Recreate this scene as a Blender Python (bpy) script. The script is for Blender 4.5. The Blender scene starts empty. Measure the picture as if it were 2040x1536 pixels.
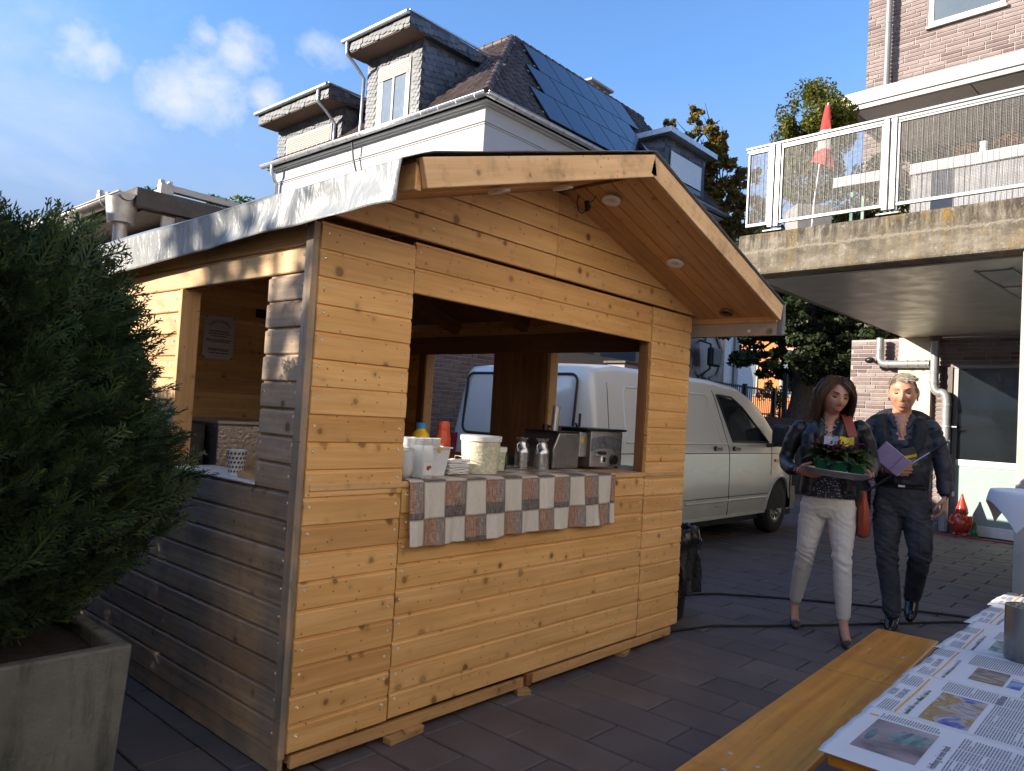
import bpy, bmesh, math, random
import numpy as np
from mathutils import Vector, Matrix, Euler
from mathutils.kdtree import KDTree

D = bpy.data
SC = bpy.context.scene
COL = SC.collection
rnd = random.Random(11)
R_ = math.radians

# ------------------------------------------------------------------ camera, sky, sun, exposure
cam_d = D.cameras.new('camera')
cam_d.sensor_width = 36.0
cam_d.lens = 36.0 * 1495.0 / 2040.0
cam_d.clip_start = 0.05
cam_d.clip_end = 2000.0
cam = D.objects.new('camera', cam_d)
COL.objects.link(cam)
_ex = Vector((0.6644674, 0.06670514, 0.74433426)).normalized()
_ey = Vector((-0.74477159, -0.01940943, 0.66703715))
_ey = (_ey - _ex * _ex.dot(_ey)).normalized()
_ez = _ex.cross(_ey)
_R = Matrix((_ex, _ey, _ez))
_right, _down, _fwd = _R @ Vector((1, 0, 0)), _R @ Vector((0, 1, 0)), _R @ Vector((0, 0, 1))
_m = Matrix((_right, -_down, -_fwd)).transposed().to_4x4()
_m.translation = Vector((0, 0, 1.38))
cam.matrix_world = _m
SC.camera = cam

SUN_EL = R_(19.0)
SUN_TRAVEL = Vector((math.cos(R_(-36)) * math.cos(SUN_EL), math.sin(R_(-36)) * math.cos(SUN_EL), -math.sin(SUN_EL)))
sun_d = D.lights.new('sun', 'SUN')
sun_d.energy = 2.0
sun_d.angle = R_(0.5)
sun_d.color = (1.0, 0.89, 0.74)
sun = D.objects.new('sun', sun_d)
COL.objects.link(sun)
sun.rotation_euler = SUN_TRAVEL.to_track_quat('-Z', 'Y').to_euler()

W = D.worlds.new('World')
SC.world = W
W.use_nodes = True
SKY_STRENGTH = 0.064
EXPOSURE = 2.45


class NT:
    """small node-graph helper"""
    def __init__(self, tree):
        self.t = tree

    def n(self, typ, props=None, **ins):
        nd = self.t.nodes.new(typ)
        for k, v in (props or {}).items():
            setattr(nd, k, v)
        for k, v in ins.items():
            key = int(k[1:]) if k[0] == 'i' and k[1:].isdigit() else k.replace('_', ' ')
            s = nd.inputs[key]
            if isinstance(v, bpy.types.NodeSocket):
                self.t.links.new(v, s)
            else:
                s.default_value = v
        return nd

    def math(self, op, a, b=0.0, c=0.0, clamp=False):
        return self.n('ShaderNodeMath', {'operation': op, 'use_clamp': clamp}, i0=a, i1=b, i2=c).outputs[0]

    def vmath(self, op, a, b=(0, 0, 0)):
        nd = self.n('ShaderNodeVectorMath', {'operation': op}, i0=a, i1=b)
        return nd.outputs['Value'] if op in ('LENGTH', 'DOT_PRODUCT', 'DISTANCE') else nd.outputs[0]

    def scale(self, v, s):
        return self.vmath('MULTIPLY', v, s if not isinstance(s, (int, float)) else (s, s, s))

    def mix(self, f, a, b, mode='MIX'):
        nd = self.t.nodes.new('ShaderNodeMix')
        nd.data_type = 'RGBA'
        nd.blend_type = mode
        for i, v in ((0, f), (6, a), (7, b)):
            if isinstance(v, bpy.types.NodeSocket):
                self.t.links.new(v, nd.inputs[i])
            else:
                nd.inputs[i].default_value = v if i == 0 else (*v[:3], 1.0)
        return nd.outputs[2]

    def ramp(self, f, stops, interp='LINEAR'):
        nd = self.n('ShaderNodeValToRGB', None, Fac=f)
        cr = nd.color_ramp
        cr.interpolation = interp
        while len(cr.elements) < len(stops):
            cr.elements.new(0.5)
        for e, (p, c) in zip(cr.elements, stops):
            e.position = p
            e.color = (*c[:3], 1.0) if not isinstance(c, (int, float)) else (c, c, c, 1.0)
        return nd.outputs[0]

    def rng(self, v, a, b, c=0.0, d=1.0):
        return self.n('ShaderNodeMapRange', {'clamp': True}, Value=v, From_Min=a, From_Max=b, To_Min=c, To_Max=d).outputs[0]

    def noise(self, vec, scale, detail=3.0, rough=0.5, dist=0.0):
        return self.n('ShaderNodeTexNoise', None, Vector=vec, Scale=scale, Detail=detail, Roughness=rough, Distortion=dist).outputs[0]

    def objco(self, rand=True):
        co = self.n('ShaderNodeTexCoord').outputs['Object']
        if rand:
            r = self.n('ShaderNodeObjectInfo').outputs['Random']
            off = self.n('ShaderNodeCombineXYZ', None, X=self.math('MULTIPLY', r, 57.0), Y=self.math('MULTIPLY', r, 31.0), Z=self.math('MULTIPLY', r, 83.0)).outputs[0]
            co = self.vmath('ADD', co, off)
        return co

    def rand(self):
        a = self.n('ShaderNodeObjectInfo').outputs['Random']
        b = self.n('ShaderNodeNewGeometry').outputs['Random Per Island']
        return self.math('FRACT', self.math('ADD', self.math('MULTIPLY', a, 7.31), b))


# sky: Nishita plus thin clouds
_n = NT(W.node_tree)
W.node_tree.nodes.clear()
_sky = _n.n('ShaderNodeTexSky', {'sky_type': 'NISHITA', 'sun_disc': False, 'sun_elevation': SUN_EL,
                                'sun_rotation': math.atan2(-SUN_TRAVEL.x, -SUN_TRAVEL.y), 'air_density': 1.0,
                                'dust_density': 0.4, 'ozone_density': 5.6, 'altitude': 50.0}).outputs[0]
_dir = _n.n('ShaderNodeTexCoord').outputs['Generated']
_st = _n.scale(_dir, (1.0, 1.0, 1.8))
_c1 = _n.noise(_st, 4.6, 8.0, 0.6, 0.35)
_c2 = _n.noise(_n.scale(_dir, (1.0, 1.0, 1.25)), 11.0, 8.0, 0.62, 0.2)
_band = _n.noise(_dir, 1.3, 2.0, 0.5)
_blob = None
for _px, _py, _w in ((150, 70, 0.055), (200, 105, 0.035), (430, 190, 0.075), (530, 200, 0.045), (350, 195, 0.05), (480, 95, 0.055), (410, 75, 0.03), (640, 90, 0.05)):
    _d = (_R @ Vector(((_px - 1020) / 1495, (_py - 768) / 1495, 1.0))).normalized()
    _dd = _n.vmath('DISTANCE', _n.vmath('NORMALIZE', _dir), tuple(_d))
    _g = _n.rng(_dd, _w * 1.35, _w * 0.1)
    _blob = _g if _blob is None else _n.math('MAXIMUM', _blob, _g)
_mask = _n.rng(_n.math('ADD', _n.math('MULTIPLY', _c2, 0.9), _n.math('MULTIPLY', _blob, 0.42)), 0.66, 1.0, 0.0, 0.75)
_mask = _n.math('MULTIPLY', _mask, _n.rng(_blob, 0.0, 0.25))
# thin clouds, mostly out of view, added to lift the shade; clear at right
_clear = _n.rng(_n.vmath('DOT_PRODUCT', _n.vmath('NORMALIZE', _dir), tuple((_R @ Vector((0.25, -0.38, 1.0))).normalized())), 0.66, 0.90, 1.0, 0.0)
_wisp = _n.math('MULTIPLY', _n.math('MULTIPLY', _n.rng(_c1, 0.50, 0.80), _n.rng(_band, 0.42, 0.66, 0.0, 0.45)), _clear)
_mask = _n.math('MAXIMUM', _mask, _wisp)
_el = _n.n('ShaderNodeSeparateXYZ', None, Vector=_n.vmath('NORMALIZE', _dir)).outputs[2]
_skyc = _n.mix(_n.rng(_el, 0.42, 0.18, 0.0, 0.92), _sky, (1.08, 1.38, 1.98))
_col = _n.mix(_mask, _skyc, (3.1, 3.05, 3.05))
_bg = _n.n('ShaderNodeBackground', None, Color=_col, Strength=SKY_STRENGTH)
_out = _n.n('ShaderNodeOutputWorld', None, Surface=_bg.outputs[0])

SC.view_settings.view_transform = 'Standard'
SC.view_settings.look = 'None'
SC.view_settings.gamma = 1.0
SC.view_settings.exposure = EXPOSURE
SC.view_settings.use_curve_mapping = False
SC.render.engine = 'CYCLES'
SC.cycles.use_denoising = True
SC.cycles.max_bounces = 8
SC.cycles.diffuse_bounces = 6
SC.cycles.glossy_bounces = 4
SC.cycles.transmission_bounces = 6
SC.cycles.transparent_max_bounces = 12
SC.cycles.sample_clamp_indirect = 8.0
SC.cycles.caustics_reflective = False
SC.cycles.caustics_refractive = False


# ------------------------------------------------------------------ mesh helpers
class MB:
    """collects vertices and faces of one mesh object"""
    def __init__(self):
        self.v, self.f, self.m = [], [], []

    def add(self, vs, fs, m=0):
        o = len(self.v)
        self.v += [tuple(p) for p in vs]
        self.f += [tuple(i + o for i in q) for q in fs]
        self.m += [m] * len(fs)
        return self

    def box(self, x0, y0, z0, x1, y1, z1, m=0):
        vs = [(x0, y0, z0), (x1, y0, z0), (x1, y1, z0), (x0, y1, z0), (x0, y0, z1), (x1, y0, z1), (x1, y1, z1), (x0, y1, z1)]
        return self.add(vs, [(0, 3, 2, 1), (4, 5, 6, 7), (0, 1, 5, 4), (1, 2, 6, 5), (2, 3, 7, 6), (3, 0, 4, 7)], m)

    def obox(self, c, ax, ay, az, m=0):
        """oriented box: centre and three half-axis vectors"""
        c, ax, ay, az = Vector(c), Vector(ax), Vector(ay), Vector(az)
        vs = [c + sx * ax + sy * ay + sz * az for sz in (-1, 1) for sx, sy in ((-1, -1), (1, -1), (1, 1), (-1, 1))]
        return self.add(vs, [(0, 3, 2, 1), (4, 5, 6, 7), (0, 1, 5, 4), (1, 2, 6, 5), (2, 3, 7, 6), (3, 0, 4, 7)], m)

    def bar(self, p, q, w, h, m=0, up=(0, 0, 1)):
        p, q = Vector(p), Vector(q)
        d = (q - p)
        u = Vector(up)
        s = d.cross(u)
        if s.length < 1e-6:
            s = d.cross(Vector((1, 0, 0)))
        s.normalize()
        t = s.cross(d).normalized()
        return self.obox((p + q) / 2, d / 2, s * w / 2, t * h / 2, m)

    def tube(self, pts, r, n=8, m=0, caps=True):
        pts = [Vector(p) for p in pts]
        rs = r if isinstance(r, (list, tuple)) else [r] * len(pts)
        rings, prev = [], None
        for i, p in enumerate(pts):
            d = (pts[min(i + 1, len(pts) - 1)] - pts[max(i - 1, 0)]).normalized()
            if prev is None:
                a = d.orthogonal().normalized()
            else:
                a = (prev - d * prev.dot(d))
                a = a.normalized() if a.length > 1e-6 else d.orthogonal().normalized()
            prev = a
            b = d.cross(a)
            rings.append([p + (a * math.cos(2 * math.pi * k / n) + b * math.sin(2 * math.pi * k / n)) * rs[i] for k in range(n)])
        return self.rings(rings, m, caps)

    def rings(self, rings, m=0, caps=True, closed=True):
        n = len(rings[0])
        vs = [p for ring in rings for p in ring]
        fs = []
        for i in range(len(rings) - 1):
            for k in range(n if closed else n - 1):
                a, b = i * n + k, i * n + (k + 1) % n
                fs.append((a, b, b + n, a + n))
        if caps:
            fs.append(tuple(reversed(range(n))))
            fs.append(tuple(range((len(rings) - 1) * n, len(rings) * n)))
        return self.add(vs, fs, m)

    def lathe(self, prof, c=(0, 0, 0), n=20, m=0, caps=True, sx=1.0, sy=1.0):
        rings = [[(c[0] + r * sx * math.cos(2 * math.pi * k / n), c[1] + r * sy * math.sin(2 * math.pi * k / n), c[2] + z) for k in range(n)] for r, z in prof]
        return self.rings(rings, m, caps)

    def prism(self, poly, vec, m=0):
        vec = Vector(vec)
        a = [Vector(p) for p in poly]
        n = len(a)
        vs = a + [p + vec for p in a]
        fs = [tuple(reversed(range(n))), tuple(range(n, 2 * n))] + [(i, (i + 1) % n, n + (i + 1) % n, n + i) for i in range(n)]
        return self.add(vs, fs, m)

    def grid(self, fn, nu, nv, m=0):
        vs = [fn(i / nu, j / nv) for j in range(nv + 1) for i in range(nu + 1)]
        fs = [(j * (nu + 1) + i, j * (nu + 1) + i + 1, (j + 1) * (nu + 1) + i + 1, (j + 1) * (nu + 1) + i) for j in range(nv) for i in range(nu)]
        return self.add(vs, fs, m)

    def ball(self, c, r, n=12, m=0, sx=1, sy=1, sz=1):
        k = n // 2
        prof = [(r * math.sin(math.pi * i / k) + 1e-5, -r * sz * math.cos(math.pi * i / k)) for i in range(k + 1)]
        return self.lathe(prof, c, n, m, True, sx, sy)

    def mesh(self, name, mats, smooth=None, fix=True):
        me = D.meshes.new(name)
        me.from_pydata(self.v, [], self.f)
        for mt in mats:
            me.materials.append(mt)
        if len(mats) > 1:
            me.polygons.foreach_set('material_index', self.m)
        if fix:
            bm = bmesh.new()
            bm.from_mesh(me)
            bmesh.ops.recalc_face_normals(bm, faces=bm.faces)
            bm.to_mesh(me)
            bm.free()
        if smooth is not None:
            me.polygons.foreach_set('use_smooth', [True] * len(me.polygons))
            if smooth < 180:
                try:
                    me.set_sharp_from_angle(angle=R_(smooth))
                except Exception:
                    pass
        me.update()
        return me


def link(name, me, parent=None, world=True, loc=None, rotz=0.0):
    o = D.objects.new(name, me)
    COL.objects.link(o)
    if loc is not None:
        o.location = loc
    o.rotation_euler = (0, 0, rotz)
    if parent is not None:
        o.parent = parent
        if world:
            o.matrix_parent_inverse = wm(parent).inverted()
    return o


def wm(o):
    m = o.matrix_basis.copy()
    if o.parent is not None:
        m = wm(o.parent) @ o.matrix_parent_inverse @ m
    return m


def ob(name, mb, mats, parent=None, smooth=None, bevel=0.0, world=True, fix=True, seg=2):
    if not isinstance(mats, (list, tuple)):
        mats = [mats]
    o = link(name, mb.mesh(name, mats, smooth, fix), parent, world)
    if bevel:
        b = o.modifiers.new('bevel', 'BEVEL')
        b.width = bevel
        b.segments = seg
        b.limit_method = 'ANGLE'
        b.angle_limit = R_(40)
    return o


def tag(o, label, cat, group=None):
    o['label'] = label
    o['category'] = cat
    if group:
        o['group'] = group
    return o


def thing(name, label, cat, loc=(0, 0, 0), rotz=0.0, group=None):
    e = D.objects.new(name, None)
    e.empty_display_size = 0.1
    COL.objects.link(e)
    e.location = loc
    e.rotation_euler = (0, 0, rotz)
    return tag(e, label, cat, group)


def stuff(o):
    o['kind'] = 'stuff'
    return o


def structure(o):
    o['kind'] = 'structure'
    return o


def np_mesh(name, V, F, mats, midx=None, smooth=False):
    """mesh from numpy arrays; F is (n,k)"""
    me = D.meshes.new(name)
    k = F.shape[1]
    me.vertices.add(len(V))
    me.vertices.foreach_set('co', V.astype(np.float32).ravel())
    me.loops.add(F.size)
    me.loops.foreach_set('vertex_index', F.astype(np.int32).ravel())
    me.polygons.add(len(F))
    me.polygons.foreach_set('loop_start', np.arange(0, F.size, k, dtype=np.int32))
    for mt in mats:
        me.materials.append(mt)
    if midx is not None:
        me.polygons.foreach_set('material_index', midx.astype(np.int32))
    if smooth:
        me.polygons.foreach_set('use_smooth', np.ones(len(F), dtype=bool))
    me.update(calc_edges=True)
    me.validate()
    return me


def text_mesh(txt, size, spacing=1.0):
    """flat lettering as vertices/faces in the XY plane, left-aligned at the origin"""
    cu = D.curves.new('lettering', 'FONT')
    cu.body = txt
    cu.size = size
    cu.space_character = spacing
    cu.resolution_u = 3
    t = D.objects.new('lettering', cu)
    COL.objects.link(t)
    dg = bpy.context.evaluated_depsgraph_get()
    me = D.meshes.new_from_object(t.evaluated_get(dg))
    vs = [tuple(v.co) for v in me.vertices]
    fs = [tuple(p.vertices) for p in me.polygons]
    D.objects.remove(t)
    D.curves.remove(cu)
    D.meshes.remove(me)
    return vs, fs


# ------------------------------------------------------------------ materials
def new_mat(name):
    m = D.materials.new(name)
    m.use_nodes = True
    t = NT(m.node_tree)
    b = m.node_tree.nodes['Principled BSDF']
    return m, t, b


def setb(t, b, **k):
    for key, v in k.items():
        key = key.replace('_', ' ')
        s = b.inputs[key]
        if isinstance(v, bpy.types.NodeSocket):
            t.t.links.new(v, s)
        else:
            s.default_value = (*v, 1.0) if isinstance(v, tuple) and len(v) == 3 and s.type == 'RGBA' else v


def bump(t, b, h, strength=0.3, dist=0.01):
    nd = t.n('ShaderNodeBump', None, Strength=strength, Distance=dist, Height=h)
    t.t.links.new(nd.outputs[0], b.inputs['Normal'])


def plain(name, col, rough=0.5, metal=0.0, var=0.12, scale=12.0, bmp=0.0, spec=0.5, trans=0.0, alpha=1.0, bscale=40.0, **extra):
    m, t, b = new_mat(name)
    co = t.objco()
    nz = t.noise(co, scale, 4.0, 0.6)
    c = t.mix(t.rng(nz, 0.3, 0.7), tuple(x * (1 - var) for x in col), tuple(min(1, x * (1 + var)) for x in col))
    setb(t, b, Base_Color=c, Metallic=metal, Specular_IOR_Level=spec)
    setb(t, b, Roughness=t.rng(t.noise(co, scale * 2.3, 3.0), 0.3, 0.7, max(0.02, rough - 0.08), min(1, rough + 0.08)))
    if trans:
        setb(t, b, Transmission_Weight=trans)
    if alpha < 1:
        setb(t, b, Alpha=alpha)
    if bmp:
        bump(t, b, t.noise(co, bscale, 4.0, 0.6), bmp, 0.01)
    setb(t, b, **extra)
    return m


def wood(name, light, dark, knot=(0.20, 0.075, 0.022), rough=0.5, grain=1.0, grey=0.0, knots=0.07, bmp=0.12, coat=0.0, dirt=0.0, amber=(1, 1, 1)):
    """pine along local x: long grain, per-board tone, oval knots"""
    m, t, b = new_mat(name)
    co = t.objco()
    raw = t.n('ShaderNodeTexCoord').outputs['Object']
    sep = t.n('ShaderNodeSeparateXYZ', None, Vector=co)
    x, y, z = sep.outputs
    p2 = t.n('ShaderNodeCombineXYZ', None, X=x, Y=z, Z=0.0).outputs[0]
    vor = t.n('ShaderNodeTexVoronoi', {'feature': 'F1', 'voronoi_dimensions': '2D'}, Vector=t.vmath('ADD', p2, t.scale(t.n('ShaderNodeTexNoise', None, Vector=p2, Scale=25.0).outputs['Color'], 0.010)), Scale=7.4, Randomness=1.0)
    dist, vcol = vor.outputs['Distance'], vor.outputs['Color']
    vs = t.n('ShaderNodeSeparateColor', None, Color=vcol)
    thr = t.math('MULTIPLY', t.math('POWER', vs.outputs[1], 3.0), knots * 1.9)
    kd = t.math('SUBTRACT', dist, thr)
    kmask = t.math('MULTIPLY', t.rng(kd, 0.028, -0.03), t.rng(vs.outputs[0], 0.1, 0.8, 0.45, 0.95))
    halo = t.rng(kd, 0.16, 0.0)
    gz = t.math('ADD', t.math('MULTIPLY', z, 1.0), t.math('MULTIPLY', halo, 0.012))
    g = t.n('ShaderNodeCombineXYZ', None, X=t.math('MULTIPLY', x, 1.1), Y=t.math('MULTIPLY', y, 22.0), Z=t.math('MULTIPLY', gz, 30.0)).outputs[0]
    n1 = t.noise(g, 1.0, 5.0, 0.62, 0.5)
    g2 = t.n('ShaderNodeCombineXYZ', None, X=t.math('MULTIPLY', x, 5.0), Y=t.math('MULTIPLY', y, 90.0), Z=t.math('MULTIPLY', gz, 170.0)).outputs[0]
    n2 = t.noise(g2, 1.0, 3.0, 0.6)
    f = t.math('ADD', t.math('MULTIPLY', n1, 0.72), t.math('MULTIPLY', n2, 0.28))
    c = t.ramp(f, [(0.33, dark), (0.5, tuple((a + d) / 2 for a, d in zip(light, dark))), (0.66, light)])
    r = t.rand()
    c = t.mix(1.0, c, t.ramp(r, [(0.0, (0.80, 0.745, 0.70)), (0.25, (0.95, 0.92, 0.88)), (0.5, (1.03, 1.04, 1.08)), (0.75, (0.98, 0.95, 0.90)), (1.0, (1.12, 1.12, 1.14))]), 'MULTIPLY')
    lf = t.noise(t.n('ShaderNodeCombineXYZ', None, X=t.math('MULTIPLY', x, 1.6), Y=0.0, Z=t.math('MULTIPLY', z, 9.0)).outputs[0], 1.0, 3.0, 0.6)
    c = t.mix(1.0, c, t.ramp(lf, [(0.3, (0.86, 0.83, 0.80)), (0.7, (1.10, 1.10, 1.12))]), 'MULTIPLY')
    pin = t.n('ShaderNodeTexVoronoi', {'feature': 'F1', 'voronoi_dimensions': '2D'}, Vector=p2, Scale=17.0, Randomness=1.0)
    ps = t.n('ShaderNodeSeparateColor', None, Color=pin.outputs['Color'])
    pk = t.math('MULTIPLY', t.rng(pin.outputs['Distance'], 0.085, 0.045), t.math('GREATER_THAN', ps.outputs[0], 0.72))
    c = t.mix(t.math('MULTIPLY', pk, 0.75), c, knot)
    c = t.mix(t.math('MULTIPLY', halo, 0.30), c, tuple(v * 0.62 for v in dark))
    c = t.mix(t.math('MULTIPLY', kmask, 0.9), c, knot)
    if grey:
        gm = t.rng(t.noise(raw, 2.2, 5.0, 0.6), 0.36, 0.62, 0.0, grey)
        c = t.mix(gm, c, t.ramp(f, [(0.3, (0.10, 0.092, 0.084)), (0.7, (0.30, 0.285, 0.265))]))
    if dirt:
        dm = t.math('MULTIPLY', t.rng(t.noise(raw, 3.0, 6.0, 0.7), 0.52, 0.7), dirt)
        c = t.mix(dm, c, (0.05, 0.035, 0.025))
    setb(t, b, Base_Color=c, Roughness=t.rng(n2, 0.3, 0.7, rough - 0.07, rough + 0.1), Specular_IOR_Level=0.35)
    if coat:
        setb(t, b, Coat_Weight=coat, Coat_Roughness=0.25)
    bump(t, b, t.math('SUBTRACT', f, t.math('MULTIPLY', kmask, -0.6)), bmp, 0.004)
    return m


def brickmat(name, cols, rough=0.75):
    m, t, b = new_mat(name)
    co = t.objco(False)
    r = t.rand()
    k = len(cols)
    c = t.ramp(r, [(i / max(1, k - 1), cc) for i, cc in enumerate(cols)])
    wgt = t.n('ShaderNodeCombineXYZ', None, X=r, Y=0.0, Z=0.0).outputs[0]
    v = t.vmath('ADD', t.scale(co, (1.0, 1.0, 4.0)), t.scale(wgt, 40.0))
    nz = t.noise(v, 9.0, 5.0, 0.65)
    c = t.mix(1.0, c, t.ramp(nz, [(0.3, (0.72, 0.70, 0.70)), (0.7, (1.2, 1.18, 1.16))]), 'MULTIPLY')
    setb(t, b, Base_Color=c, Roughness=rough)
    bump(t, b, t.noise(co, 90.0, 4.0, 0.7), 0.35, 0.004)
    return m


M = {}
M['pine'] = wood('pine_fresh', (0.86, 0.535, 0.225), (0.70, 0.375, 0.12), rough=0.46, knots=0.075, bmp=0.16)
M['pine_light'] = wood('pine_trim', (0.78, 0.50, 0.24), (0.58, 0.33, 0.13), rough=0.5, knots=0.06, dirt=0.35)
M['pine_fascia'] = wood('pine_fascia', (0.78, 0.53, 0.29), (0.62, 0.38, 0.17), rough=0.55, knots=0.05, dirt=0.55)
M['pine_soffit'] = wood('pine_soffit', (0.74, 0.45, 0.20), (0.58, 0.31, 0.12), rough=0.5, knots=0.05)
M['pine_side'] = wood('pine_weathered', (0.62, 0.45, 0.29), (0.40, 0.27, 0.16), knot=(0.09, 0.05, 0.03), rough=0.6, grey=0.92, knots=0.07, bmp=0.3)
M['pine_side_top'] = wood('pine_side_top', (0.72, 0.50, 0.26), (0.55, 0.33, 0.14), rough=0.55, grey=0.25, knots=0.065)
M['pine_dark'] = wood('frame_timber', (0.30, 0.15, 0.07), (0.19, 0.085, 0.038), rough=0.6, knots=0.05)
M['pine_block'] = wood('block_timber', (0.55, 0.36, 0.16), (0.36, 0.21, 0.08), rough=0.7, knots=0.04, dirt=0.4)
M['bench'] = wood('varnished_spruce', (0.74, 0.34, 0.045), (0.50, 0.18, 0.015), rough=0.33, knots=0.06, coat=0.35, bmp=0.12, dirt=0.25)
M['zinc'] = plain('zinc', (0.50, 0.51, 0.52), 0.42, 0.75, 0.18, 9.0, 0.05)
M['zinc_warm'] = plain('old_zinc', (0.42, 0.39, 0.36), 0.45, 0.7, 0.2, 8.0, 0.05)
M['screw'] = plain('screw_zinc', (0.75, 0.72, 0.62), 0.3, 0.9)
M['steel'] = plain('stainless', (0.58, 0.58, 0.585), 0.36, 0.8, 0.08, 20.0)
M['steel_dark'] = plain('brushed_dark_steel', (0.34, 0.34, 0.34), 0.35, 0.95, 0.12, 16.0)
M['black'] = plain('black_plastic', (0.014, 0.014, 0.016), 0.38)
M['black_rough'] = plain('black_matte', (0.012, 0.012, 0.013), 0.75)
M['rubber'] = plain('rubber', (0.018, 0.018, 0.02), 0.8, 0, 0.3, 30, 0.2)
M['white'] = plain('white_paint', (0.80, 0.79, 0.76), 0.55, 0, 0.03)
M['white_gloss'] = plain('white_gloss', (0.80, 0.80, 0.79), 0.25, 0, 0.03)
M['paper'] = plain('paper', (0.78, 0.78, 0.77), 0.8, 0, 0.03)
M['cloth_white'] = plain('white_cloth', (0.80, 0.80, 0.82), 0.85, 0, 0.03, 6.0, 0.1)
M['ink'] = plain('ink', (0.03, 0.03, 0.035), 0.7)
M['ink_grey'] = plain('ink_grey', (0.17, 0.17, 0.19), 0.8)
M['orange_ink'] = plain('orange_ink', (0.75, 0.36, 0.05), 0.7)
M['glass_dark'] = plain('dark_glass', (0.012, 0.016, 0.02), 0.04, 0, 0.1, 3.0, 0, 0.8)
M['skin'] = plain('skin', (0.52, 0.27, 0.185), 0.5, 0, 0.10, 30, 0.05, 0.4, Subsurface_Weight=0.08, Subsurface_Radius=(0.01, 0.004, 0.002))
M['soil'] = plain('soil', (0.03, 0.02, 0.014), 0.95, 0, 0.4, 30, 0.6)

# ================================================================== PAVEMENT
M['paver'] = None
m, t, b = new_mat('concrete_paver')
co = t.objco(True)
wco = t.n('ShaderNodeNewGeometry').outputs['Position']
r = t.rand()
c = t.ramp(r, [(0.0, (0.095, 0.084, 0.085)), (0.3, (0.125, 0.108, 0.106)), (0.55, (0.110, 0.099, 0.102)), (0.8, (0.135, 0.114, 0.108)), (1.0, (0.088, 0.082, 0.087))])
nz = t.noise(wco, 3.2, 5.0, 0.65)
c = t.mix(1.0, c, t.ramp(nz, [(0.3, (0.72, 0.72, 0.74)), (0.7, (1.25, 1.22, 1.2))]), 'MULTIPLY')
sp = t.rng(t.noise(wco, 240.0, 2.0, 0.5), 0.66, 0.76)
c = t.mix(t.math('MULTIPLY', sp, 0.5), c, (0.22, 0.20, 0.19))
spk = t.rng(t.noise(wco, 55.0, 2.0, 0.5), 0.74, 0.80)
c = t.mix(t.math('MULTIPLY', spk, 0.35), c, (0.28, 0.25, 0.22))
setb(t, b, Base_Color=c, Roughness=t.rng(nz, 0.3, 0.7, 0.62, 0.82), Specular_IOR_Level=0.45)
bump(t, b, t.math('ADD', t.noise(wco, 180.0, 3.0, 0.7), t.math('MULTIPLY', t.noise(wco, 14.0, 3.0), 0.8)), 0.35, 0.004)
M['paver'] = m
M['joint'] = plain('joint_sand', (0.012, 0.011, 0.011), 0.95, 0, 0.3, 20, 0.3)
M['asphalt'] = plain('far_ground', (0.07, 0.066, 0.064), 0.9, 0, 0.25, 1.5, 0.2)

mb = MB().box(-300, -300, -0.6, 300, 300, -0.030)
structure(ob('ground', mb, M['asphalt']))
pave = structure(ob('pavement', MB().grid(lambda u, v: (-12 + 40 * u, -14 + 34 * v, -0.014), 2, 2), M['joint']))


def paver_mesh():
    w, l, h, g, e = 0.2455, 0.48, 0.03, 0.0042, 0.005
    x, y = w / 2 - g, l / 2 - g
    vs = [(-x, -y, -h), (x, -y, -h), (x, y, -h), (-x, y, -h), (-x, -y, -e), (x, -y, -e), (x, y, -e), (-x, y, -e),
          (-x + e, -y + e, 0), (x - e, -y + e, 0), (x - e, y - e, 0), (-x + e, y - e, 0)]
    fs = [(0, 1, 5, 4), (1, 2, 6, 5), (2, 3, 7, 6), (3, 0, 4, 7), (4, 5, 9, 8), (5, 6, 10, 9), (6, 7, 11, 10), (7, 4, 8, 11), (8, 9, 10, 11)]
    return MB().add(vs, fs)


_pm = paver_mesh()
pav_me = _pm.mesh('paver', [M['paver']])
cells = []
for k in range(-50, 100):
    x = 2.459 + 0.2455 * (k + 0.5)
    for j in range(-28, 40):
        y = (2.12 if k % 2 == 0 else 1.88) + 0.48 * (j + 0.5)
        if -10 < x < 26 and -12 < y < 18:
            q = _R.inverted() @ Vector((x, y, -1.38))
            inview = q.z > 0.6 and abs(q.x / q.z) < 0.75 and q.y / q.z < 0.60
            hid = (1.75 < x < 4.2 and 2.75 < y < 5.0)
            cells.append((0 if (inview and not hid) else 1, q.length, x, y))
cells.sort()
rest = MB()
for i, (_, d, x, y) in enumerate(cells):
    if i < 298:
        o = link('paver', pav_me, pave, True, (x, y, rnd.uniform(-0.0016, 0.0010)))
        o.rotation_euler = (rnd.gauss(0, 0.0035), rnd.gauss(0, 0.0025), rnd.gauss(0, 0.002))
    else:
        dz = rnd.uniform(-0.0016, 0.001)
        sl = rnd.gauss(0, 0.0035)
        rest.add([(vx + x, vy + y, vz + dz + vy * sl) for vx, vy, vz in _pm.v], _pm.f)
stuff(ob('paver_field', rest, M['paver'], pave, fix=False))

# ================================================================== WOODEN STALL
XL, XR, YF, YB = 1.56, 4.40, 2.40, 5.25
ZB, ZT = 0.095, 2.06
stall = thing('market_stall', 'honey coloured wooden market stall with a large serving hatch and pitched roof', 'stall', (2.95, 2.4, 0))


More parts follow.
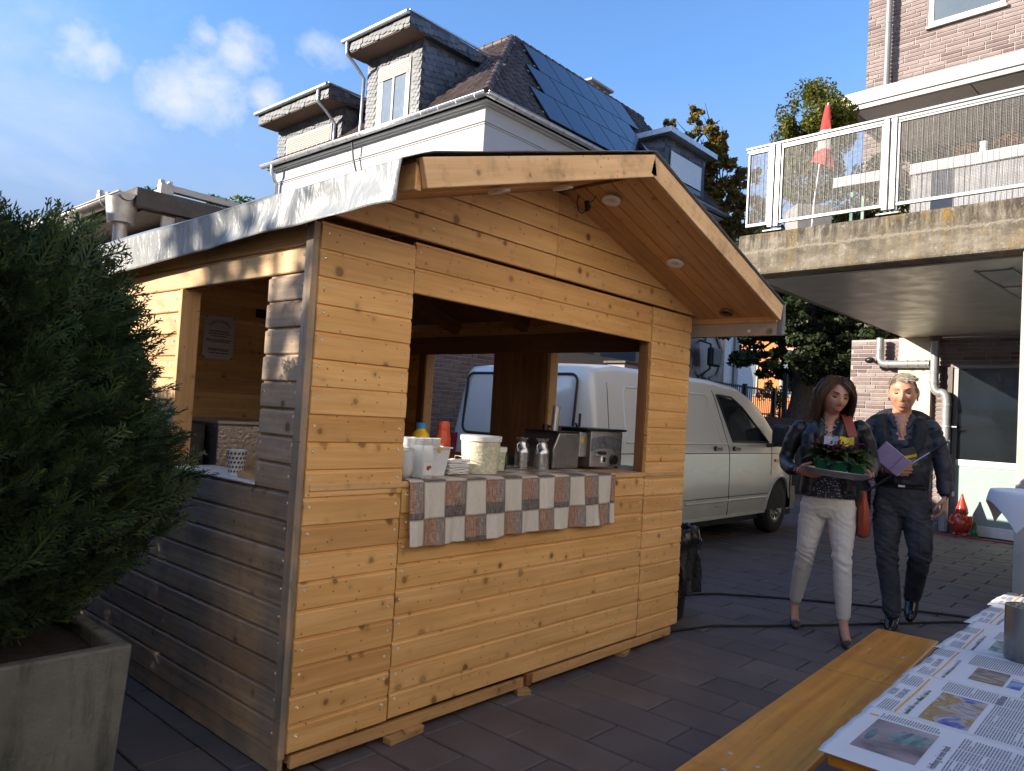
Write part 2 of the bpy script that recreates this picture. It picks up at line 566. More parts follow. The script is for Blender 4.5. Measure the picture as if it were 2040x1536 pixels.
def board_mesh(L, h, mat, t=0.022, cache={}):
    key = (round(L, 3), round(h, 4), mat.name, t)
    if key not in cache:
        if mat.name.startswith('pine_weath') or mat.name.startswith('pine_side'):
            prof = [(0.003, 0.0), (0.0, 0.004), (0.0, h * 0.86), (0.007, h * 0.915), (0.012, h * 0.93), (0.012, h), (t, h), (t, 0.0)]
        else:
            prof = [(0.0025, 0.0), (0.0, 0.003), (0.0, h * 0.855), (0.0055, h * 0.90), (0.0055, h), (t, h), (t, 0.0)]
        mb = MB()
        rings = [[(x, y, z) for y, z in prof] for x in (-L / 2, L / 2)]
        mb.rings(rings)
        cache[key] = mb.mesh('board', [mat])
    return cache[key]


def flat_board(L, w, mat, t=0.02, cache={}):
    """board lying in local xz with bevelled edges, front at y=0"""
    key = (round(L, 3), round(w, 4), mat.name, t)
    if key not in cache:
        e = 0.003
        prof = [(0.0, e), (0.0, w - e), (e, w - 0.001), (t, w - 0.001), (t, 0.001), (e, 0.001)]
        cache[key] = MB().rings([[(x, y, z) for y, z in prof] for x in (-L / 2, L / 2)]).mesh('board', [mat])
    return cache[key]


screws = MB()


def screw(p, n, r=0.0065):
    p, n = Vector(p), Vector(n)
    a = n.orthogonal().normalized()
    b_ = n.cross(a)
    ring0 = [p + (a * math.cos(k * math.pi / 4) + b_ * math.sin(k * math.pi / 4)) * r + n * 0.0005 for k in range(8)]
    ring1 = [p + (a * math.cos(k * math.pi / 4) + b_ * math.sin(k * math.pi / 4)) * r * 0.7 + n * 0.0022 for k in range(8)]
    ring2 = [p + (a * math.cos(k * math.pi / 4) + b_ * math.sin(k * math.pi / 4)) * r * 0.35 + n * 0.0006 for k in range(8)]
    screws.rings([ring0, ring1, ring2])


def rows(x0, x1, z0, z1, n, mat, face, pos, scr=True, label=None):
    """n boards stacked between z0 and z1; face: 'F','L','R','B'; x0..x1 along the wall, pos = plane"""
    h = (z1 - z0) / n
    L = x1 - x0
    me = board_mesh(L - 0.003, h - 0.0012, mat)
    rot = {'F': 0.0, 'L': -90.0, 'R': 90.0, 'B': 180.0}[face]
    for i in range(n):
        c = (x0 + x1) / 2
        z = z0 + i * h
        jit = rnd.uniform(-0.0012, 0.0012)
        loc = {'F': (c + rnd.uniform(-.0015, .0015), pos + jit, z), 'B': (c, pos + jit, z), 'L': (pos + jit, c, z), 'R': (pos + jit, c, z)}[face]
        o = link('board', me, stall, True, loc, R_(rot))
        if scr:
            for e in (x0 + 0.028, x1 - 0.028):
                zz = z + h * rnd.uniform(0.55, 0.74)
                e += rnd.uniform(-0.006, 0.006)
                if face == 'F':
                    screw((e, pos + jit, zz), (0, -1, 0))
                elif face == 'L':
                    screw((pos + jit, e, zz), (-1, 0, 0))


P_, PS, PT = M['pine'], M['pine_side'], M['pine_side_top']
OZ0, OZ1 = 1.045, 1.858
OXL, OXR = 2.032, 3.915
# front
rows(XL + 0.012, OXL, ZB, 2.055, 19, P_, 'F', YF)
rows(OXL + 0.006, OXR, ZB + 0.005, OZ0, 9, P_, 'F', YF + 0.001)
rows(OXR + 0.005, XR, ZB, 2.075, 19, P_, 'F', YF)
rows(OXL, OXR, OZ1, 2.073, 2, P_, 'F', YF + 0.0015)
# gable boards above the panels (cut by the roof slope)
rx = lambda x: 2.535 - 0.305 * abs(x - 2.95)
gz = 2.083
gh = 0.1085
for i in range(4):
    z0, z1 = gz + i * gh, min(gz + (i + 1) * gh - 0.0015, 2.53)
    for side in (-1, 1):
        a0 = 2.95 + side * min((2.535 - z0) / 0.305, 1.47)
        a1 = 2.95 + side * min((2.535 - z1) / 0.305, 1.47)
        mid = 2.95 + side * 0.0012
        yo = YF - 0.010 + rnd.uniform(-0.001, 0.001)
        cx, cz = (mid + a0) / 2, z0
        poly = [(mid - cx, z0 - cz + 0.003), (a0 - cx, z0 - cz + 0.003), (a1 - cx, z1 - cz), (mid - cx, z1 - cz)]
        mb = MB().prism([(p[0], 0, p[1]) for p in poly], (0, 0.024, 0))
        # recessed tongue strip along the upper edge
        o = link('board', None, None) if False else ob('board', mb, P_, None, None, 0.0035)
        o.location = (cx, yo, cz)
        o.parent = stall
        o.matrix_parent_inverse = wm(stall).inverted()
        for kx in (0.25, 0.62, 0.93):
            screw((mid + (a0 - mid) * kx * 0.92, yo, z0 + gh * 0.55), (0, -1, 0))
# left wall
LY = ((2.735, 3.522), (4.085, 4.895))
rows(2.462, YB, ZB - 0.005, 1.033, 9, PS, 'L', XL)
rows(2.462, YB, 1.872, 2.075, 2, PT, 'L', XL)
for y0, y1, mt in ((2.462, LY[0][0], PS), (LY[0][1], LY[1][0], PT), (LY[1][1], YB, PT)):
    rows(y0, y1, 1.036, 1.870, 8, mt, 'L', XL)
# right wall
rows(2.425, YB, ZB, 1.033, 9, P_, 'R', XR, False)
rows(2.425, YB, 1.872, 2.06, 2, P_, 'R', XR, False)
for y0, y1 in ((2.425, LY[0][0]), (LY[0][1], LY[1][0]), (LY[1][1], YB)):
    rows(y0, y1, 1.036, 1.870, 8, P_, 'R', XR, False)
# back wall
rows(XL + 0.03, XR - 0.03, ZB, 2.06, 18, P_, 'B', YB, False)
for i in range(4):
    z0, z1 = 2.062 + i * gh, min(2.062 + (i + 1) * gh - 0.002, 2.52)
    a0, a1 = (2.53 - z0) / 0.305, (2.53 - z1) / 0.305
    mb = MB().prism([(-a0, 0, 0), (a0, 0, 0), (a1, 0, z1 - z0), (-a1, 0, z1 - z0)], (0, -0.022, 0))
    o = ob('board', mb, P_, None)
    o.location = (2.95, YB, z0)
    o.parent = stall
    o.matrix_parent_inverse = wm(stall).inverted()


def timber(name, x0, y0, z0, x1, y1, z1, mat, parent=stall, bevel=0.004, label=None):
    """axis-aligned timber whose local x is the long axis so that the grain runs along it"""
    dims = [x1 - x0, y1 - y0, z1 - z0]
    k = dims.index(max(dims))
    c = ((x0 + x1) / 2, (y0 + y1) / 2, (z0 + z1) / 2)
    rot = {0: (0, 0, 0), 1: (0, 0, math.pi / 2), 2: (0, math.pi / 2, 0)}[k]
    d = {0: dims, 1: [dims[1], dims[0], dims[2]], 2: [dims[2], dims[1], dims[0]]}[k]
    mb = MB().box(-d[0] / 2, -d[1] / 2, -d[2] / 2, d[0] / 2, d[1] / 2, d[2] / 2)
    o = ob(name, mb, mat, None, None, bevel)
    o.location, o.rotation_euler = c, rot
    if parent is not None:
        o.parent = parent
        o.matrix_parent_inverse = wm(parent).inverted()
    if label:
        o['label'] = label
    return o


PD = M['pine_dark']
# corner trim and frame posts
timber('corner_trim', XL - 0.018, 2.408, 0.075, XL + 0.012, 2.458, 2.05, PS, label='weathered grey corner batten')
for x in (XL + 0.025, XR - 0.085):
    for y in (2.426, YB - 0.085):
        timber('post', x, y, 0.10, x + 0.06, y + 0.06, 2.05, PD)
for y0, y1 in LY:
    for y in (y0 - 0.075, y1 + 0.012):
        timber('post', XL + 0.024, y, 1.03, XL + 0.085, y + 0.06, 1.87, PD)
        timber('post', XR - 0.086, y, 1.03, XR - 0.025, y + 0.06, 1.87, PD)
    timber('window_jamb', XL - 0.004, y1 - 0.032, 1.036, XL + 0.088, y1 - 0.002, 1.868, M['pine_light'])
    timber('window_jamb', XR - 0.088, y1 - 0.03, 1.036, XR + 0.004, y1 - 0.002, 1.868, M['pine_light'])
timber('post', OXL - 0.055, 2.426, 1.075, OXL - 0.004, 2.486, 2.03, PD)
timber('post', OXR + 0.004, 2.426, 1.075, OXR + 0.055, 2.486, 2.03, PD)
timber('header_beam', OXL - 0.06, 2.426, 1.872, OXR + 0.06, 2.486, 2.0, PD)
timber('wall_plate', XL + 0.024, 2.49, 1.885, XL + 0.085, YB - 0.09, 1.985, PD)
timber('wall_plate', XR - 0.086, 2.49, 1.885, XR - 0.025, YB - 0.09, 1.985, PD)
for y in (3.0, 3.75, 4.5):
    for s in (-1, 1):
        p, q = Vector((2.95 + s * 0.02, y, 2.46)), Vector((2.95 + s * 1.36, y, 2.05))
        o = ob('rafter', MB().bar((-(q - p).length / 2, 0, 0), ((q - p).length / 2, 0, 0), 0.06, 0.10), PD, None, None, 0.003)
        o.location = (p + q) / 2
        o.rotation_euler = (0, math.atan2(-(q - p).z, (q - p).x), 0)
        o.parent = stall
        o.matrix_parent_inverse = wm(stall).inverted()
timber('floor_panel', XL + 0.03, 2.43, 0.07, XR - 0.03, YB - 0.03, 0.10, PD)
# counter and sills
timber('counter_shelf', XL + 0.03, 2.395, 1.046, XR - 0.03, 2.93, 1.076 - 0.004, M['pine_light'], bevel=0.003)
timber('window_sill', XL - 0.006, LY[0][0] - 0.0, 1.036, XL + 0.21, LY[0][1] - 0.035, 1.046, M['white'])
timber('window_sill', XL - 0.006, LY[1][0], 1.036, XL + 0.21, LY[1][1] - 0.035, 1.046, M['white'])
# base: skirting boards and bearers
timber('base_beam', XL + 0.03, 2.43, 0.045, XR - 0.02, 2.49, 0.093, PD)
timber('base_board', XL + 0.036, 2.408, 0.030, 2.905, 2.430, 0.078, M['pine_light'])
timber('base_board', 2.975, 2.408, 0.032, 4.335, 2.430, 0.082, M['pine_light'])
timber('base_board', XL + 0.004, 2.44, 0.005, XL + 0.026, YB, 0.088, PS)
timber('joist_end', 2.918, 2.40, 0.030, 2.958, 2.5, 0.092, PD)
timber('base_beam', XR - 0.07, 2.43, 0.03, XR - 0.012, YB, 0.093, PD)

# roof: deck, soffit boards, barge boards
RX, RZ, SL = 2.95, 2.62, 0.305
YR0, YR1 = 1.84, 5.42
ang = math.atan(SL)
M['tarp'] = None
m, t, b = new_mat('tarpaulin')
co = t.objco(False)
nz = t.noise(co, 4.0, 4.0, 0.6)
setb(t, b, Base_Color=t.mix(t.rng(nz, 0.35, 0.7), (0.20, 0.212, 0.217), (0.245, 0.258, 0.262)), Roughness=0.38, Specular_IOR_Level=0.4)
bump(t, b, t.noise(t.scale(co, (1.0, 1.6, 0.6)), 8.0, 4.0, 0.55, 0.6), 0.55, 0.03)
M['tarp'] = m
M['tarp_shaded_back'] = plain('tarpaulin_shaded_back', (0.40, 0.33, 0.27), 0.55, 0, 0.12, 6.0)  # shade and warm bounce from the wood are put into this brown
for s in (-1, 1):
    half = 1.555 if s > 0 else 1.39
    xe = RX + s * half
    Ls = half / math.cos(ang)
    zmid = RZ - SL * half / 2
    cx = (RX + xe) / 2

    def place(o, yy, drop):
        o.rotation_euler = (0, s * ang, 0)
        o.location = (cx, yy, zmid - drop)
        o.parent = stall
        o.matrix_parent_inverse = wm(stall).inverted()
    o = ob('roof_panel', MB().box(-Ls / 2, YR0 + 0.03, -0.012, Ls / 2, YR1, 0.008), M['pine_dark'])
    place(o, 0.0, 0.016)
    # barge board at the front and back
    for yy, mt in ((YR0, M['pine_fascia']), (YR1 - 0.0, M['pine_fascia'])):
        o = ob('barge_board', MB().box(-Ls / 2, 0, -0.1, Ls / 2, 0.026, 0.0), mt, None, None, 0.004)
        place(o, yy, 0.008)
    # soffit boards run down the slope
    nb = 7
    wb = (YF - YR0 - 0.028) / nb
    for i in range(nb):
        y0 = YR0 + 0.028 + i * wb
        o = link('board', flat_board(Ls - 0.035, wb - 0.0015, M['pine_soffit']), None)
        o.matrix_world = Matrix.Translation((cx + s * 0.005, y0 + wb, zmid - 0.088)) @ Matrix.Rotation(s * ang, 4, 'Y') @ Matrix.Rotation(R_(90), 4, 'X') @ Matrix.Rotation(R_(180), 4, 'Y') @ Matrix.Translation((0, 0, -wb))
        o.parent = stall
        o.matrix_parent_inverse = wm(stall).inverted()
    # eave board along the side
    o = timber('eave_board', xe - 0.028 * (1 if s > 0 else 0) , YR0 + 0.03, RZ - SL * half - 0.11, xe + 0.028 * (0 if s > 0 else 1), YR1, RZ - SL * half - 0.018, M['pine_light'])

# tarpaulin: one sheet over the ridge, hanging down as flaps at both eaves
def tarp_pt(u, v):
    y = YR0 - 0.006 + (YR1 + 0.03 - YR0) * v
    if u < 0.16:                                    # left flap, hanging with creases
        k = u / 0.16
        z0 = 2.012 - 0.055 * v + 0.010 * math.sin(5.5 * v + 0.6)
        w = 0.007 * math.sin(11 * v + 1.5 * k) + 0.012 * math.sin(31 * v + 3 * k) * math.exp(-v * 3.0) + 0.006 * math.sin(67 * v - 5 * k) * math.exp(-v * 4.0)
        z = z0 + (2.166 - 0.03 * v - z0) * k
        return (RX - 1.478 - (w + 0.006) * (1 - k) + 0.004 * math.sin(math.pi * k), y + (0.012 * (1 - k) if v < 0.01 else 0), z)
    if u > 0.86:
        k = (1 - u) / 0.14
        return (RX + 1.575 + 0.006 * math.sin(9 * v + 3 * k) * (1 - k), y, 1.955 + (2.146 - 1.955) * k - 0.02 * v * (1 - k))
    k = (u - 0.16) / 0.70
    x = RX - 1.478 + (1.478 + 1.575) * k
    z = RZ + 0.008 - SL * abs(x - RX) + 0.003 * math.sin(13 * x) * math.sin(5 * y)
    if x < RX - 1.36:
        z -= 0.03 * v * (RX - 1.36 - x) / 0.118 + (0.02 * (RX - 1.36 - x) / 0.118)
    if x > RX + 1.555:
        z -= 0.0
    return (x, y, z)


NU, NV = 100, 150
mb = MB().grid(tarp_pt, NU, NV)
o = ob('tarpaulin', mb, [M['tarp'], M['tarp_shaded_back']], stall, 60)
sd = o.modifiers.new('thickness', 'SOLIDIFY')
sd.thickness = 0.0022
sd.offset = 0
sd.material_offset = 0
o['label'] = 'white tarpaulin roof cover hanging as a wrinkled flap over the eave'
# inner side of the right flap, shade and wood bounce in its brown; eyelets
mb = MB().box(RX + 1.545, YR0 + 0.035, 1.955, RX + 1.549, YR1 - 0.05, 2.055)
o = ob('flap_shaded_side', mb, M['tarp_shaded_back'], stall)
mb = MB()
for y, z in ((2.05, 1.985), (2.9, 1.985), (3.8, 1.985)):
    mb.tube([(RX + 1.5435, y, z), (RX + 1.5455, y, z)], 0.011, 12)
ob('eyelet', mb, M['white_gloss'], stall)
ob('bracket', MB().box(RX + 1.535, 1.90, 1.965, RX + 1.5445, 1.925, 1.995).box(RX + 1.53, 2.395, 2.035, RX + 1.544, 2.425, 2.06).box(RX + 1.53, 1.905, 2.06, RX + 1.544, 1.925, 2.08), M['steel_dark'], stall)

# spotlights in the soffit
M['spot_lens'] = plain('spot_lens', (0.62, 0.58, 0.53), 0.25, 0, 0.05)


def soffit_z(x):
    return RZ - 0.016 - SL * abs(x - RX) - 0.093


for x, y, kind in ((3.076, 2.161, 1), (3.721, 2.154, 1), (4.361, 2.144, 0), (2.208, 2.111, 1), (2.66, 2.14, 1)):
    s = 1 if x > RX else -1
    mtx = Matrix.Translation((x, y, soffit_z(x) + 0.003)) @ Matrix.Rotation(s * ang, 4, 'Y')
    prof = [(0.020, 0.001), (0.022, -0.004), (0.040, -0.009), (0.047, -0.006), (0.048, 0.004)]
    o = ob('spotlight', MB().lathe(prof if kind else [(0.034, 0.02), (0.034, -0.004), (0.042, -0.005), (0.044, 0.004)], n=24, caps=False), M['white_gloss'] if kind else M['pine_dark'], None, 50)
    o.matrix_world = mtx
    o.parent = stall
    o.matrix_parent_inverse = wm(stall).inverted()
    c = ob('lens' if kind else 'empty_socket', MB().lathe([(0.001, -0.001 if kind else 0.012), (0.033 if not kind else 0.022, -0.001 if kind else 0.012)], n=20, caps=False), M['spot_lens'] if kind else M['black_rough'], o, None, world=False)
# loose connector dangling from the soffit
pts = [(2.985, 2.30, 2.50), (2.97, 2.295, 2.45), (2.975, 2.285, 2.415), (2.995, 2.275, 2.405), (3.01, 2.265, 2.43)]
cb = ob('loose_cable', MB().tube(pts, 0.003, 6), M['black'], stall, 80)
ob('connector', MB().obox((3.012, 2.262, 2.447), (0.007, 0, 0.004), (0, 0.012, 0), (-0.006, 0, 0.026)).obox((3.018, 2.258, 2.44), (0.004, 0, 0.002), (0, 0.014, 0), (-0.002, 0, 0.008)), M['black'], cb, None, 0.003)
ob('supply_cable', MB().tube([(3.03, 2.22, 2.50), (3.025, 2.235, 2.475), (3.018, 2.255, 2.46)], 0.0028, 6), M['black'], stall, 80)

# dark vertical lining boards inside the right-hand wall
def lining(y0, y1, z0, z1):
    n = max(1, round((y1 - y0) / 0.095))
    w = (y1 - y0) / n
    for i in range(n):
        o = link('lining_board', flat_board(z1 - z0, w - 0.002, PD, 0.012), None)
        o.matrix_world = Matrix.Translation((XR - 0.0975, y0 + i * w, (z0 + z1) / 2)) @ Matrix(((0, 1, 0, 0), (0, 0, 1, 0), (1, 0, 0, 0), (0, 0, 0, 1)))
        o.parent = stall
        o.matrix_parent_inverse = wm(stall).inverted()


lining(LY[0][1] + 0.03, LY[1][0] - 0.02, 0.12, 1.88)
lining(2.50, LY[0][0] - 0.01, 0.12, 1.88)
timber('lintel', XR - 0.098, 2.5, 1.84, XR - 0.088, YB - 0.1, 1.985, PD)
# small cut-out and socket inside on the back panel
stuff(ob('screw', screws, M['screw'], stall, None, fix=False))
ob('power_socket', MB().box(2.895, YB - 0.065, 1.985, 2.965, YB - 0.024, 2.05), M['black'], stall, None, 0.004)

# levelling blocks under the stall
for i, (x, y, w, d, h, lab) in enumerate(((2.13, 2.40, 0.19, 0.05, 0.026, 'splintered wedge and offcut under the front left of the stall'),
                                     (2.90, 2.42, 0.07, 0.10, 0.028, 'pale offcut under the middle joint of the stall base'),
                                     (3.82, 2.44, 0.09, 0.08, 0.028, 'small pale offcut under the right end of the stall base'),
                                     (1.60, 3.06, 0.06, 0.12, 0.045, 'block of wood under the grey side wall of the stall'))):
    blk = MB().box(-w / 2, -d / 2, 0, w / 2, d / 2, h)
    o = ob('wooden_block', blk, M['pine_block'], None, None, 0.003)
    if i == 0:
        ob('splinter', MB().prism([(-0.02, -0.035, h), (0.09, -0.03, h), (0.10, 0.01, h), (0.0, 0.01, h)], (0, 0, 0.008)), M['pine_light'], o, world=False)
    o.location = (x, y, 0.001)
    o.rotation_euler = (0, 0, R_((4, -28, 12, 8)[i]))
    tag(o, lab, 'wood block', 'levelling blocks under the stall')

# ================================================================== BRICK TERRACE BUILDING (local x = away from camera, y = to the left)
TH = R_(-4.0)
M['brick_pink'] = brickmat('clinker_pink_brown', [(0.202, 0.148, 0.137), (0.252, 0.198, 0.184), (0.137, 0.090, 0.083), (0.223, 0.173, 0.162), (0.281, 0.230, 0.216), (0.173, 0.119, 0.108), (0.238, 0.187, 0.173), (0.216, 0.162, 0.155), (0.108, 0.072, 0.068)])
M['brick_dark'] = brickmat('clinker_dark', [(0.115, 0.085, 0.09), (0.16, 0.12, 0.115), (0.085, 0.066, 0.075), (0.20, 0.15, 0.15), (0.13, 0.09, 0.085), (0.15, 0.125, 0.135), (0.10, 0.08, 0.09)])
M['mortar'] = plain('mortar', (0.37, 0.335, 0.315), 0.9, 0, 0.15, 20, 0.2)
M['mortar_dark'] = plain('mortar_grey', (0.33, 0.31, 0.31), 0.9, 0, 0.15, 20, 0.2)


def brick_mesh(L, h, mat, cache={}):
    key = (round(L, 3), round(h, 3), mat.name)
    if key not in cache:
        e, d = 0.004, 0.012
        vs = [(d, 0, 0), (d, L, 0), (d, L, h), (d, 0, h), (0, e, e), (0, L - e, e), (0, L - e, h - e), (0, e, h - e)]
        cache[key] = (vs, [(4, 7, 6, 5), (0, 4, 5, 1), (1, 5, 6, 2), (2, 6, 7, 3), (3, 7, 4, 0)])
    return cache[key]


def brick_field(parent, xw, y0, y1, z0, z1, L, h, g, mat, near, axis='x', skip=(), maxn=300, seed=3, bond=(0.0, 0.5, 0.25, 0.75)):
    """bricks on a wall facing local -x (axis x) or local -y (axis y); near(yc, zc) ranks them, best ones become parts"""
    rr = random.Random(seed)
    lst = []
    nrow = int((z1 - z0) / (h + g))
    for i in range(nrow):
        z = z0 + i * (h + g)
        y = y0 - (L + g) * bond[i % len(bond)]
        while y < y1 - 0.02:
            l = L if rr.random() < 0.82 else L / 2 - g / 2
            a, b_ = max(y, y0), min(y + l, y1)
            y += l + g
            if b_ - a < 0.03:
                continue
            yc, zc = (a + b_) / 2, z + h / 2
            cut = False
            for (sy0, sy1, sz0, sz1) in skip:
                if sy0 < b_ and a < sy1 and sz0 < z + h and z < sz1:
                    if a < sy0 - 0.03:
                        b_ = sy0
                    elif b_ > sy1 + 0.03:
                        a = sy1
                    else:
                        cut = True
            if cut or b_ - a < 0.02:
                continue
            lst.append((near((a + b_) / 2, zc), a, b_ - a, z, rr.uniform(-0.002, 0.0015)))
    lst.sort()
    rest = MB()
    for i, (score, a, l, z, dx) in enumerate(lst):
        vs, fs = brick_mesh(l, h, mat)
        if axis == 'x':
            pts = [(xw - 0.0115 + p[0] + dx, a + p[1], z + p[2]) for p in vs]
        else:
            pts = [(a + p[1], xw - 0.0115 + p[0] + dx, z + p[2]) for p in vs]
        if i < maxn and score < 1e8:
            c = pts[0]
            o = ob('brick', MB().add([(p[0] - c[0], p[1] - c[1], p[2] - c[2]) for p in pts], fs), mat, None)
            o.location = c
            o.parent = parent
        else:
            rest.add(pts, fs)
    if rest.v:
        stuff(ob('brickwork', rest, mat, parent, world=False))


tb = thing('terrace_building', 'pinkish brown clinker building with a raised concrete terrace and grey downpipes', 'building', (0, 0, 0), TH)


def TB(name, mb, mats, smooth=None, bevel=0.0, parent=tb, fix=True):
    return ob(name, mb, mats, parent, smooth, bevel, world=False, fix=fix)


M['concrete'] = None
m, t, b = new_mat('stained_concrete')
co = t.objco(False)
n1 = t.noise(t.scale(co, (1.0, 1.0, 2.2)), 2.0, 8.0, 0.7)
n2 = t.noise(t.scale(co, (1.0, 6.0, 0.9)), 2.2, 7.0, 0.7)
n3 = t.noise(co, 14.0, 6.0, 0.75)
zz = t.n('ShaderNodeSeparateXYZ', None, Vector=co).outputs[2]
zn = t.math('ADD', zz, t.math('MULTIPLY', t.math('SUBTRACT', n3, 0.5), 0.12))
c = t.ramp(n1, [(0.34, (0.095, 0.080, 0.058)), (0.5, (0.19, 0.162, 0.118)), (0.64, (0.29, 0.26, 0.205))])
top = t.rng(zn, 3.06, 3.30)
run = t.math('MULTIPLY', t.rng(n2, 0.42, 0.56), t.math('ADD', t.math('MULTIPLY', top, 0.80), 0.25))
c = t.mix(run, c, (0.055, 0.045, 0.032))
lich = t.math('MULTIPLY', t.rng(t.noise(t.scale(co, (1.0, 2.2, 0.8)), 2.0, 6.0, 0.7, 0.8), 0.50, 0.62), t.math('ADD', t.math('MULTIPLY', top, 0.6), 0.35))
c = t.mix(t.math('MULTIPLY', lich, t.rng(n3, 0.3, 0.55)), c, (0.25, 0.155, 0.03))
c = t.mix(t.math('MULTIPLY', t.rng(n3, 0.56, 0.68), 0.65), c, (0.085, 0.073, 0.055))
c = t.mix(t.math('MULTIPLY', t.rng(n3, 0.44, 0.34), 0.5), c, (0.40, 0.37, 0.31))
led = t.math('SUBTRACT', t.rng(zn, 3.150, 3.158), t.rng(zn, 3.165, 3.185))
c = t.mix(t.math('MULTIPLY', led, 0.7), c, (0.36, 0.32, 0.25))
setb(t, b, Base_Color=c, Roughness=0.92)
bump(t, b, t.math('ADD', t.math('MULTIPLY', t.noise(co, 50.0, 6.0, 0.75), 0.8), t.math('ADD', t.math('MULTIPLY', n3, 1.2), t.rng(zn, 3.15, 3.17, 1.2, 0.0))), 0.8, 0.02)
M['concrete'] = m
M['soffit'] = plain('painted_soffit', (0.42, 0.385, 0.335), 0.4, 0, 0.2, 2.0, 0.1, 0.5)
M['concrete_clean'] = plain('pillar_concrete', (0.42, 0.39, 0.34), 0.85, 0, 0.15, 3.0, 0.4, bscale=30)
M['cream'] = plain('cream_render', (0.62, 0.55, 0.40), 0.85, 0, 0.08, 5.0, 0.15)
M['alu'] = plain('aluminium', (0.36, 0.355, 0.345), 0.42, 0.4, 0.06, 5.0)
M['alu_grey'] = plain('grey_coated_metal', (0.25, 0.245, 0.24), 0.45, 0.3, 0.06, 5.0)
M['grey_pipe'] = plain('grey_pipe', (0.34, 0.35, 0.36), 0.35, 0.4, 0.1, 8.0)
M['brown_frame'] = plain('brown_frame', (0.10, 0.075, 0.06), 0.5)
M['teal_panel'] = plain('teal_panel', (0.30, 0.38, 0.37), 0.35, 0, 0.05)
M['red_strip'] = plain('red_edge', (0.30, 0.05, 0.04), 0.6)
M['room_dark'] = plain('dark_interior', (0.05, 0.048, 0.05), 0.9)

# body behind the brick skin
WX = 12.5
body = MB().box(WX, -7.0, 0.0, WX + 9.0, 4.95, 2.9).box(WX, -7.0, 3.36, WX + 9.0, 4.90, 10.2)
TB('wall', body, M['mortar'])
UW = (2.93, 3.97, 7.80, 9.4)          # upper window
LWn = (-1.0, 3.42, 0.0, 2.47)          # lower glazing
PIL = (3.70, 4.19, 0.0, 2.92)
TER = (-3.0, 3.15, 3.36, 5.75)
brick_field(tb, WX, -3.0, 4.95, 0.0, 2.90, 0.29, 0.052, 0.012, M['brick_pink'],
            lambda y, z: -y if 0.9 < z < 2.95 and (y > 4.15 or 3.4 < y < 3.72 or z > 2.4) and y > 1.6 else 1e9,
            skip=(LWn, PIL), maxn=130, seed=5)
brick_field(tb, WX, -3.0, 4.90, 3.37, 10.2, 0.29, 0.052, 0.012, M['brick_pink'],
            lambda y, z: abs(z - 7.6) - y * 0.3 if 6.55 < z < 8.9 and y > 2.5 else 1e9,
            skip=(UW, TER), maxn=170, seed=8)
# slab, its stained edge beam and the underside
slab = MB().prism([(7.0, -7.0, 2.925), (7.0, 3.975, 2.925), (12.5, 4.19, 2.925), (12.5, -7.0, 2.925)], (0, 0, 0.43))
TB('terrace_slab', slab, M['concrete'], None, 0.025)
TB('slab_soffit', MB().prism([(7.22, -6.9, 2.905), (7.22, 3.80, 2.905), (12.45, 4.12, 2.905), (12.45, -6.9, 2.905)], (0, 0, 0.016)), M['soffit'])
# light channel in the soffit
ch = TB('light_channel', MB().box(7.6, 1.66, 2.885, 12.0, 1.68, 2.9045).box(7.6, 1.94, 2.885, 12.0, 1.96, 2.9045), M['alu_grey'])
for k in range(5):
    TB('channel_panel', MB().box(7.65 + k * 0.88, 1.682, 2.892, 7.65 + k * 0.88 + 0.62, 1.938, 2.9045), M['soffit'] if k % 2 else M['alu_grey'], None, 0.002, ch)
TB('tube_lamp', MB().box(9.85, 1.30, 2.80, 9.95, 1.66, 2.87).box(9.83, 1.28, 2.87, 9.97, 1.68, 2.9045), M['alu_grey'], None, 0.008)
# pillars
for y in (1.06, -3.0):
    TB('pillar', MB().box(7.02, y, 0.0, 7.42, y + 0.41, 2.92), M['concrete_clean'], None, 0.012)
# pilaster, lower glazing
TB('pilaster', MB().box(WX - 0.10, 3.72, 0.0, WX - 0.005, 4.19, 2.904), M['cream'], None, 0.004)
TB('dark_reveal', MB().box(WX - 0.05, 3.44, 0.0, WX - 0.014, 3.57, 2.45), M['brown_frame'])
wn = TB('window', MB().box(WX - 0.05, -1.0, 2.43, WX - 0.005, 3.42, 2.48).box(WX - 0.05, 3.36, 0.0, WX - 0.006, 3.42, 2.43).box(WX - 0.05, 1.9, 0.0, WX - 0.006, 1.96, 2.43), M['alu_grey'], None, 0.004)
TB('pane', MB().box(WX - 0.035, 1.96, 1.09, WX - 0.026, 3.36, 2.43), M['glass_dark'], None, 0, wn)
TB('pane', MB().box(WX - 0.035, -1.0, 1.09, WX - 0.026, 1.90, 2.43), M['glass_dark'], None, 0, wn)
TB('transom', MB().box(WX - 0.055, -1.0, 1.0, WX - 0.008, 3.36, 1.09), M['white_gloss'], None, 0.004, wn)
TB('infill_panel', MB().box(WX - 0.040, -1.0, 0.16, WX - 0.02, 3.36, 1.0), M['teal_panel'], None, 0, wn)
TB('base_rail', MB().box(WX - 0.06, -1.0, 0.012, WX - 0.018, 3.05, 0.16), M['white_gloss'], None, 0.004, wn)
TB('red_edge', MB().box(WX - 0.42, -2.0, 0.0, WX - 0.37, 3.75, 0.018), M['red_strip'])
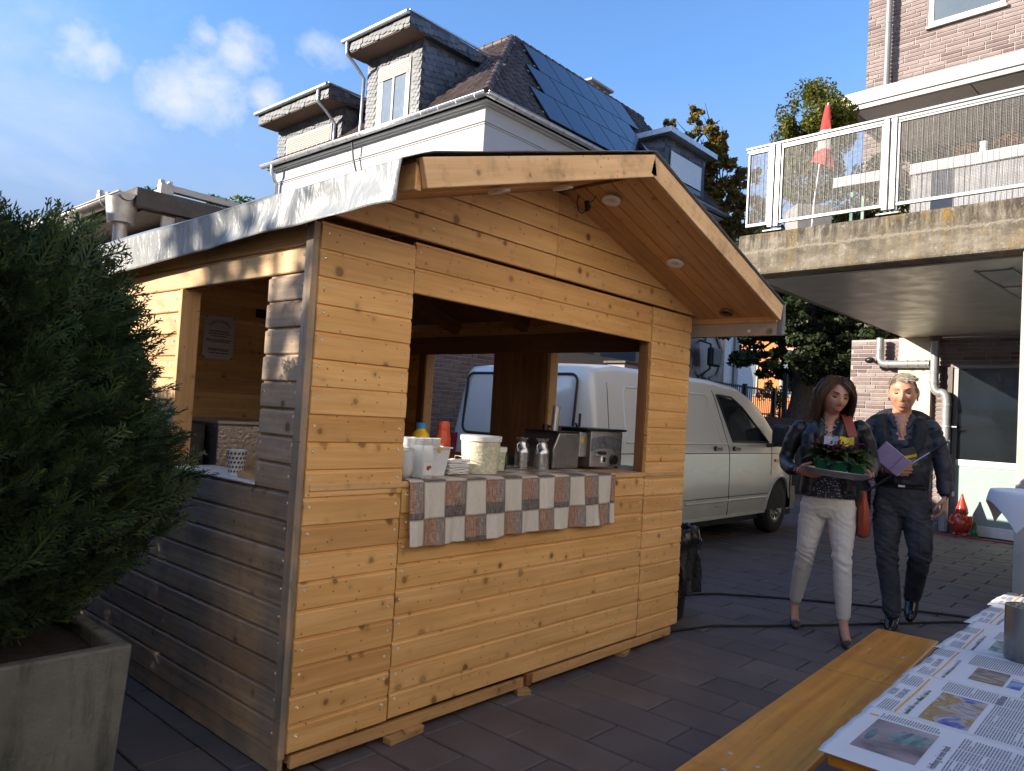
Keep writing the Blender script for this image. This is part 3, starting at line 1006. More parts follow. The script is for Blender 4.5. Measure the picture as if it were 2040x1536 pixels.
# upper window
uw = TB('window', MB().box(WX - 0.03, 2.93, 7.80, WX - 0.004, 3.97, 7.87).box(WX - 0.03, 2.93, 9.33, WX - 0.004, 3.97, 9.40).box(WX - 0.031, 2.93, 7.87, WX - 0.004, 3.0, 9.33).box(WX - 0.031, 3.90, 7.87, WX - 0.004, 3.97, 9.33), M['white_gloss'], None, 0.004)
TB('pane', MB().box(WX - 0.016, 3.0, 7.87, WX - 0.006, 3.90, 9.33), plain('window_glass', (0.10, 0.12, 0.13), 0.05, 0, 0.1, 2, 0, 0.9), None, 0, uw)
TB('sill', MB().box(WX - 0.07, 2.90, 7.755, WX - 0.002, 4.0, 7.797), M['alu_grey'], None, 0.003, uw)
TB('reveal', MB().box(WX - 0.026, 3.972, 7.78, WX - 0.0125, 4.0, 9.4), M['brown_frame'], None, 0, uw)
# terrace glazing in shade behind the railing
tg = TB('window', MB().box(WX - 0.05, -3.0, 5.66, WX - 0.006, 3.15, 5.75).box(WX - 0.05, 3.06, 3.37, WX - 0.006, 3.15, 5.66).box(WX - 0.05, 1.3, 3.37, WX - 0.006, 1.38, 5.66), M['brown_frame'])
for y0, y1 in ((1.38, 3.06), (-0.7, 1.3)):
    TB('pane', MB().box(WX - 0.035, y0, 3.4, WX - 0.026, y1, 5.66), M['glass_dark'], None, 0, tg)
# canopy
cn = TB('canopy', MB().box(10.32, -7.0, 5.87, WX - 0.012, 4.36, 5.99), M['alu_grey'], None, 0.004)
TB('fascia_strip', MB().box(10.24, -7.0, 5.86, 10.318, 4.42, 6.04), M['alu'], None, 0.01, cn)
TB('fascia_strip', MB().box(10.26, -7.0, 5.79, 10.32, 4.40, 5.858), M['alu_grey'], None, 0.008, cn)
for k in range(6):
    y1 = 4.22 - k * 1.42
    TB('soffit_panel', MB().box(10.34, y1 - 1.40, 5.852, WX - 0.02, y1, 5.868), M['white'], None, 0.003, cn)
TB('edge_trim', MB().box(10.34, 4.225, 5.80, WX - 0.02, 4.27, 5.868).box(10.34, 4.33, 5.82, WX - 0.02, 4.36, 5.868), M['alu_grey'], None, 0, cn)
# downpipes
up = TB('downpipe', MB().tube([(WX - 0.13, 4.53, 6.0), (WX - 0.13, 4.53, 10.1)], 0.052, 14), M['alu_grey'], 60)
TB('pipe_clamp', MB().tube([(WX - 0.13, 4.53, 8.0), (WX - 0.13, 4.53, 8.03)], 0.058, 14), M['alu_grey'], None, 0, up)
px = WX - 0.17


def arc(pa, pc, pb, n=5):
    """quadratic bend"""
    pa, pc, pb = Vector(pa), Vector(pc), Vector(pb)
    return [pa * (1 - k / n) ** 2 + pc * 2 * (k / n) * (1 - k / n) + pb * (k / n) ** 2 for k in range(n + 1)]


pp = [(px, 4.445, 2.90)] + arc((px, 4.445, 2.60), (px, 4.445, 2.49), (px, 4.33, 2.49)) + [(px, 3.72, 2.49)]
dp = TB('downpipe', MB().tube(pp, 0.058, 14), M['grey_pipe'], 60)
p2 = [(px, 3.655, 2.90), (px, 3.655, 2.28)] + arc((px, 3.655, 2.22), (px, 3.655, 2.08), (px, 3.58, 2.06)) + arc((px, 3.55, 2.06), (px, 3.475, 2.05), (px, 3.475, 1.92)) + [(px, 3.46, 0.03)]
dp2 = TB('downpipe', MB().tube(p2, 0.062, 14), M['grey_pipe'], 60)
for a, bq in (((px, 4.445, 2.70), (px, 4.445, 2.74)), ((px, 4.445, 2.585), (px, 4.445, 2.62)), ((px, 4.34, 2.49), (px, 4.30, 2.49)), ((px, 4.06, 2.49), (px, 4.02, 2.49)), ((px, 3.90, 2.49), (px, 3.87, 2.49)), ((px, 3.79, 2.49), (px, 3.76, 2.49))):
    TB('pipe_collar', MB().tube([a, bq], 0.064, 14), M['grey_pipe'], 60, 0, dp)
for z in (2.34, 2.20, 1.86, 1.05):
    y = 3.655 if z > 2.1 else 3.47
    TB('pipe_collar', MB().tube([(px, y, z), (px, y, z + 0.045)], 0.070, 14), M['grey_pipe'], 60, 0, dp2)
TB('pipe_clamp', MB().tube([(px, 3.468, 1.55), (px, 3.468, 1.575)], 0.072, 14).box(px - 0.01, 3.33, 1.555, px + 0.01, 3.61, 1.57), M['zinc'], None, 0, dp2)
TB('pipe_cover', MB().tube([(px, 3.655, 2.905), (px, 3.655, 2.83)], [0.09, 0.075], 14), plain('rust_collar', (0.16, 0.10, 0.075), 0.7), 60, 0, dp2)
TB('wall_lamp', MB().ball((px - 0.08, 4.56, 2.545), 0.06, 12, 0, 1.1, 1.3, 0.85).bar((px - 0.02, 4.52, 2.53), (px + 0.14, 4.50, 2.50), 0.03, 0.03), M['black'], 60)

# railing
rl = thing('terrace_railing', 'grey metal railing with wire mesh panels along the terrace edge', 'railing', (0, 0, 0), TH)
M['rail'] = plain('galvanised_rail', (0.23, 0.24, 0.245), 0.45, 0.4, 0.08, 6.0)
M['wire'] = plain('mesh_wire', (0.16, 0.155, 0.145), 0.55, 0.2, 0.05)
TB('handrail', MB().box(6.99, -7.0, 4.235, 7.045, 3.93, 4.262).box(7.0, -7.0, 4.205, 7.035, 3.92, 4.2345), M['rail'], None, 0.006, rl)
posts = [3.60, 2.505, 0.6, -1.3, -3.2]
for y in posts:
    for dy in (-0.032, 0.032):
        TB('post', MB().box(6.985, y + dy - 0.024, 3.40, 7.035, y + dy + 0.024, 4.232), M['alu'], None, 0.004, rl)
    TB('foot_plate', MB().box(6.98, y - 0.10, 3.358, 7.09, y + 0.10, 3.374), M['rail'], None, 0.003, rl)
spans = [(3.60, 3.90)] + [(posts[i + 1], posts[i]) for i in range(4)]
for i, (a, c_) in enumerate(spans):
    a0, a1 = a + (0.06), c_ - (0.06 if i else 0.0)
    TB('panel_frame', MB().box(7.0, a0, 3.43, 7.03, a1, 3.462).box(7.0, a0, 4.185, 7.03, a1, 4.2035).box(7.0, a0, 3.463, 7.03, a0 + 0.02, 4.184).box(7.0, a1 - 0.02, 3.463, 7.03, a1, 4.184), M['rail'], None, 0.003, rl)
    if i > 2:
        continue
    w = MB()
    k = a0 + 0.03
    while k < a1 - 0.02:
        w.box(7.010, k - 0.0014, 3.463, 7.014, k + 0.0014, 4.184)
        k += 0.042
    z = 3.475
    while z < 4.18:
        w.box(7.0155, a0 + 0.02, z - 0.0010, 7.0173, a1 - 0.02, z + 0.0010)
        z += 0.0125
    k = a0 + 0.03
    while k < a1 - 0.02:
        w.box(7.0175, k - 0.0009, 3.463, 7.0193, k + 0.0009, 4.184)
        k += 0.0125
    stuff(TB('wire_mesh', w, M['wire'], None, 0, rl, fix=False))

# things standing on the terrace
def TT(name, label, cat, x, y, z, group=None):
    p = Matrix.Rotation(TH, 4, 'Z') @ Vector((x, y, z))
    return thing(name, label, cat, p, TH, group)


def cloth_sheet(x0, x1, y0, y1, zt, drop_f, drop_s=0.0):
    """table cover: flat top with a hanging, slightly wavy front at x0 (and side at y1)"""
    mb = MB()

    def fn(u, v):
        y = y0 + (y1 - y0) * u
        tot = drop_f + (x1 - x0)
        s = v * tot
        if s < drop_f:
            k = 1 - s / drop_f
            return (x0 - 0.004 - 0.006 * k * (1 + math.sin(9 * y)), y, zt - drop_f * k)
        return (x0 + (s - drop_f), y, zt + 0.0015 * math.sin(7 * y))
    mb.grid(fn, 40, 24)
    if drop_s:
        mb.grid(lambda u, v: (x0 + (x1 - x0) * u, y1 + 0.01 * (1 - v) * (1 + math.sin(12 * u)), zt - drop_s * (1 - v)), 16, 8)
    return mb


M['bench_orange'] = wood('beer_bench', (0.66, 0.36, 0.13), (0.48, 0.22, 0.06), rough=0.45, knots=0.03)
M['cloth_dull'] = plain('paper_cover', (0.46, 0.46, 0.47), 0.85, 0, 0.04, 5)
M['green_leg'] = plain('green_steel_leg', (0.02, 0.16, 0.10), 0.45)
for i, (y0, y1) in enumerate(((0.55, 2.62), (2.74, 3.38), (-1.7, 0.45))):
    lab = ('long terrace table with white paper cover behind the wide railing panel', 'short terrace table end behind the narrow railing panel', 'terrace table running out of view at the right')[i]
    tt = TT('terrace_table', lab, 'table', 8.05, (y0 + y1) / 2, 3.36, 'tables on the terrace')
    h = (y1 - y0) / 2
    ob('tabletop', MB().box(-0.15, -h, 0.70, 0.35, h, 0.728), M['bench_orange'], tt, None, 0.004, False)
    for yy in (-h + 0.15, h - 0.15):
        ob('leg', MB().bar((-0.05, yy, 0.70), (-0.05, yy, 0.0), 0.03, 0.03).bar((0.25, yy, 0.70), (0.25, yy, 0.0), 0.03, 0.03), M['green_leg'], tt, None, 0, False)
    cl = TT('tablecloth', ('white paper cover on the long terrace table', 'white cover on the short terrace table end', 'white cover on the terrace table at the right')[i], 'tablecloth', 8.05, (y0 + y1) / 2, 3.36, 'white covers on the terrace tables')
    ob('cloth', cloth_sheet(-0.16, 0.36, -h - 0.01, h + 0.01, 0.732, 0.115), M['cloth_dull'], cl, 60, 0, False)
    if i != 1:
        be = TT('terrace_bench', ('low bench under a white cloth in front of the long terrace table', '', 'low bench under a white cloth at the right end of the terrace')[i], 'bench', 7.62, (y0 + y1) / 2, 3.36, 'benches on the terrace')
        ob('seat', MB().box(-0.12, -h + 0.2, 0.44, 0.12, h - 0.2, 0.468), M['bench_orange'], be, None, 0.003, False)
        for yy in (-h + 0.4, h - 0.4):
            ob('leg', MB().bar((-0.08, yy, 0.44), (-0.08, yy, 0.0), 0.03, 0.03).bar((0.08, yy, 0.44), (0.08, yy, 0.0), 0.03, 0.03), M['green_leg'], be, None, 0, False)
        bc = TT('bench_cover', ('white cloth hanging from the low terrace bench', '', 'white cloth over the bench at the right end of the terrace')[i], 'cloth', 7.62, (y0 + y1) / 2, 3.36)
        ob('cloth', cloth_sheet(-0.13, 0.13, -h + 0.12, h - 0.14, 0.473, 0.44), M['cloth_dull'], bc, 60, 0, False)
# flowers and jug on the tables
rg = np.random.default_rng(4)


def leaf_cloud(center, rad, n, size, rng, flat=0.0, up=0.3, squash=(1, 1, 1), shell=0.0, clump=0, lw=0.55):
    """n small leaves (kite quads) in an ellipsoid; returns V,F"""
    d = rng.normal(size=(n, 3))
    d /= np.linalg.norm(d, axis=1)[:, None]
    r = rng.random(n) ** (1 / 3)
    if shell:
        r = 1 - (1 - r) * (1 - shell)
    P = d * r[:, None]
    if clump:
        cc = rng.normal(size=(clump, 3))
        cc /= np.linalg.norm(cc, axis=1)[:, None]
        cc *= (0.35 + 0.62 * rng.random(clump) ** 0.6)[:, None]
        cr = 0.16 + 0.16 * rng.random(clump)
        k = rng.integers(0, clump, n)
        P = cc[k] + P * cr[k][:, None]
    P = P * np.array(squash) * rad + np.array(center)
    nrm = rng.normal(size=(n, 3)) + np.array([0, 0, up * 2])
    nrm /= np.linalg.norm(nrm, axis=1)[:, None]
    a = np.cross(nrm, rng.normal(size=(n, 3)))
    a /= np.linalg.norm(a, axis=1)[:, None]
    bb = np.cross(nrm, a)
    s = size * (0.6 + 0.8 * rng.random(n))[:, None]
    fold = nrm * s * 0.18
    V = np.stack([P - a * s * 0.5, P + bb * s * lw * 0.5 - fold, P + a * s * 0.5, P - bb * s * lw * 0.5 - fold], 1).reshape(-1, 3)
    F = np.arange(n * 4).reshape(-1, 4)
    return V, F


def leafmat(name, cols, rough=0.5, trans=0.25):
    m, t, b = new_mat(name)
    r = t.n('ShaderNodeNewGeometry').outputs['Random Per Island']
    k = len(cols)
    c = t.ramp(r, [(i / max(1, k - 1), cc) for i, cc in enumerate(cols)])
    c = t.mix(1.0, c, t.ramp(t.noise(t.objco(False), 1.3, 3.0), [(0.3, (0.8, 0.8, 0.8)), (0.7, (1.2, 1.2, 1.2))]), 'MULTIPLY')
    setb(t, b, Base_Color=c, Roughness=rough, Specular_IOR_Level=0.35)
    tr = t.n('ShaderNodeBsdfTranslucent', None, Color=t.mix(1.0, c, (1.1, 1.25, 0.7), 'MULTIPLY'))
    mx = t.n('ShaderNodeMixShader', None, i0=trans, i1=b.outputs[0], i2=tr.outputs[0])
    out = m.node_tree.nodes['Material Output']
    t.t.links.new(mx.outputs[0], out.inputs[0])
    return m


M['leaf_box'] = leafmat('boxwood_leaf', [(0.065, 0.085, 0.014), (0.105, 0.125, 0.02), (0.14, 0.145, 0.024), (0.17, 0.14, 0.022)])
M['leaf_red'] = leafmat('red_flower', [(0.25, 0.03, 0.03), (0.10, 0.11, 0.03), (0.35, 0.08, 0.04), (0.07, 0.09, 0.02)])
for i, (y, s, lab) in enumerate(((1.83, 0.11, 'large flower arrangement in a pot on the terrace table'), (2.22, 0.07, 'small flower bunch left of the jug on the terrace table'))):
    fl = TT('flower_pot', lab, 'flowers', 8.15, y, 4.095)
    ob('pot', MB().lathe([(0.03, 0), (0.045, 0.07), (0.042, 0.07), (0.03, 0.06)], n=14), plain('blue_pot', (0.10, 0.12, 0.22), 0.4), fl, 40, 0, False)
    V, F = leaf_cloud((0, 0, 0.13), s, 170, 0.035, rg, squash=(1, 1.5, 0.8))
    link('foliage', np_mesh('foliage', V, F, [M['leaf_red']]), fl, False)
jug = TT('jug', 'white jug standing between the flowers on the terrace table', 'jug', 8.15, 2.06, 4.095)
ob('body', MB().lathe([(0.03, 0), (0.04, 0.05), (0.028, 0.13), (0.036, 0.17), (0.03, 0.165), (0.001, 0.05)], n=16), M['white_gloss'], jug, 60, 0, False)

# boxwood ball in a grey tub, pennant
bx = TT('topiary_bush', 'clipped boxwood in a grey tub at the corner of the terrace', 'bush', 8.5, 3.93, 3.36)
ob('tub', MB().lathe([(0.20, 0), (0.25, 0.62), (0.23, 0.62), (0.2, 0.55), (0.001, 0.55)], n=4, sx=1.2, sy=1.2), plain('grey_tub', (0.30, 0.29, 0.28), 0.6), bx, None, 0.01, False)
V1, F1 = leaf_cloud((0, 0, 1.55), 0.50, 12000, 0.042, rg, squash=(0.88, 0.82, 0.98), shell=0.3, clump=46)
V2, F2 = leaf_cloud((0.0, 0.02, 1.05), 0.42, 5000, 0.042, rg, squash=(0.9, 0.95, 0.9), shell=0.4)
Vx = [V1, V2]
for k in range(26):
    a_ = rg.uniform(0, 6.28)
    e_ = rg.uniform(-0.1, 1.45)
    V3, F3 = leaf_cloud((0.43 * math.cos(a_) * math.cos(e_), 0.41 * math.sin(a_) * math.cos(e_), 1.55 + 0.5 * math.sin(e_)), rg.uniform(0.06, 0.13), 90, 0.04, rg, squash=(0.8, 0.8, 1.3))
    Vx.append(V3)
V = np.concatenate(Vx)
F = np.arange(len(V)).reshape(-1, 4)
link('crown', np_mesh('crown', V, F, [M['leaf_box']]), bx, False)
ob('stem', MB().tube([(0, 0, 0.5), (0.02, 0, 1.2), (0, 0.02, 1.8)], [0.035, 0.025, 0.012], 8), plain('bark', (0.09, 0.065, 0.045), 0.9, 0, 0.3, 20, 0.5), bx, 80, 0, False)
hd = TT('terrace_hedge', 'loose green hedge in a low trough beside the boxwood tub', 'hedge', 9.3, 3.5, 3.36)
ob('trough', MB().box(-0.22, -0.62, 0.0, 0.22, 0.62, 0.42), D.materials['grey_tub'], hd, None, 0.01, False)
V1, F1 = leaf_cloud((0, 0, 0.85), 0.62, 5200, 0.05, rg, squash=(0.6, 1.15, 0.85), clump=40)
link('foliage', np_mesh('foliage', V1, F1, [M['leaf_box']]), hd, False)
fg = TT('pennant', 'furled red and white flag on a thin stick behind the railing', 'flag', 8.0, 3.57, 3.36)
ob('stick', MB().tube([(0, -0.04, 1.62), (0, 0.07, 0.55), (0, 0.10, 0.0)], 0.008, 8), M['white_gloss'], fg, 80, 0, False)
red, wht = plain('flag_red', (0.33, 0.035, 0.03), 0.75), plain('flag_white', (0.40, 0.385, 0.37), 0.75)
rings, zs = [], [1.60, 1.45, 1.32, 1.26, 1.14, 1.10, 1.02, 0.94]
for i, z in enumerate(zs):
    w = 0.008 + 0.012 + 0.085 * (1.60 - z) / 0.66
    cy = -0.035 + 0.06 * (1.60 - z)
    rings.append([(w * 0.5 * math.cos(a) * (1 + 0.3 * math.sin(3 * a + z * 9)), cy + w * math.sin(a) * (1 + 0.25 * math.sin(4 * a + i)), z + (0.05 * math.sin(a) * (i == 7))) for a in [2 * math.pi * k / 14 for k in range(14)]])
fm = MB().rings(rings, 0, True)
for i in range(len(zs) - 1):
    for k in range(14):
        fm.m[i * 14 + k] = 0 if (i < 2 or i == 6 or (i == 5)) else 1
        if i in (3, 4) and k in (11, 12, 13):
            fm.m[i * 14 + k] = 0
ob('cloth', fm, [red, wht], fg, 50, 0, False)

# ================================================================== GNOME etc. at the foot of the glazing
gm = TT('garden_gnome', 'glossy red garden gnome with a pointed hat beside the glazing', 'gnome', 12.2, 3.19, 0.0)
rd = plain('gnome_red', (0.48, 0.045, 0.022), 0.22, 0, 0.1, 20, 0.0, 0.6)
g = MB().lathe([(0.001, 0.05), (0.085, 0.06), (0.12, 0.14), (0.125, 0.20), (0.10, 0.27), (0.07, 0.31), (0.085, 0.34), (0.075, 0.40), (0.055, 0.46), (0.02, 0.56), (0.012, 0.60), (0.001, 0.61)], n=20)
ob('body', g, rd, gm, 60, 0, False)
ob('beard', MB().ball((-0.065, 0, 0.27), 0.06, 12, 0, 0.6, 0.9, 1.4), rd, gm, 60, 0, False)
ob('nose', MB().ball((-0.085, 0, 0.355), 0.02, 10), rd, gm, 60, 0, False)
for s in (-1, 1):
    ob('foot', MB().ball((-0.06, s * 0.06, 0.035), 0.05, 10, 0, 1.3, 0.8, 0.7), rd, gm, 60, 0, False)
    ob('arm', MB().tube([(0.0, s * 0.11, 0.29), (-0.05, s * 0.135, 0.20), (-0.11, s * 0.06, 0.17)], [0.03, 0.03, 0.022], 10), rd, gm, 60, 0, False)
gt = TT('small_figure', 'small green tree shaped figure standing right of the red gnome', 'figurine', 12.2, 3.02, 0.0)
ob('body', MB().lathe([(0.001, 0.0), (0.04, 0.005), (0.045, 0.06), (0.03, 0.07), (0.055, 0.08), (0.03, 0.14), (0.042, 0.145), (0.02, 0.20), (0.03, 0.205), (0.001, 0.27)], n=12), plain('figure_green', (0.03, 0.16, 0.07), 0.35), gt, 50, 0, False)
for s in (-1, 1):
    ob('foot', MB().ball((-0.03, s * 0.025, 0.012), 0.02, 8), M['brown_frame'], gt, 60, 0, False)

# ================================================================== GARAGE / CARPORT on the left
ga = thing('garage', 'low brick garage with a dark flat roof edge, zinc gutter and hopper head', 'garage', (2.93, 7.81, 0))
M['fascia_dark'] = plain('dark_timber', (0.070, 0.055, 0.045), 0.65, 0, 0.2, 8, 0.2)
M['siding'] = plain('beige_siding', (0.33, 0.28, 0.23), 0.6, 0, 0.08)
M['siding_light'] = plain('light_siding', (0.50, 0.45, 0.38), 0.6, 0, 0.06)
GX, GY = 2.93, 7.81
ob('wall', MB().box(GX + 0.55, GY + 0.0, 0, 9.0, 14.0, 3.0), M['mortar_dark'], ga)
# clapboard recess under the eave
for i in range(7):
    z = 2.42 + i * 0.095
    ob('siding_board', MB().prism([(GX + 0.50, GY - 0.25 + 0.32, z), (GX + 0.53, GY - 0.25 + 0.32, z + 0.093), (GX + 0.55, GY + 0.07, z + 0.093), (GX + 0.55, GY + 0.07, z)], (0, 6.0, 0)), M['siding'], ga)
ob('roof_edge', MB().box(GX + 0.02, GY - 0.02, 3.22, 9.1, GY + 0.06, 3.40), M['fascia_dark'], ga, None, 0.006)
ob('roof_edge', MB().box(GX + 0.02, GY + 0.062, 3.22, GX + 0.10, 14.0, 3.36), M['fascia_dark'], ga, None, 0.006)
ob('roof', MB().box(GX + 0.05, GY + 0.065, 3.36, 9.1, 14.0, 3.43), plain('roof_felt', (0.06, 0.055, 0.055), 0.8), ga)
ob('soffit', MB().box(GX + 0.11, GY + 0.062, 3.20, 9.0, 13.9, 3.2195), M['fascia_dark'], ga)
ob('corbel', MB().prism([(GX + 0.30, GY + 0.02, 3.19), (GX + 0.30, GY + 0.02, 2.98), (GX + 0.55, GY + 0.02, 2.55), (GX + 0.62, GY + 0.02, 3.19)], (0, 0.04, 0)), M['siding_light'], ga)
ob('shade_panel', MB().box(GX + 0.42, GY - 0.012, 2.3, 5.2, GY - 0.004, 3.20), M['fascia_dark'], ga)
for i in range(4):
    ob('slat', MB().box(GX + 0.62, GY - 0.07 - (0.0), 2.98 + i * 0.055, 6.0, GY - 0.03, 2.98 + i * 0.055 + 0.05), M['siding_light'], ga, None, 0.004)
# gutter along the eave: half round with rolled rim, brackets
gx, gz_ = GX - 0.06, 3.33
hr = [[(gx + 0.075 * math.cos(a), y, gz_ + 0.075 * math.sin(a)) for a in [math.pi + math.pi * k / 12 for k in range(13)]] for y in (GY + 0.0, GY + 3.0, 14.0)]
gut = ob('gutter', MB().rings(hr, 0, False, False), M['zinc_warm'], ga, 80)
sd = gut.modifiers.new('thickness', 'SOLIDIFY')
sd.thickness = 0.004
ob('gutter_bead', MB().tube([(gx - 0.076, GY, gz_ + 0.002), (gx - 0.076, 14.0, gz_ + 0.002)], 0.011, 10), M['zinc_warm'], ga, 80)
ob('gutter_end', MB().prism([(gx + 0.073 * math.cos(math.pi + math.pi * k / 12), GY - 0.004, gz_ + 0.073 * math.sin(math.pi + math.pi * k / 12)) for k in range(13)], (0, 0.004, 0)), M['zinc_warm'], ga)
for k in range(7):
    y = GY + 0.5 + k * 0.8
    ob('gutter_bracket', MB().rings([[(gx + r * math.cos(a), yy, gz_ + r * math.sin(a)) for a in [math.pi + math.pi * q / 10 for q in range(11)]] for r, yy in ((0.077, y), (0.082, y), (0.082, y + 0.025), (0.077, y + 0.025))], 0, False, False), M['zinc'], ga, 80)
hop = ob('hopper_head', MB().lathe([(0.072, -0.02), (0.082, -0.10), (0.125, -0.26 + 0.12), (0.150, 0.06), (0.155, 0.10), (0.148, 0.10), (0.13, 0.0)], (gx + 0.02, GY + 0.18, 3.19), 24, 0, False), M['zinc_warm'], ga, 50)
hop.data.transform(Matrix.Identity(4))
ob('downpipe', MB().tube([(gx + 0.02, GY + 0.18, 3.20), (gx + 0.02, GY + 0.18, 0.0)], 0.066, 16), M['zinc_warm'], ga, 80)
# aluminium rails on the roof
for i, (x, y) in enumerate(((3.08, 9.2), (3.3, 8.1), (3.08, 11.6))):
    rb = MB().box(x, y, 3.43, x + 0.14, y + 0.10, 3.60).box(x + 0.0, y + 0.02, 3.60, x + 0.05, y + 0.08, 3.64).box(x + 0.09, y + 0.02, 3.60, x + 0.13, y + 0.08, 3.64)
    rb.box(x + 0.14, y + 0.01, 3.53, x + (1.6 if i == 1 else 0.7), y + 0.09, 3.60)
    rb.box(x + 0.03, y + 0.1, 3.50, x + 0.10, y + 1.0, 3.56)
    ob('roof_rail', rb, M['alu'], ga, None, 0.006)
ob('roof_sheet', MB().box(3.5, 8.4, 3.56, 8.0, 13.0, 3.575), M['alu_grey'], ga)
brick_field(ga, GY - 0.002, 3.6, 9.0, 0.0, 2.97, 0.24, 0.053, 0.0105, M['brick_dark'],
            lambda x, z: abs(x - 7.6) + 0.3 * abs(z - 1.5) if 6.2 < x < 8.95 and 0.55 < z < 2.5 else 1e9,
            axis='y', maxn=300, seed=2, bond=(0.0, 0.5, 0.25, 0.7))
for o in D.objects:
    if o.parent == ga and o.name.startswith('brick'):
        o.matrix_parent_inverse = wm(ga).inverted()

# low boundary wall with pier, retaining wall and raised ground behind
bw = thing('boundary_wall', 'low dark brick boundary wall with coping slabs and a taller pier behind the van', 'wall', (9.1, 7.9, 0))
ob('wall_core', MB().box(9.02, 7.83, 0, 14.2, 8.06, 2.16).box(11.70, 7.72, 0, 12.60, 8.10, 2.42), M['mortar_dark'], bw)
ob('coping', MB().box(9.0, 7.78, 2.162, 11.68, 8.1, 2.215).box(12.62, 7.78, 2.162, 14.2, 8.1, 2.215), M['fascia_dark'], bw, None, 0.01)
ob('pier_cap', MB().box(11.64, 7.66, 2.42, 12.66, 8.16, 2.47), M['fascia_dark'], bw, None, 0.012)
nb0 = set(D.objects)
brick_field(bw, 7.828, 9.03, 11.69, 1.1, 2.15, 0.24, 0.053, 0.0105, M['brick_dark'], lambda x, z: -z if z > 1.75 else 1e9, axis='y', maxn=90, seed=12)
brick_field(bw, 7.718, 11.70, 12.60, 1.6, 2.41, 0.24, 0.053, 0.0105, M['brick_dark'], lambda x, z: -z if z > 1.9 else 1e9, axis='y', maxn=40, seed=13)
brick_field(bw, 7.828, 12.61, 14.2, 1.4, 2.15, 0.24, 0.053, 0.0105, M['brick_dark'], lambda x, z: 1e9, axis='y', maxn=0, seed=14)
for o in set(D.objects) - nb0:
    o.matrix_parent_inverse = wm(bw).inverted()
M['grass'] = plain('rough_grass', (0.075, 0.085, 0.02), 0.95, 0, 0.4, 6, 0.6, bscale=80)
poly = [(9.05, 8.07), (14.2, 8.0), (15.6, 7.2), (16.4, 6.2), (16.9, 5.2), (22.5, 4.9), (60, -2), (90, 90), (2, 90), (2, 14.1), (9.05, 14.1)]
structure(ob('raised_ground', MB().prism([(x, y, -0.02) for x, y in poly], (0, 0, 1.62)), M['grass']))
rw = tag(ob('retaining_wall', MB().prism([(14.2, 7.99, 0), (15.57, 7.19, 0), (16.37, 6.19, 0), (16.87, 5.17, 0), (22.5, 4.87, 0), (22.5, 4.80, 0), (16.80, 5.10, 0), (16.30, 6.14, 0), (15.52, 7.12, 0), (14.17, 7.92, 0)], (0, 0, 1.63)), plain('dark_retaining', (0.035, 0.032, 0.032), 0.9, 0, 0.3, 6, 0.4)), 'dark retaining wall under the grass strip behind the parked van', 'wall')

# fence on the raised ground
fe = thing('metal_fence', 'dark metal bar fence along the raised ground behind the van roof', 'fence', (14.2, 8.2, 1.6))
fpts = [(13.2, 8.22), (15.7, 8.2), (17.9, 8.2), (19.6, 8.15)]
M['fence'] = plain('anthracite_fence', (0.022, 0.024, 0.028), 0.5)
for (xa, ya), (xb, yb) in zip(fpts[:-1], fpts[1:]):
    ob('post', MB().bar((xb, yb, 1.5), (xb, yb, 2.46), 0.09, 0.09), M['fence'], fe)
    pm = MB().bar((xa, ya, 2.38), (xb, yb, 2.38), 0.03, 0.04).bar((xa, ya, 1.75), (xb, yb, 1.75), 0.03, 0.04)
    n = int(math.hypot(xb - xa, yb - ya) / 0.11)
    for k in range(n):
        f = (k + 0.5) / n
        x, y = xa + (xb - xa) * f, ya + (yb - ya) * f
        pm.box(x - 0.008, y - 0.008, 1.62, x + 0.008, y + 0.008, 2.42)
    stuff(ob('fence_bars', pm, M['fence'], fe, fix=False))
gt_ = thing('mesh_gate', 'dark wire mesh gate between posts in front of the orange building', 'gate', (18.5, 6.9, 1.6))
ga_, gb_ = Vector((18.2, 7.3, 1.6)), Vector((19.0, 6.15, 1.6))
for p in (ga_, gb_, gb_ + Vector((0.9, -0.7, 0))):
    ob('post', MB().bar(p, p + Vector((0, 0, 1.15)), 0.10, 0.10), M['fence'], gt_)
pm = MB()
for (p, q) in ((ga_, gb_), (gb_, gb_ + Vector((0.9, -0.7, 0)))):
    for k in range(22):
        f = (k + 0.5) / 22
        r_ = p.lerp(q, f)
        pm.bar(r_, r_ + Vector((0, 0, 1.08)), 0.010, 0.010)
    for k in range(6):
        z = Vector((0, 0, 0.06 + 0.2 * k))
        pm.bar(p + z, q + z, 0.012, 0.016)
stuff(ob('gate_mesh', pm, M['fence'], gt_, fix=False))

# ================================================================== WHITE HOUSE
ho = thing('white_house', 'white rendered old house with slate dormers, brown tiled hip roof and solar panels', 'house', (12.2, 12.27, 1.6))
M['render'] = plain('white_render', (0.44, 0.445, 0.45), 0.85, 0, 0.04, 2.0, 0.1)
M['slate'] = plain('slate', (0.13, 0.135, 0.15), 0.42, 0.0, 0.35, 9.0, 0.15, 0.6)
m, t, b = new_mat('slate_shingle')
r = t.rand()
c = t.ramp(r, [(0, (0.06, 0.064, 0.075)), (0.5, (0.092, 0.096, 0.106)), (1, (0.135, 0.136, 0.142))])
c = t.mix(1.0, c, t.ramp(t.noise(t.objco(False), 14.0, 4.0, 0.6), [(0.3, (0.8, 0.8, 0.8)), (0.7, (1.2, 1.2, 1.2))]), 'MULTIPLY')
setb(t, b, Base_Color=c, Roughness=0.42, Specular_IOR_Level=0.55)
M['shingle'] = m
m, t, b = new_mat('roof_tile')
r = t.rand()
c = t.ramp(r, [(0, (0.055, 0.036, 0.028)), (0.5, (0.085, 0.055, 0.042)), (1, (0.115, 0.078, 0.06))])
setb(t, b, Base_Color=c, Roughness=0.6)
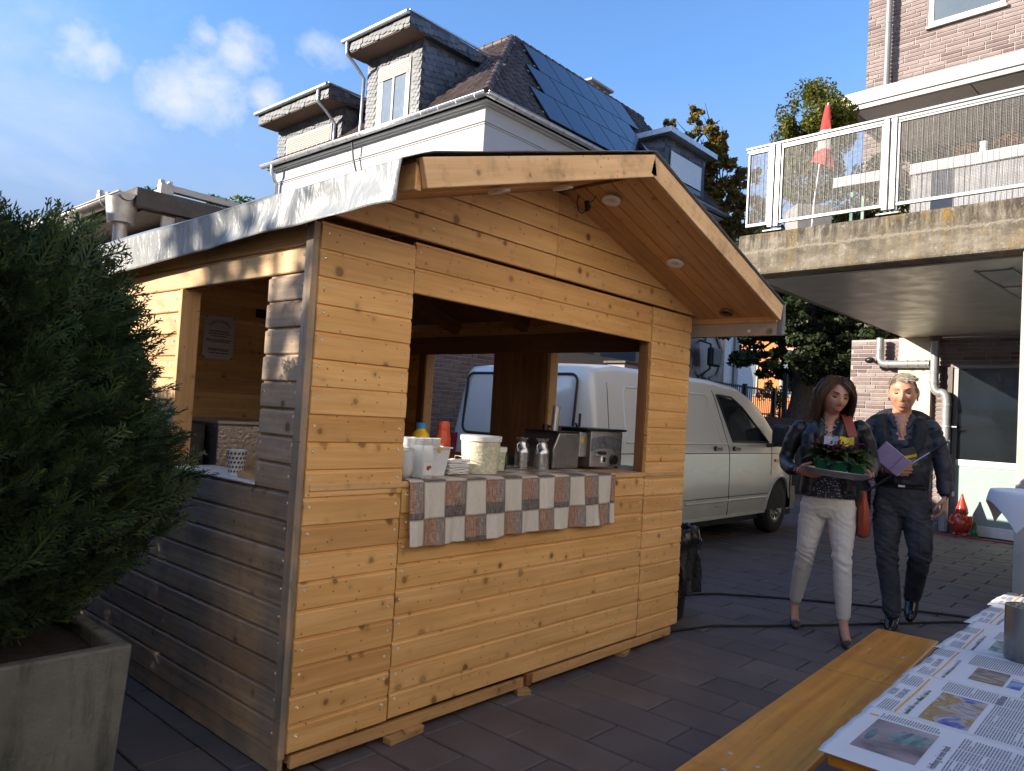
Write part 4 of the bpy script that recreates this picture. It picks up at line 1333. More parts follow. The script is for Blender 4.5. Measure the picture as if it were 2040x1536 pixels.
M['tile'] = m
HX, HY, HX2, HY2, HZ = 12.2, 12.27, 24.0, 21.4, 8.52
ob('wall', MB().box(HX, HY, 1.6, HX2, HY2, HZ), M['render'], ho)
for i, (z0, z1, d) in enumerate(((8.08, 8.105, 0.022), (8.135, 8.165, 0.032), (8.50, 8.525, 0.10))):
    ob('cornice', MB().box(HX - d, HY - d, z0, HX + 0.002, HY2 + d, z1).box(HX + 0.002, HY - d, z0, HX2, HY + 0.001, z1), M['render'], ho, None, 0.008)
ob('cornice', MB().box(HX - 0.20, HY - 0.20, 8.527, HX2, HY2 + 0.2, 8.56), M['render'], ho)
# gutters with brackets
for (pa, pb) in (((HX - 0.30, HY - 0.30), (HX - 0.30, HY2 + 0.35)), ((HX - 0.30, HY - 0.30), (HX2, HY - 0.30))):
    d = Vector((pb[0] - pa[0], pb[1] - pa[1], 0)).normalized()
    nrm = Vector((d.y, -d.x, 0))
    R0 = []
    for p in (pa, pb):
        R0.append([(p[0] + nrm.x * 0.085 * math.cos(a), p[1] + nrm.y * 0.085 * math.cos(a), 8.66 + 0.085 * math.sin(a)) for a in [math.pi + math.pi * k / 10 for k in range(11)]])
    g = ob('gutter', MB().rings(R0, 0, False, False), M['zinc'], ho, 80)
    sd = g.modifiers.new('thickness', 'SOLIDIFY')
    sd.thickness = 0.006
    L = math.hypot(pb[0] - pa[0], pb[1] - pa[1])
    br = MB()
    side = -1 if abs(d.y) > 0.5 else -1
    for k in range(int(L / 0.62)):
        q = Vector((pa[0], pa[1], 0)) + d * (0.3 + 0.62 * k)
        br.rings([[(q.x + d.x * w + nrm.x * rr * math.cos(a), q.y + d.y * w + nrm.y * rr * math.cos(a), 8.66 + rr * math.sin(a)) for a in [math.pi + math.pi * j / 8 for j in range(9)]] for rr, w in ((0.088, 0), (0.094, 0), (0.094, 0.03), (0.088, 0.03))], 0, False, False)
    ob('gutter_bracket', br, M['zinc'], ho, 80)
    e = nrm * (0.087 if True else 0)
    for s in (-1, 1):
        ob('gutter_bead', MB().tube([(pa[0] + e.x * s, pa[1] + e.y * s, 8.663), (pb[0] + e.x * s, pb[1] + e.y * s, 8.663)], 0.012, 8), M['zinc'], ho, 80)

# hip roof: eaves at z 8.62, apex ridge
EX, EY, EZ = HX - 0.24, HY - 0.24, 8.64
AX, AY, AZ = 15.30, 14.48, 12.0
BX, BZ = 22.2, 11.98
BY2 = 19.3
ROOFV = [(EX, EY, EZ), (HX2 + 0.2, EY, EZ), (HX2 + 0.2, HY2 + 0.3, EZ), (EX, HY2 + 0.3, EZ), (AX, AY, AZ), (BX, AY, BZ), (BX, BY2, BZ), (AX, BY2, AZ)]
ob('roof_deck', MB().add(ROOFV, [(0, 1, 5, 4), (1, 2, 6, 5), (2, 3, 7, 6), (3, 0, 4, 7), (4, 5, 6, 7), (3, 2, 1, 0)]), plain('roof_under', (0.05, 0.035, 0.03), 0.9), ho)


def tiles(e0, e1, t0, t1, name, tw, th_, limit, skip=None):
    """courses of curved tiles on the quad e0-e1 (eave) to t0-t1 (top)"""
    e0, e1, t0, t1 = map(Vector, (e0, e1, t0, t1))
    nrm = (e1 - e0).cross(t0 - e0).normalized()
    if nrm.z < 0:
        nrm = -nrm
    ud = (e1 - e0).normalized()
    up = nrm.cross(ud)
    if up.z < 0:
        up = -up
    H = (t0 - e0).dot(up)
    n = int(H / th_)
    mb = MB()
    cnt = 0
    lst = []
    for i in range(n + 1):
        h = i * th_
        f = min(h / H, 1)
        a, c_ = (e0.lerp(t0, f) - e0).dot(ud), (e1.lerp(t1, f) - e0).dot(ud)
        m_ = int((c_ - a) / tw)
        off = 0.0
        for k in range(m_ + 1):
            x = a + k * tw + off
            if x + tw * 0.6 > c_:
                break
            p = e0 + ud * x + up * h
            if skip and skip(p):
                continue
            pr = [(0.0, 0.008), (0.25, 0.05), (0.5, 0.062), (0.75, 0.03), (1.0, 0.008)]
            r0 = [p + ud * (q * tw) + nrm * (zq + 0.020) - up * 0.02 for q, zq in pr]
            r1 = [p + ud * (q * tw) + nrm * (zq) + up * (th_ * 1.08) for q, zq in pr]
            r2 = [p + ud * (q * tw) + nrm * (-0.005) - up * 0.02 for q, zq in pr]
            lst.append((r0, r1, r2))
    lst.sort(key=lambda q: (q[0][2] - Vector((0, 0, 1.38))).length)
    for i, (r0, r1, r2) in enumerate(lst):
        if i < limit:
            c0 = r0[0]
            o = ob('roof_tile', MB().rings([[v - c0 for v in r2], [v - c0 for v in r0], [v - c0 for v in r1]], 0, False, False), M['tile'], None, None)
            o.location = c0
            o.parent = ho
            o.matrix_parent_inverse = wm(ho).inverted()
        else:
            mb.rings([r2, r0, r1], 0, False, False)
    if mb.v:
        stuff(ob(name, mb, M['tile'], ho, fix=False))


dorm = [(12.18, 14.62, 17.02), (12.2, 17.95, 21.5)]
tiles((EX, HY2 + 0.3, EZ), (EX, EY, EZ), (AX, BY2, AZ), (AX, AY, AZ), 'roof_tiles', 0.24, 0.30, 170,
      lambda p: (14.55 < p.y < 17.1 and p.z < 11.3) or (17.95 < p.y < 21.6 and p.z < 10.3 and p.z > 9.0))
tiles((EX, EY, EZ), (HX2 + 0.2, EY, EZ), (AX, AY, AZ), (BX, AY, BZ), 'roof_tiles_side', 0.24, 0.30, 110)
# ridge and hip caps
for a, b_ in (((EX, EY, EZ + 0.05), (AX, AY, AZ + 0.06)), ((AX, AY, AZ + 0.06), (BX, AY, BZ + 0.06)), ((AX, AY, AZ + 0.06), (AX, BY2, AZ + 0.06))):
    a, b_ = Vector(a), Vector(b_)
    n = int((b_ - a).length / 0.33)
    for k in range(min(n, 24)):
        p, q = a.lerp(b_, k / n), a.lerp(b_, (k + 1.12) / n)
        ob('ridge_tile', MB().tube([p, q], [0.115, 0.095], 8), M['tile'], ho, 60)
# solar panels on the right-hand slope
m, t, b = new_mat('solar_cell')
co = t.n('ShaderNodeTexCoord').outputs['Object']
setb(t, b, Base_Color=(0.012, 0.02, 0.05), Roughness=0.08, Specular_IOR_Level=0.55, Metallic=0.0)
M['solar'] = m
ud = Vector((1, 0, 0))
up = Vector((0, AY - EY, AZ - EZ)).normalized()
nr = ud.cross(up)
nr = nr if nr.z > 0 else -nr
base = Vector((0, EY, EZ))
for row, (x0, s0, n) in enumerate(((14.2, 0.10, 5), (14.85, 1.40, 5), (15.5, 2.70, 5))):
    for k in range(n):
        c0 = base + ud * (x0 + k * 1.02 + 0.5) + up * (s0 + 0.645) + nr * 0.13
        mtx = Matrix.Translation(c0) @ Matrix((ud, up, nr)).transposed().to_4x4()
        o = ob('solar_panel', MB().box(-0.5, -0.64, -0.018, 0.5, 0.64, 0.018), M['black'], None, None, 0.003)
        o.matrix_world = mtx
        o.parent = ho
        o.matrix_parent_inverse = wm(ho).inverted()
        ob('solar_glass', MB().box(-0.488, -0.628, 0.0181, 0.488, 0.628, 0.0205), M['solar'], o, None, 0, False)
    for s in (0.3, 1.0):
        p = base + up * (s0 + s) + nr * 0.09
        ob('mounting_rail', MB().bar(p + ud * (x0 - 0.06), p + ud * (x0 + n * 1.02 + 0.04), 0.03, 0.035), M['alu'], ho)


def shingle_face(o0, u, v, poly, s=0.20, mat=None, parent=None, name='shingles', diag=True, nrm=None):
    """overlapping rounded slates on the planar polygon poly (u,v coordinates), slanted courses"""
    o0, u, v = Vector(o0), Vector(u).normalized(), Vector(v).normalized()
    n_ = nrm if nrm is not None else u.cross(v)
    mb = MB()

    def inside(x, y):
        c = False
        j = len(poly) - 1
        for i in range(len(poly)):
            xi, yi = poly[i]
            xj, yj = poly[j]
            if (yi > y) != (yj > y) and x < (xj - xi) * (y - yi) / (yj - yi) + xi:
                c = not c
            j = i
        return c
    xs = [p[0] for p in poly]
    ys = [p[1] for p in poly]
    i = 0
    y = min(ys) - s
    while y < max(ys) + s:
        x = min(xs) - s + (i % 2) * s * 0.5
        while x < max(xs) + s:
            yy = y + (0.18 * (x - min(xs)) if diag else 0) % s
            pts = [(0.06, 0.0), (0.5, -0.14), (0.94, 0.0), (1.0, 0.3), (1.0, 1.1), (0.0, 1.1), (0.0, 0.3)]
            cx, cy = x + s * 0.5, yy + s * 0.45
            ok = inside(cx, cy) and inside(x + s * 0.1, yy) and inside(x + s * 0.9, yy) and inside(cx, yy + s * 0.95)
            if ok:
                vs = [o0 + u * (x + a * s) + v * (yy + c * s * 0.8) + n_ * (0.016 * (1 - c * 0.75) + 0.004) for a, c in pts]
                k = len(mb.v)
                mb.add(vs, [tuple(range(len(vs)))])
                low = [p - n_ * 0.012 for p in vs[:4]]
                mb.add(vs[:4] + low, [(0, 1, 5, 4), (1, 2, 6, 5), (2, 3, 7, 6)])
            x += s
        y += s * 0.8
        i += 1
    if mb.v:
        stuff(ob(name, mb, M['shingle'], parent, fix=False))


M['slate_back'] = plain('slate_base', (0.055, 0.058, 0.066), 0.55, 0, 0.3, 8.0, 0.2)
M['frame_white'] = plain('window_frame', (0.30, 0.295, 0.28), 0.4)
M['shutter'] = plain('roller_shutter', (0.24, 0.225, 0.195), 0.5, 0, 0.03)
M['window_pane'] = plain('house_pane', (0.16, 0.19, 0.22), 0.06, 0, 0.1, 3.0, 0.0, 0.9)


def dormer(name_lab, y0, y1, zb, zt, win, depth, ov, shut, pipe_y):
    """flat-roofed slate dormer with its front in the plane of the wall (faces -x)"""
    x0 = HX + 0.02
    roof_x = lambda z: EX + (z - EZ) * (AX - EX) / (AZ - EZ)
    xb = roof_x(zt) + 0.35
    wy0, wy1, wz0, wz1 = win
    d = ob('dormer', MB().prism([(x0, y0, zb), (x0, y0, zt), (xb, y0, zt), (roof_x(zb) + 0.3, y0, zb)], (0, y1 - y0, 0)), M['slate_back'], ho)
    d['label'] = name_lab
    # front shingles around the window, side shingles on the visible cheek
    for pl_ in ([(y0, zb), (wy0 - 0.04, zb), (wy0 - 0.04, zt), (y0, zt)], [(wy1 + 0.04, zb), (y1, zb), (y1, zt), (wy1 + 0.04, zt)], [(wy0 - 0.06, wz1 + 0.03), (wy1 + 0.06, wz1 + 0.03), (wy1 + 0.06, zt), (wy0 - 0.06, zt)]):
        shingle_face((x0, 0, 0), (0, 1, 0), (0, 0, 1), pl_, 0.13, parent=d, nrm=Vector((-1, 0, 0)))
    shingle_face((0, y0, 0), (1, 0, 0), (0, 0, 1), [(x0, zb), (roof_x(zb) + 0.2, zb), (xb, zt), (x0, zt)], 0.19, parent=d, nrm=Vector((0, -1, 0)))
    # roof slab with overhang and slate-clad edge, thicker towards the front
    e = ov
    rs = ob('dormer_roof', MB().prism([(x0 - e, y0 - e * 0.3, zt), (x0 - e, y0 - e * 0.3, zt + 0.36), (xb + 0.9, y0 - e * 0.3, zt + 0.30), (xb + 0.9, y0 - e * 0.3, zt + 0.02), (x0 + 0.5, y0 - e * 0.3, zt - 0.0)], (0, y1 - y0 + e * 0.6, 0)), M['slate_back'], d, None, world=True)
    shingle_face((0, y0 - e * 0.3, 0), (1, 0, 0), (0, 0, 1), [(x0 - e, zt - 0.02), (xb + 0.8, zt - 0.02), (xb + 0.8, zt + 0.35), (x0 - e, zt + 0.37)], 0.17, parent=d, nrm=Vector((0, -1, 0)))
    shingle_face((x0 - e, 0, 0), (0, 1, 0), (0, 0, 1), [(y0 - e * .3, zt - 0.02), (y1 + e * 0.3, zt - 0.02), (y1 + e * 0.3, zt + 0.33), (y0 - e * .3, zt + 0.33)], 0.16, parent=d, nrm=Vector((-1, 0, 0)))
    ob('dormer_soffit', MB().box(x0 - e + 0.02, y0 - e * 0.28, zt - 0.02, x0 + 0.0, y1 + e * 0.28, zt - 0.002), plain('soffit_brown', (0.14, 0.085, 0.06), 0.7), d)
    ob('edge_strip', MB().box(x0 - e - 0.03, y0 - e * 0.3 - 0.03, zt + 0.36, xb + 1.0, y0 - e * 0.3 + 0.03, zt + 0.40).box(x0 - e - 0.03, y0 - e * 0.3 + 0.031, zt + 0.36, x0 - e + 0.05, y1 + e * 0.3, zt + 0.40), M['zinc'], d)
    hr = [[(x0 - e - 0.07 + 0.065 * math.cos(a), y, zt + 0.33 + 0.065 * math.sin(a)) for a in [2 * math.pi * k / 12 for k in range(12)]] for y in (y0 - e * 0.3, y1 + e * 0.3 + 0.06)]
    ob('dormer_gutter', MB().rings(hr), M['zinc'], d, 60)
    yp = pipe_y
    ob('dormer_downpipe', MB().tube([(x0 - e - 0.05, yp, zt + 0.28), (x0 - e - 0.05, yp, zt + 0.05)] + arc((x0 - e - 0.05, yp, zt - 0.05), (x0 - e * 0.5, yp, zt - 0.25), (x0 - 0.06, yp, zt - 0.5)) + [(x0 - 0.07, yp, zb + 0.08)], 0.045, 10), M['zinc'], d, 80)
    # window
    fr = MB()
    w = 0.055
    xf = x0 - 0.03
    fr.box(xf, wy0, wz0, xf + 0.05, wy1, wz0 + w).box(xf, wy0, wz1 - w, xf + 0.05, wy1, wz1).box(xf, wy0, wz0 + w, xf + 0.05, wy0 + w, wz1 - w).box(xf, wy1 - w, wz0 + w, xf + 0.05, wy1, wz1 - w)
    mid = (wy0 + wy1) / 2
    fr.box(xf - 0.005, mid - w * 0.7, wz0 + w, xf + 0.05, mid + w * 0.7, wz1 - w)
    f = ob('window', fr, M['frame_white'], d, None, 0.004)
    for a, c_ in ((wy0 + w, mid - w * 0.7), (mid + w * 0.7, wy1 - w)):
        ob('pane', MB().box(xf + 0.02, a, wz0 + w, xf + 0.026, c_, wz1 - w), M['window_pane'], d)
        ob('curtain', MB().grid(lambda u, v, a=a, c_=c_: (xf + 0.010 + 0.004 * math.sin(40 * u), a + (c_ - a) * (u * 0.22 if a < mid - 0.3 else 0.72 + u * 0.28), wz0 + w + (wz1 - wz0 - 2 * w) * v), 12, 2), M['cloth_white'], d, 60)
    hs = wz1 - w - shut
    ns = max(3, int(shut / 0.055))
    for k in range(ns):
        z = wz1 - w - (k + 1) * shut / ns
        ob('shutter_slat', MB().box(xf - 0.012, wy0 + w, z, xf + 0.0, wy1 - w, z + shut / ns - 0.006), M['shutter'], d, None, 0.004)
    return d


dormer('tall slate dormer with white window near the house corner', 14.70, 16.98, 8.74, 10.86, (15.10, 16.45, 8.86, 10.48), 3, 0.62, 0.34, 17.05)
dormer('lower slate dormer with closed shutters at the far end', 18.05, 21.45, 8.74, 9.86, (18.5, 20.9, 8.86, 9.45), 3, 0.62, 0.50, 18.3)
# dormer on the right-hand slope (faces -y)
dr = ob('dormer', MB().prism([(20.2, HY - 0.02, 8.9), (20.2, HY - 0.02, 10.35), (20.2, 14.2, 10.35), (20.2, 14.2, 9.5)], (2.6, 0, 0)), M['slate_back'], ho)
dr['label'] = 'slate dormer with a half closed shutter on the side facing the terrace'
shingle_face((20.2, 0, 0), (0, 1, 0), (0, 0, 1), [(HY - 0.02, 8.9), (13.6, 9.4), (13.6, 10.35), (HY - 0.02, 10.35)], 0.2, parent=dr, nrm=Vector((-1, 0, 0)))
shingle_face((0, HY - 0.02, 0), (1, 0, 0), (0, 0, 1), [(20.2, 9.95), (22.8, 9.95), (22.8, 10.35), (20.2, 10.35)], 0.2, parent=dr, nrm=Vector((0, -1, 0)))
ob('dormer_roof', MB().box(19.95, HY - 0.35, 10.352, 23.05, 14.6, 10.52), M['zinc'], dr)
for k in range(13):
    ob('shutter_slat', MB().box(20.5, HY - 0.075, 9.90 - k * 0.06, 22.5, HY - 0.05, 9.90 - k * 0.06 + 0.052), M['white_gloss'], dr, None, 0.004)
ob('pane', MB().box(20.5, HY - 0.06, 8.95, 22.5, HY - 0.045, 9.13), M['glass_dark'], dr)
ob('dormer_downpipe', MB().tube([(20.08, HY + 0.9, 10.3), (20.08, HY + 0.4, 9.8), (20.08, HY + 0.3, 9.2)], 0.05, 8), M['zinc'], dr, 80)
ch_ = ob('chimney', MB().box(19.7, 14.9, 11.0, 20.7, 15.6, 12.3), M['brick_dark'], ho)
ob('chimney_cap', MB().box(19.55, 14.78, 12.56, 20.85, 15.72, 12.63).box(19.65, 14.86, 12.301, 20.75, 15.64, 12.38), M['concrete_clean'], ch_)
for x, y in ((19.78, 14.98), (20.6, 14.98), (19.78, 15.5), (20.6, 15.5)):
    ob('cap_leg', MB().box(x - 0.06, y - 0.06, 12.381, x + 0.06, y + 0.06, 12.559), M['render'], ch_)
# downpipe at the left house edge, overhead cable, sign board
ob('downpipe', MB().tube([(HX - 0.30, 21.15, 8.60)] + arc((HX - 0.30, 21.15, 8.45), (HX - 0.28, 21.15, 8.25), (HX - 0.10, 21.15, 8.05)) + [(HX - 0.09, 21.15, 1.7)], 0.055, 10), M['zinc'], ho, 80)
ob('wall_cable', MB().tube([(HX - 0.22, 17.15, 8.55), (HX - 0.16, 17.13, 8.1), (HX - 0.14, 17.0, 7.75), (HX - 0.10, 16.9, 7.62)], 0.025, 8), M['black'], ho, 80)
ob('cable_bracket', MB().tube([(HX, 16.3, 7.55), (HX - 0.2, 16.9, 7.62), (HX - 0.12, 17.0, 7.6)], 0.025, 8), M['black'], ho, 80)
ob('name_board', MB().box(HX - 0.05, 16.6, 6.95, HX - 0.003, 18.25, 7.28), M['concrete_clean'], ho, None, 0.01)

# roofs and greenery at the far left
tr_ = thing('tiled_roof_house', 'dark tiled roof of a house at the left edge behind the garage', 'house', (4.0, 22.0, 1.6))
ob('wall', MB().box(1.4, 20.0, 1.6, 7.4, 26.0, 3.4), M['render'], tr_)
ob('roof', MB().prism([(1.0, 19.6, 2.8), (4.5, 19.6, 4.98), (7.9, 19.6, 2.8)], (0, 6.8, 0)), plain('far_tiles', (0.07, 0.055, 0.05), 0.7, 0, 0.3, 20, 0.6), tr_)
gr = thing('grey_shed_roof', 'grey sheet roof between the garage and the white house', 'shed', (9.0, 16.0, 1.6))
ob('wall', MB().box(7.6, 15.0, 1.6, 11.7, 19.0, 5.0), M['render'], gr)
ob('roof', MB().prism([(7.3, 14.8, 5.15), (12.0, 14.8, 5.95), (12.0, 14.8, 6.03), (7.3, 14.8, 5.23)], (0, 4.6, 0)), M['zinc'], gr)

# ================================================================== MOTORHOME behind the wall (faces along +x)
mh = thing('motorhome', 'beige and brown coach with a large black mirror and lion emblem behind the fence', 'coach', (15.0, 10.7, 1.6))
M['beige'] = plain('beige_paint', (0.25, 0.215, 0.18), 0.35, 0.1, 0.05)
M['brown_paint'] = plain('brown_paint', (0.075, 0.058, 0.055), 0.3, 0.1, 0.08)
prof = [(9.6, 2.0), (9.55, 2.5), (9.55, 4.2), (9.75, 4.7), (10.2, 4.85), (11.4, 4.85), (11.85, 4.7), (12.05, 4.2), (12.05, 2.5), (12.0, 2.0)]
rings = []
for x, inset in ((10.5, 0.5), (10.6, 0.1), (10.9, 0.0), (19.2, 0.0), (19.55, 0.12), (19.8, 0.55)):
    rings.append([(x, 10.8 + (y - 10.8) * (1 - inset * 0.35), 3.4 + (z - 3.4) * (1 - inset * 0.18)) for y, z in prof])
ob('body', MB().rings(rings), M['beige'], mh, 50)
MY = 9.535
ob('dark_panel', MB().prism([(17.15, MY, 2.2), (17.95, MY, 2.2), (18.1, MY, 2.7), (17.9, MY, 3.75), (17.0, MY, 3.75)], (0, 0.012, 0)), M['brown_paint'], mh)
st = MB()
for pl_ in ([(18.2, 3.86), (18.9, 3.80), (19.25, 3.45), (19.22, 3.05), (19.0, 2.72), (18.6, 2.62)],):
    for (xa, za), (xb, zb) in zip(pl_[:-1], pl_[1:]):
        st.bar((xa, MY - 0.004, za), (xb, MY - 0.004, zb), 0.02, 0.09, 0, (0, 0, 1))
for k in range(4):
    st.bar((17.0, MY - 0.004, 3.86 + k * 0.06), (18.15 + k * 0.05, MY - 0.004, 3.80 + k * 0.06), 0.02, 0.022)
st.bar((18.15, MY - 0.004, 3.9), (18.3, MY - 0.004, 3.62), 0.02, 0.06)
st.bar((18.3, MY - 0.006, 2.75), (18.08, MY - 0.006, 2.1), 0.02, 0.1)
ob('stripe', st, M['brown_paint'], mh)
# rampant lion emblem as a thin relief
lion = [(0.00, 0.00), (0.06, 0.02), (0.10, 0.12), (0.16, 0.02), (0.24, 0.0), (0.20, 0.10), (0.16, 0.22), (0.22, 0.36), (0.34, 0.34), (0.30, 0.42), (0.22, 0.44), (0.26, 0.56), (0.36, 0.62), (0.30, 0.68), (0.20, 0.62), (0.22, 0.74), (0.14, 0.82), (0.04, 0.78), (0.02, 0.66), (0.06, 0.52), (0.02, 0.36), (-0.08, 0.42), (-0.14, 0.56), (-0.20, 0.50), (-0.12, 0.34), (0.02, 0.24), (0.0, 0.12)]
ob('emblem', MB().prism([(17.62 - 0.55 * x, MY - 0.006, 2.50 + 0.75 * z) for x, z in lion], (0, 0.006, 0)), M['beige'], mh)
mr = ob('mirror', MB().box(18.02, MY - 0.36, 2.92, 18.52, MY - 0.18, 3.42), M['black'], mh, None, 0.06, seg=3)
ob('mirror_arm', MB().tube([(18.0, MY + 0.02, 3.6), (18.1, MY - 0.25, 3.5), (18.1, MY - 0.25, 2.85), (17.95, MY + 0.02, 2.6)], 0.03, 8), M['black'], mr, 80)
wn_ = plain('coach_window', (0.06, 0.10, 0.16), 0.05, 0, 0.1, 2, 0, 0.95)
for x0, x1 in ((10.95, 12.05), (12.2, 13.25), (13.5, 14.9), (15.1, 16.6)):
    ob('side_window', MB().box(x0, MY - 0.004, 2.75, x1, MY + 0.012, 3.95), wn_, mh, None, 0.02)
ob('window_arch', MB().tube([(13.32 + 0.42 * math.cos(a), MY - 0.01, 2.9 + 0.55 * math.sin(a)) for a in [math.pi * k / 12 for k in range(13)]], 0.04, 8), M['beige'], mh, 80)
for x in (12.5, 17.4):
    ob('wheel', MB().tube([(x, 9.62, 2.05), (x, 9.85, 2.05)], 0.46, 24), M['rubber'], mh, 40)
ob('skirt', MB().box(10.8, 9.60, 1.75, 19.4, 12.0, 2.2), M['brown_paint'], mh)

wv = thing('white_trailer', 'white rounded trailer with a vertical pipe standing right of the coach', 'trailer', (21.5, 11.0, 1.6))
rings = []
for y in (10.4, 12.6):
    rings.append([(20.6, y, 1.8), (23.0, y, 1.8), (23.35, y, 2.4), (23.35, y, 2.9), (23.1, y, 3.35), (22.4, y, 3.5), (22.3, y, 5.2), (20.6, y, 5.2)])
ob('body', MB().rings(rings), plain('trailer_white', (0.72, 0.74, 0.78), 0.4), wv, None, 0.05)
ob('pipe', MB().box(21.75, 10.33, 1.8, 22.0, 10.395, 5.2), M['alu_grey'], wv)
for x in (21.4, 22.4):
    ob('wheel', MB().tube([(x, 10.42, 1.9), (x, 10.6, 1.9)], 0.3, 20), M['rubber'], wv, 40)

# orange building beyond the tree
og = thing('orange_building', 'sunlit orange rendered building behind the dark tree', 'building', (36, 14, 1.6))
ob('wall', MB().box(35.0, 8.0, 1.6, 50.0, 19.0, 9.5), plain('orange_render', (0.60, 0.22, 0.075), 0.85, 0, 0.06, 2), og)
for y in (13.2, 15.4):
    f = ob('window', MB().box(34.94, y, 2.9, 34.99, y + 1.1, 5.2), M['frame_white'], og)
    ob('pane', MB().box(34.92, y + 0.1, 3.0, 34.939, y + 1.0, 5.1), M['window_pane'], f)
ob('roof', MB().box(34.6, 7.6, 9.51, 50.4, 19.4, 9.8), M['fascia_dark'], og)

# ================================================================== TREES
M['bark'] = plain('dark_bark', (0.060, 0.046, 0.036), 0.95, 0, 0.35, 12, 0.6)
M['leaf_dark'] = leafmat('dark_leaf', [(0.012, 0.022, 0.010), (0.022, 0.038, 0.014), (0.036, 0.055, 0.018), (0.028, 0.045, 0.020)], 0.5, 0.15)
M['leaf_autumn'] = leafmat('autumn_leaf', [(0.16, 0.12, 0.028), (0.24, 0.16, 0.035), (0.11, 0.11, 0.026), (0.30, 0.17, 0.04), (0.14, 0.13, 0.03)], 0.55, 0.3)
M['leaf_ivy'] = leafmat('ivy_leaf', [(0.05, 0.085, 0.014), (0.09, 0.12, 0.02), (0.06, 0.10, 0.02)], 0.5, 0.3)


def limb_tree(t_, base, top, r0, branches, seed, mat=None):
    """tapered trunk with bent limbs, returns limb end points"""
    rr = random.Random(seed)
    mb = MB()
    base, top = Vector(base), Vector(top)
    n = 7
    pts = [base.lerp(top, i / n) + Vector((rr.uniform(-.1, .1), rr.uniform(-.1, .1), 0)) * (0.5 if 0 < i < n else 0) for i in range(n + 1)]
    mb.tube(pts, [r0 * (1.35 if i == 0 else 1 - 0.8 * i / n) for i in range(n + 1)], 10)
    ends = []
    for (f, dx, dy, dz, rb) in branches:
        p = base.lerp(top, f)
        q = p + Vector((dx, dy, dz))
        mid = p.lerp(q, 0.5) + Vector((rr.uniform(-.2, .2), rr.uniform(-.2, .2), rr.uniform(0, .3)))
        mb.tube([p, p.lerp(mid, 0.5), mid, mid.lerp(q, 0.5) + Vector((0, 0, 0.08)), q], [rb, rb * 0.85, rb * 0.6, rb * 0.4, rb * 0.15], 7)
        ends.append(q)
        for k in range(3):
            s = p.lerp(q, rr.uniform(0.4, 0.95))
            e = s + Vector((rr.uniform(-.7, .7), rr.uniform(-.7, .7), rr.uniform(0.0, .7)))
            mb.tube([s, s.lerp(e, 0.5) + Vector((0, 0, 0.05)), e], [rb * 0.3, rb * 0.2, 0.006], 5)
            ends.append(e)
    ob('trunk', mb, mat or M['bark'], t_, 80)
    return ends


# dark broad tree behind the van
mt_ = thing('broadleaf_tree', 'large dark broadleaf tree with a stout trunk between the van and the brick building', 'tree', (17.0, 6.5, 1.6))
rr = random.Random(21)
br = [(0.16 + 0.09 * k, rr.uniform(1.2, 2.6) * math.cos(k * 2.4), rr.uniform(1.2, 2.6) * math.sin(k * 2.4), rr.uniform(0.3, 1.6), 0.11 - 0.006 * k) for k in range(10)]
ends = limb_tree(mt_, (17.05, 6.45, 1.55), (17.4, 6.4, 5.0), 0.27, br, 5)
Vs = []
rg = np.random.default_rng(9)
cents = [(17.6 + 2.0 * math.cos(k * 2.399) * (0.3 + 0.7 * rr.random()), 6.3 + 2.0 * math.sin(k * 2.399) * (0.3 + 0.7 * rr.random()), 2.75 + 2.5 * rr.random()) for k in range(40)]
cents += [tuple(e) for e in ends]
for c in cents:
    if c[2] < 2.2 or c[2] > 5.3:
        continue
    V, F = leaf_cloud(c, 0.95, 1000, 0.115, rg, squash=(1, 1, 0.5), clump=7)
    Vs.append(V)
V = np.concatenate(Vs)
link('crown', np_mesh('crown', V, np.arange(len(V)).reshape(-1, 4), [M['leaf_dark']]), mt_, True)

# sunlit autumn tree behind the house
at_ = thing('autumn_tree', 'tall tree with sparse golden brown autumn leaves behind the house roof', 'tree', (25.5, 12.8, 1.6))
br = [(0.45 + 0.045 * k, rr.uniform(0.8, 2.0) * math.cos(k * 2.1), rr.uniform(0.8, 2.0) * math.sin(k * 2.1), rr.uniform(0.6, 1.6), 0.07) for k in range(12)]
ends = limb_tree(at_, (25.3, 13.4, 1.6), (24.4, 13.8, 11.6), 0.22, br, 6)
Vs = []
spots = [(23.6, 12.9, 12.3, 0.5), (23.9, 12.9, 11.5, 0.8), (24.1, 12.8, 10.8, 0.9), (24.4, 12.6, 10.2, 0.9), (24.7, 12.2, 9.6, 1.0), (24.9, 11.8, 9.0, 0.9), (25.2, 11.6, 8.4, 0.9), (23.5, 13.5, 11.2, 0.6), (23.3, 13.6, 10.4, 0.7), (24.9, 13.0, 9.0, 1.3), (25.2, 12.2, 8.0, 1.2), (25.3, 11.3, 9.0, 0.5), (25.0, 13.2, 8.0, 1.2), (23.2, 13.9, 11.9, 0.35), (25.6, 11.0, 7.8, 0.9), (25.3, 12.0, 7.0, 1.0), (25.8, 11.0, 6.6, 0.9), (22.4, 13.5, 11.6, 0.25), (22.6, 13.5, 11.0, 0.3), (23.0, 13.3, 11.0, 0.6), (23.0, 13.6, 10.0, 0.7), (24.0, 12.4, 11.6, 0.5), (24.4, 12.2, 10.9, 0.5), (24.6, 11.6, 10.2, 0.5), (24.8, 12.6, 8.2, 1.1), (25.0, 11.6, 7.4, 0.9)]
for x, y, z, r in spots:
    V, F = leaf_cloud((x, y, z), r, int(900 * r * r) + 120, 0.17, rg, squash=(1, 1, 0.85), clump=int(9 * r) + 4)
    Vs.append(V)
V = np.concatenate(Vs)
link('crown', np_mesh('crown', V, np.arange(len(V)).reshape(-1, 4), [M['leaf_autumn']]), at_, True)
tw = MB()
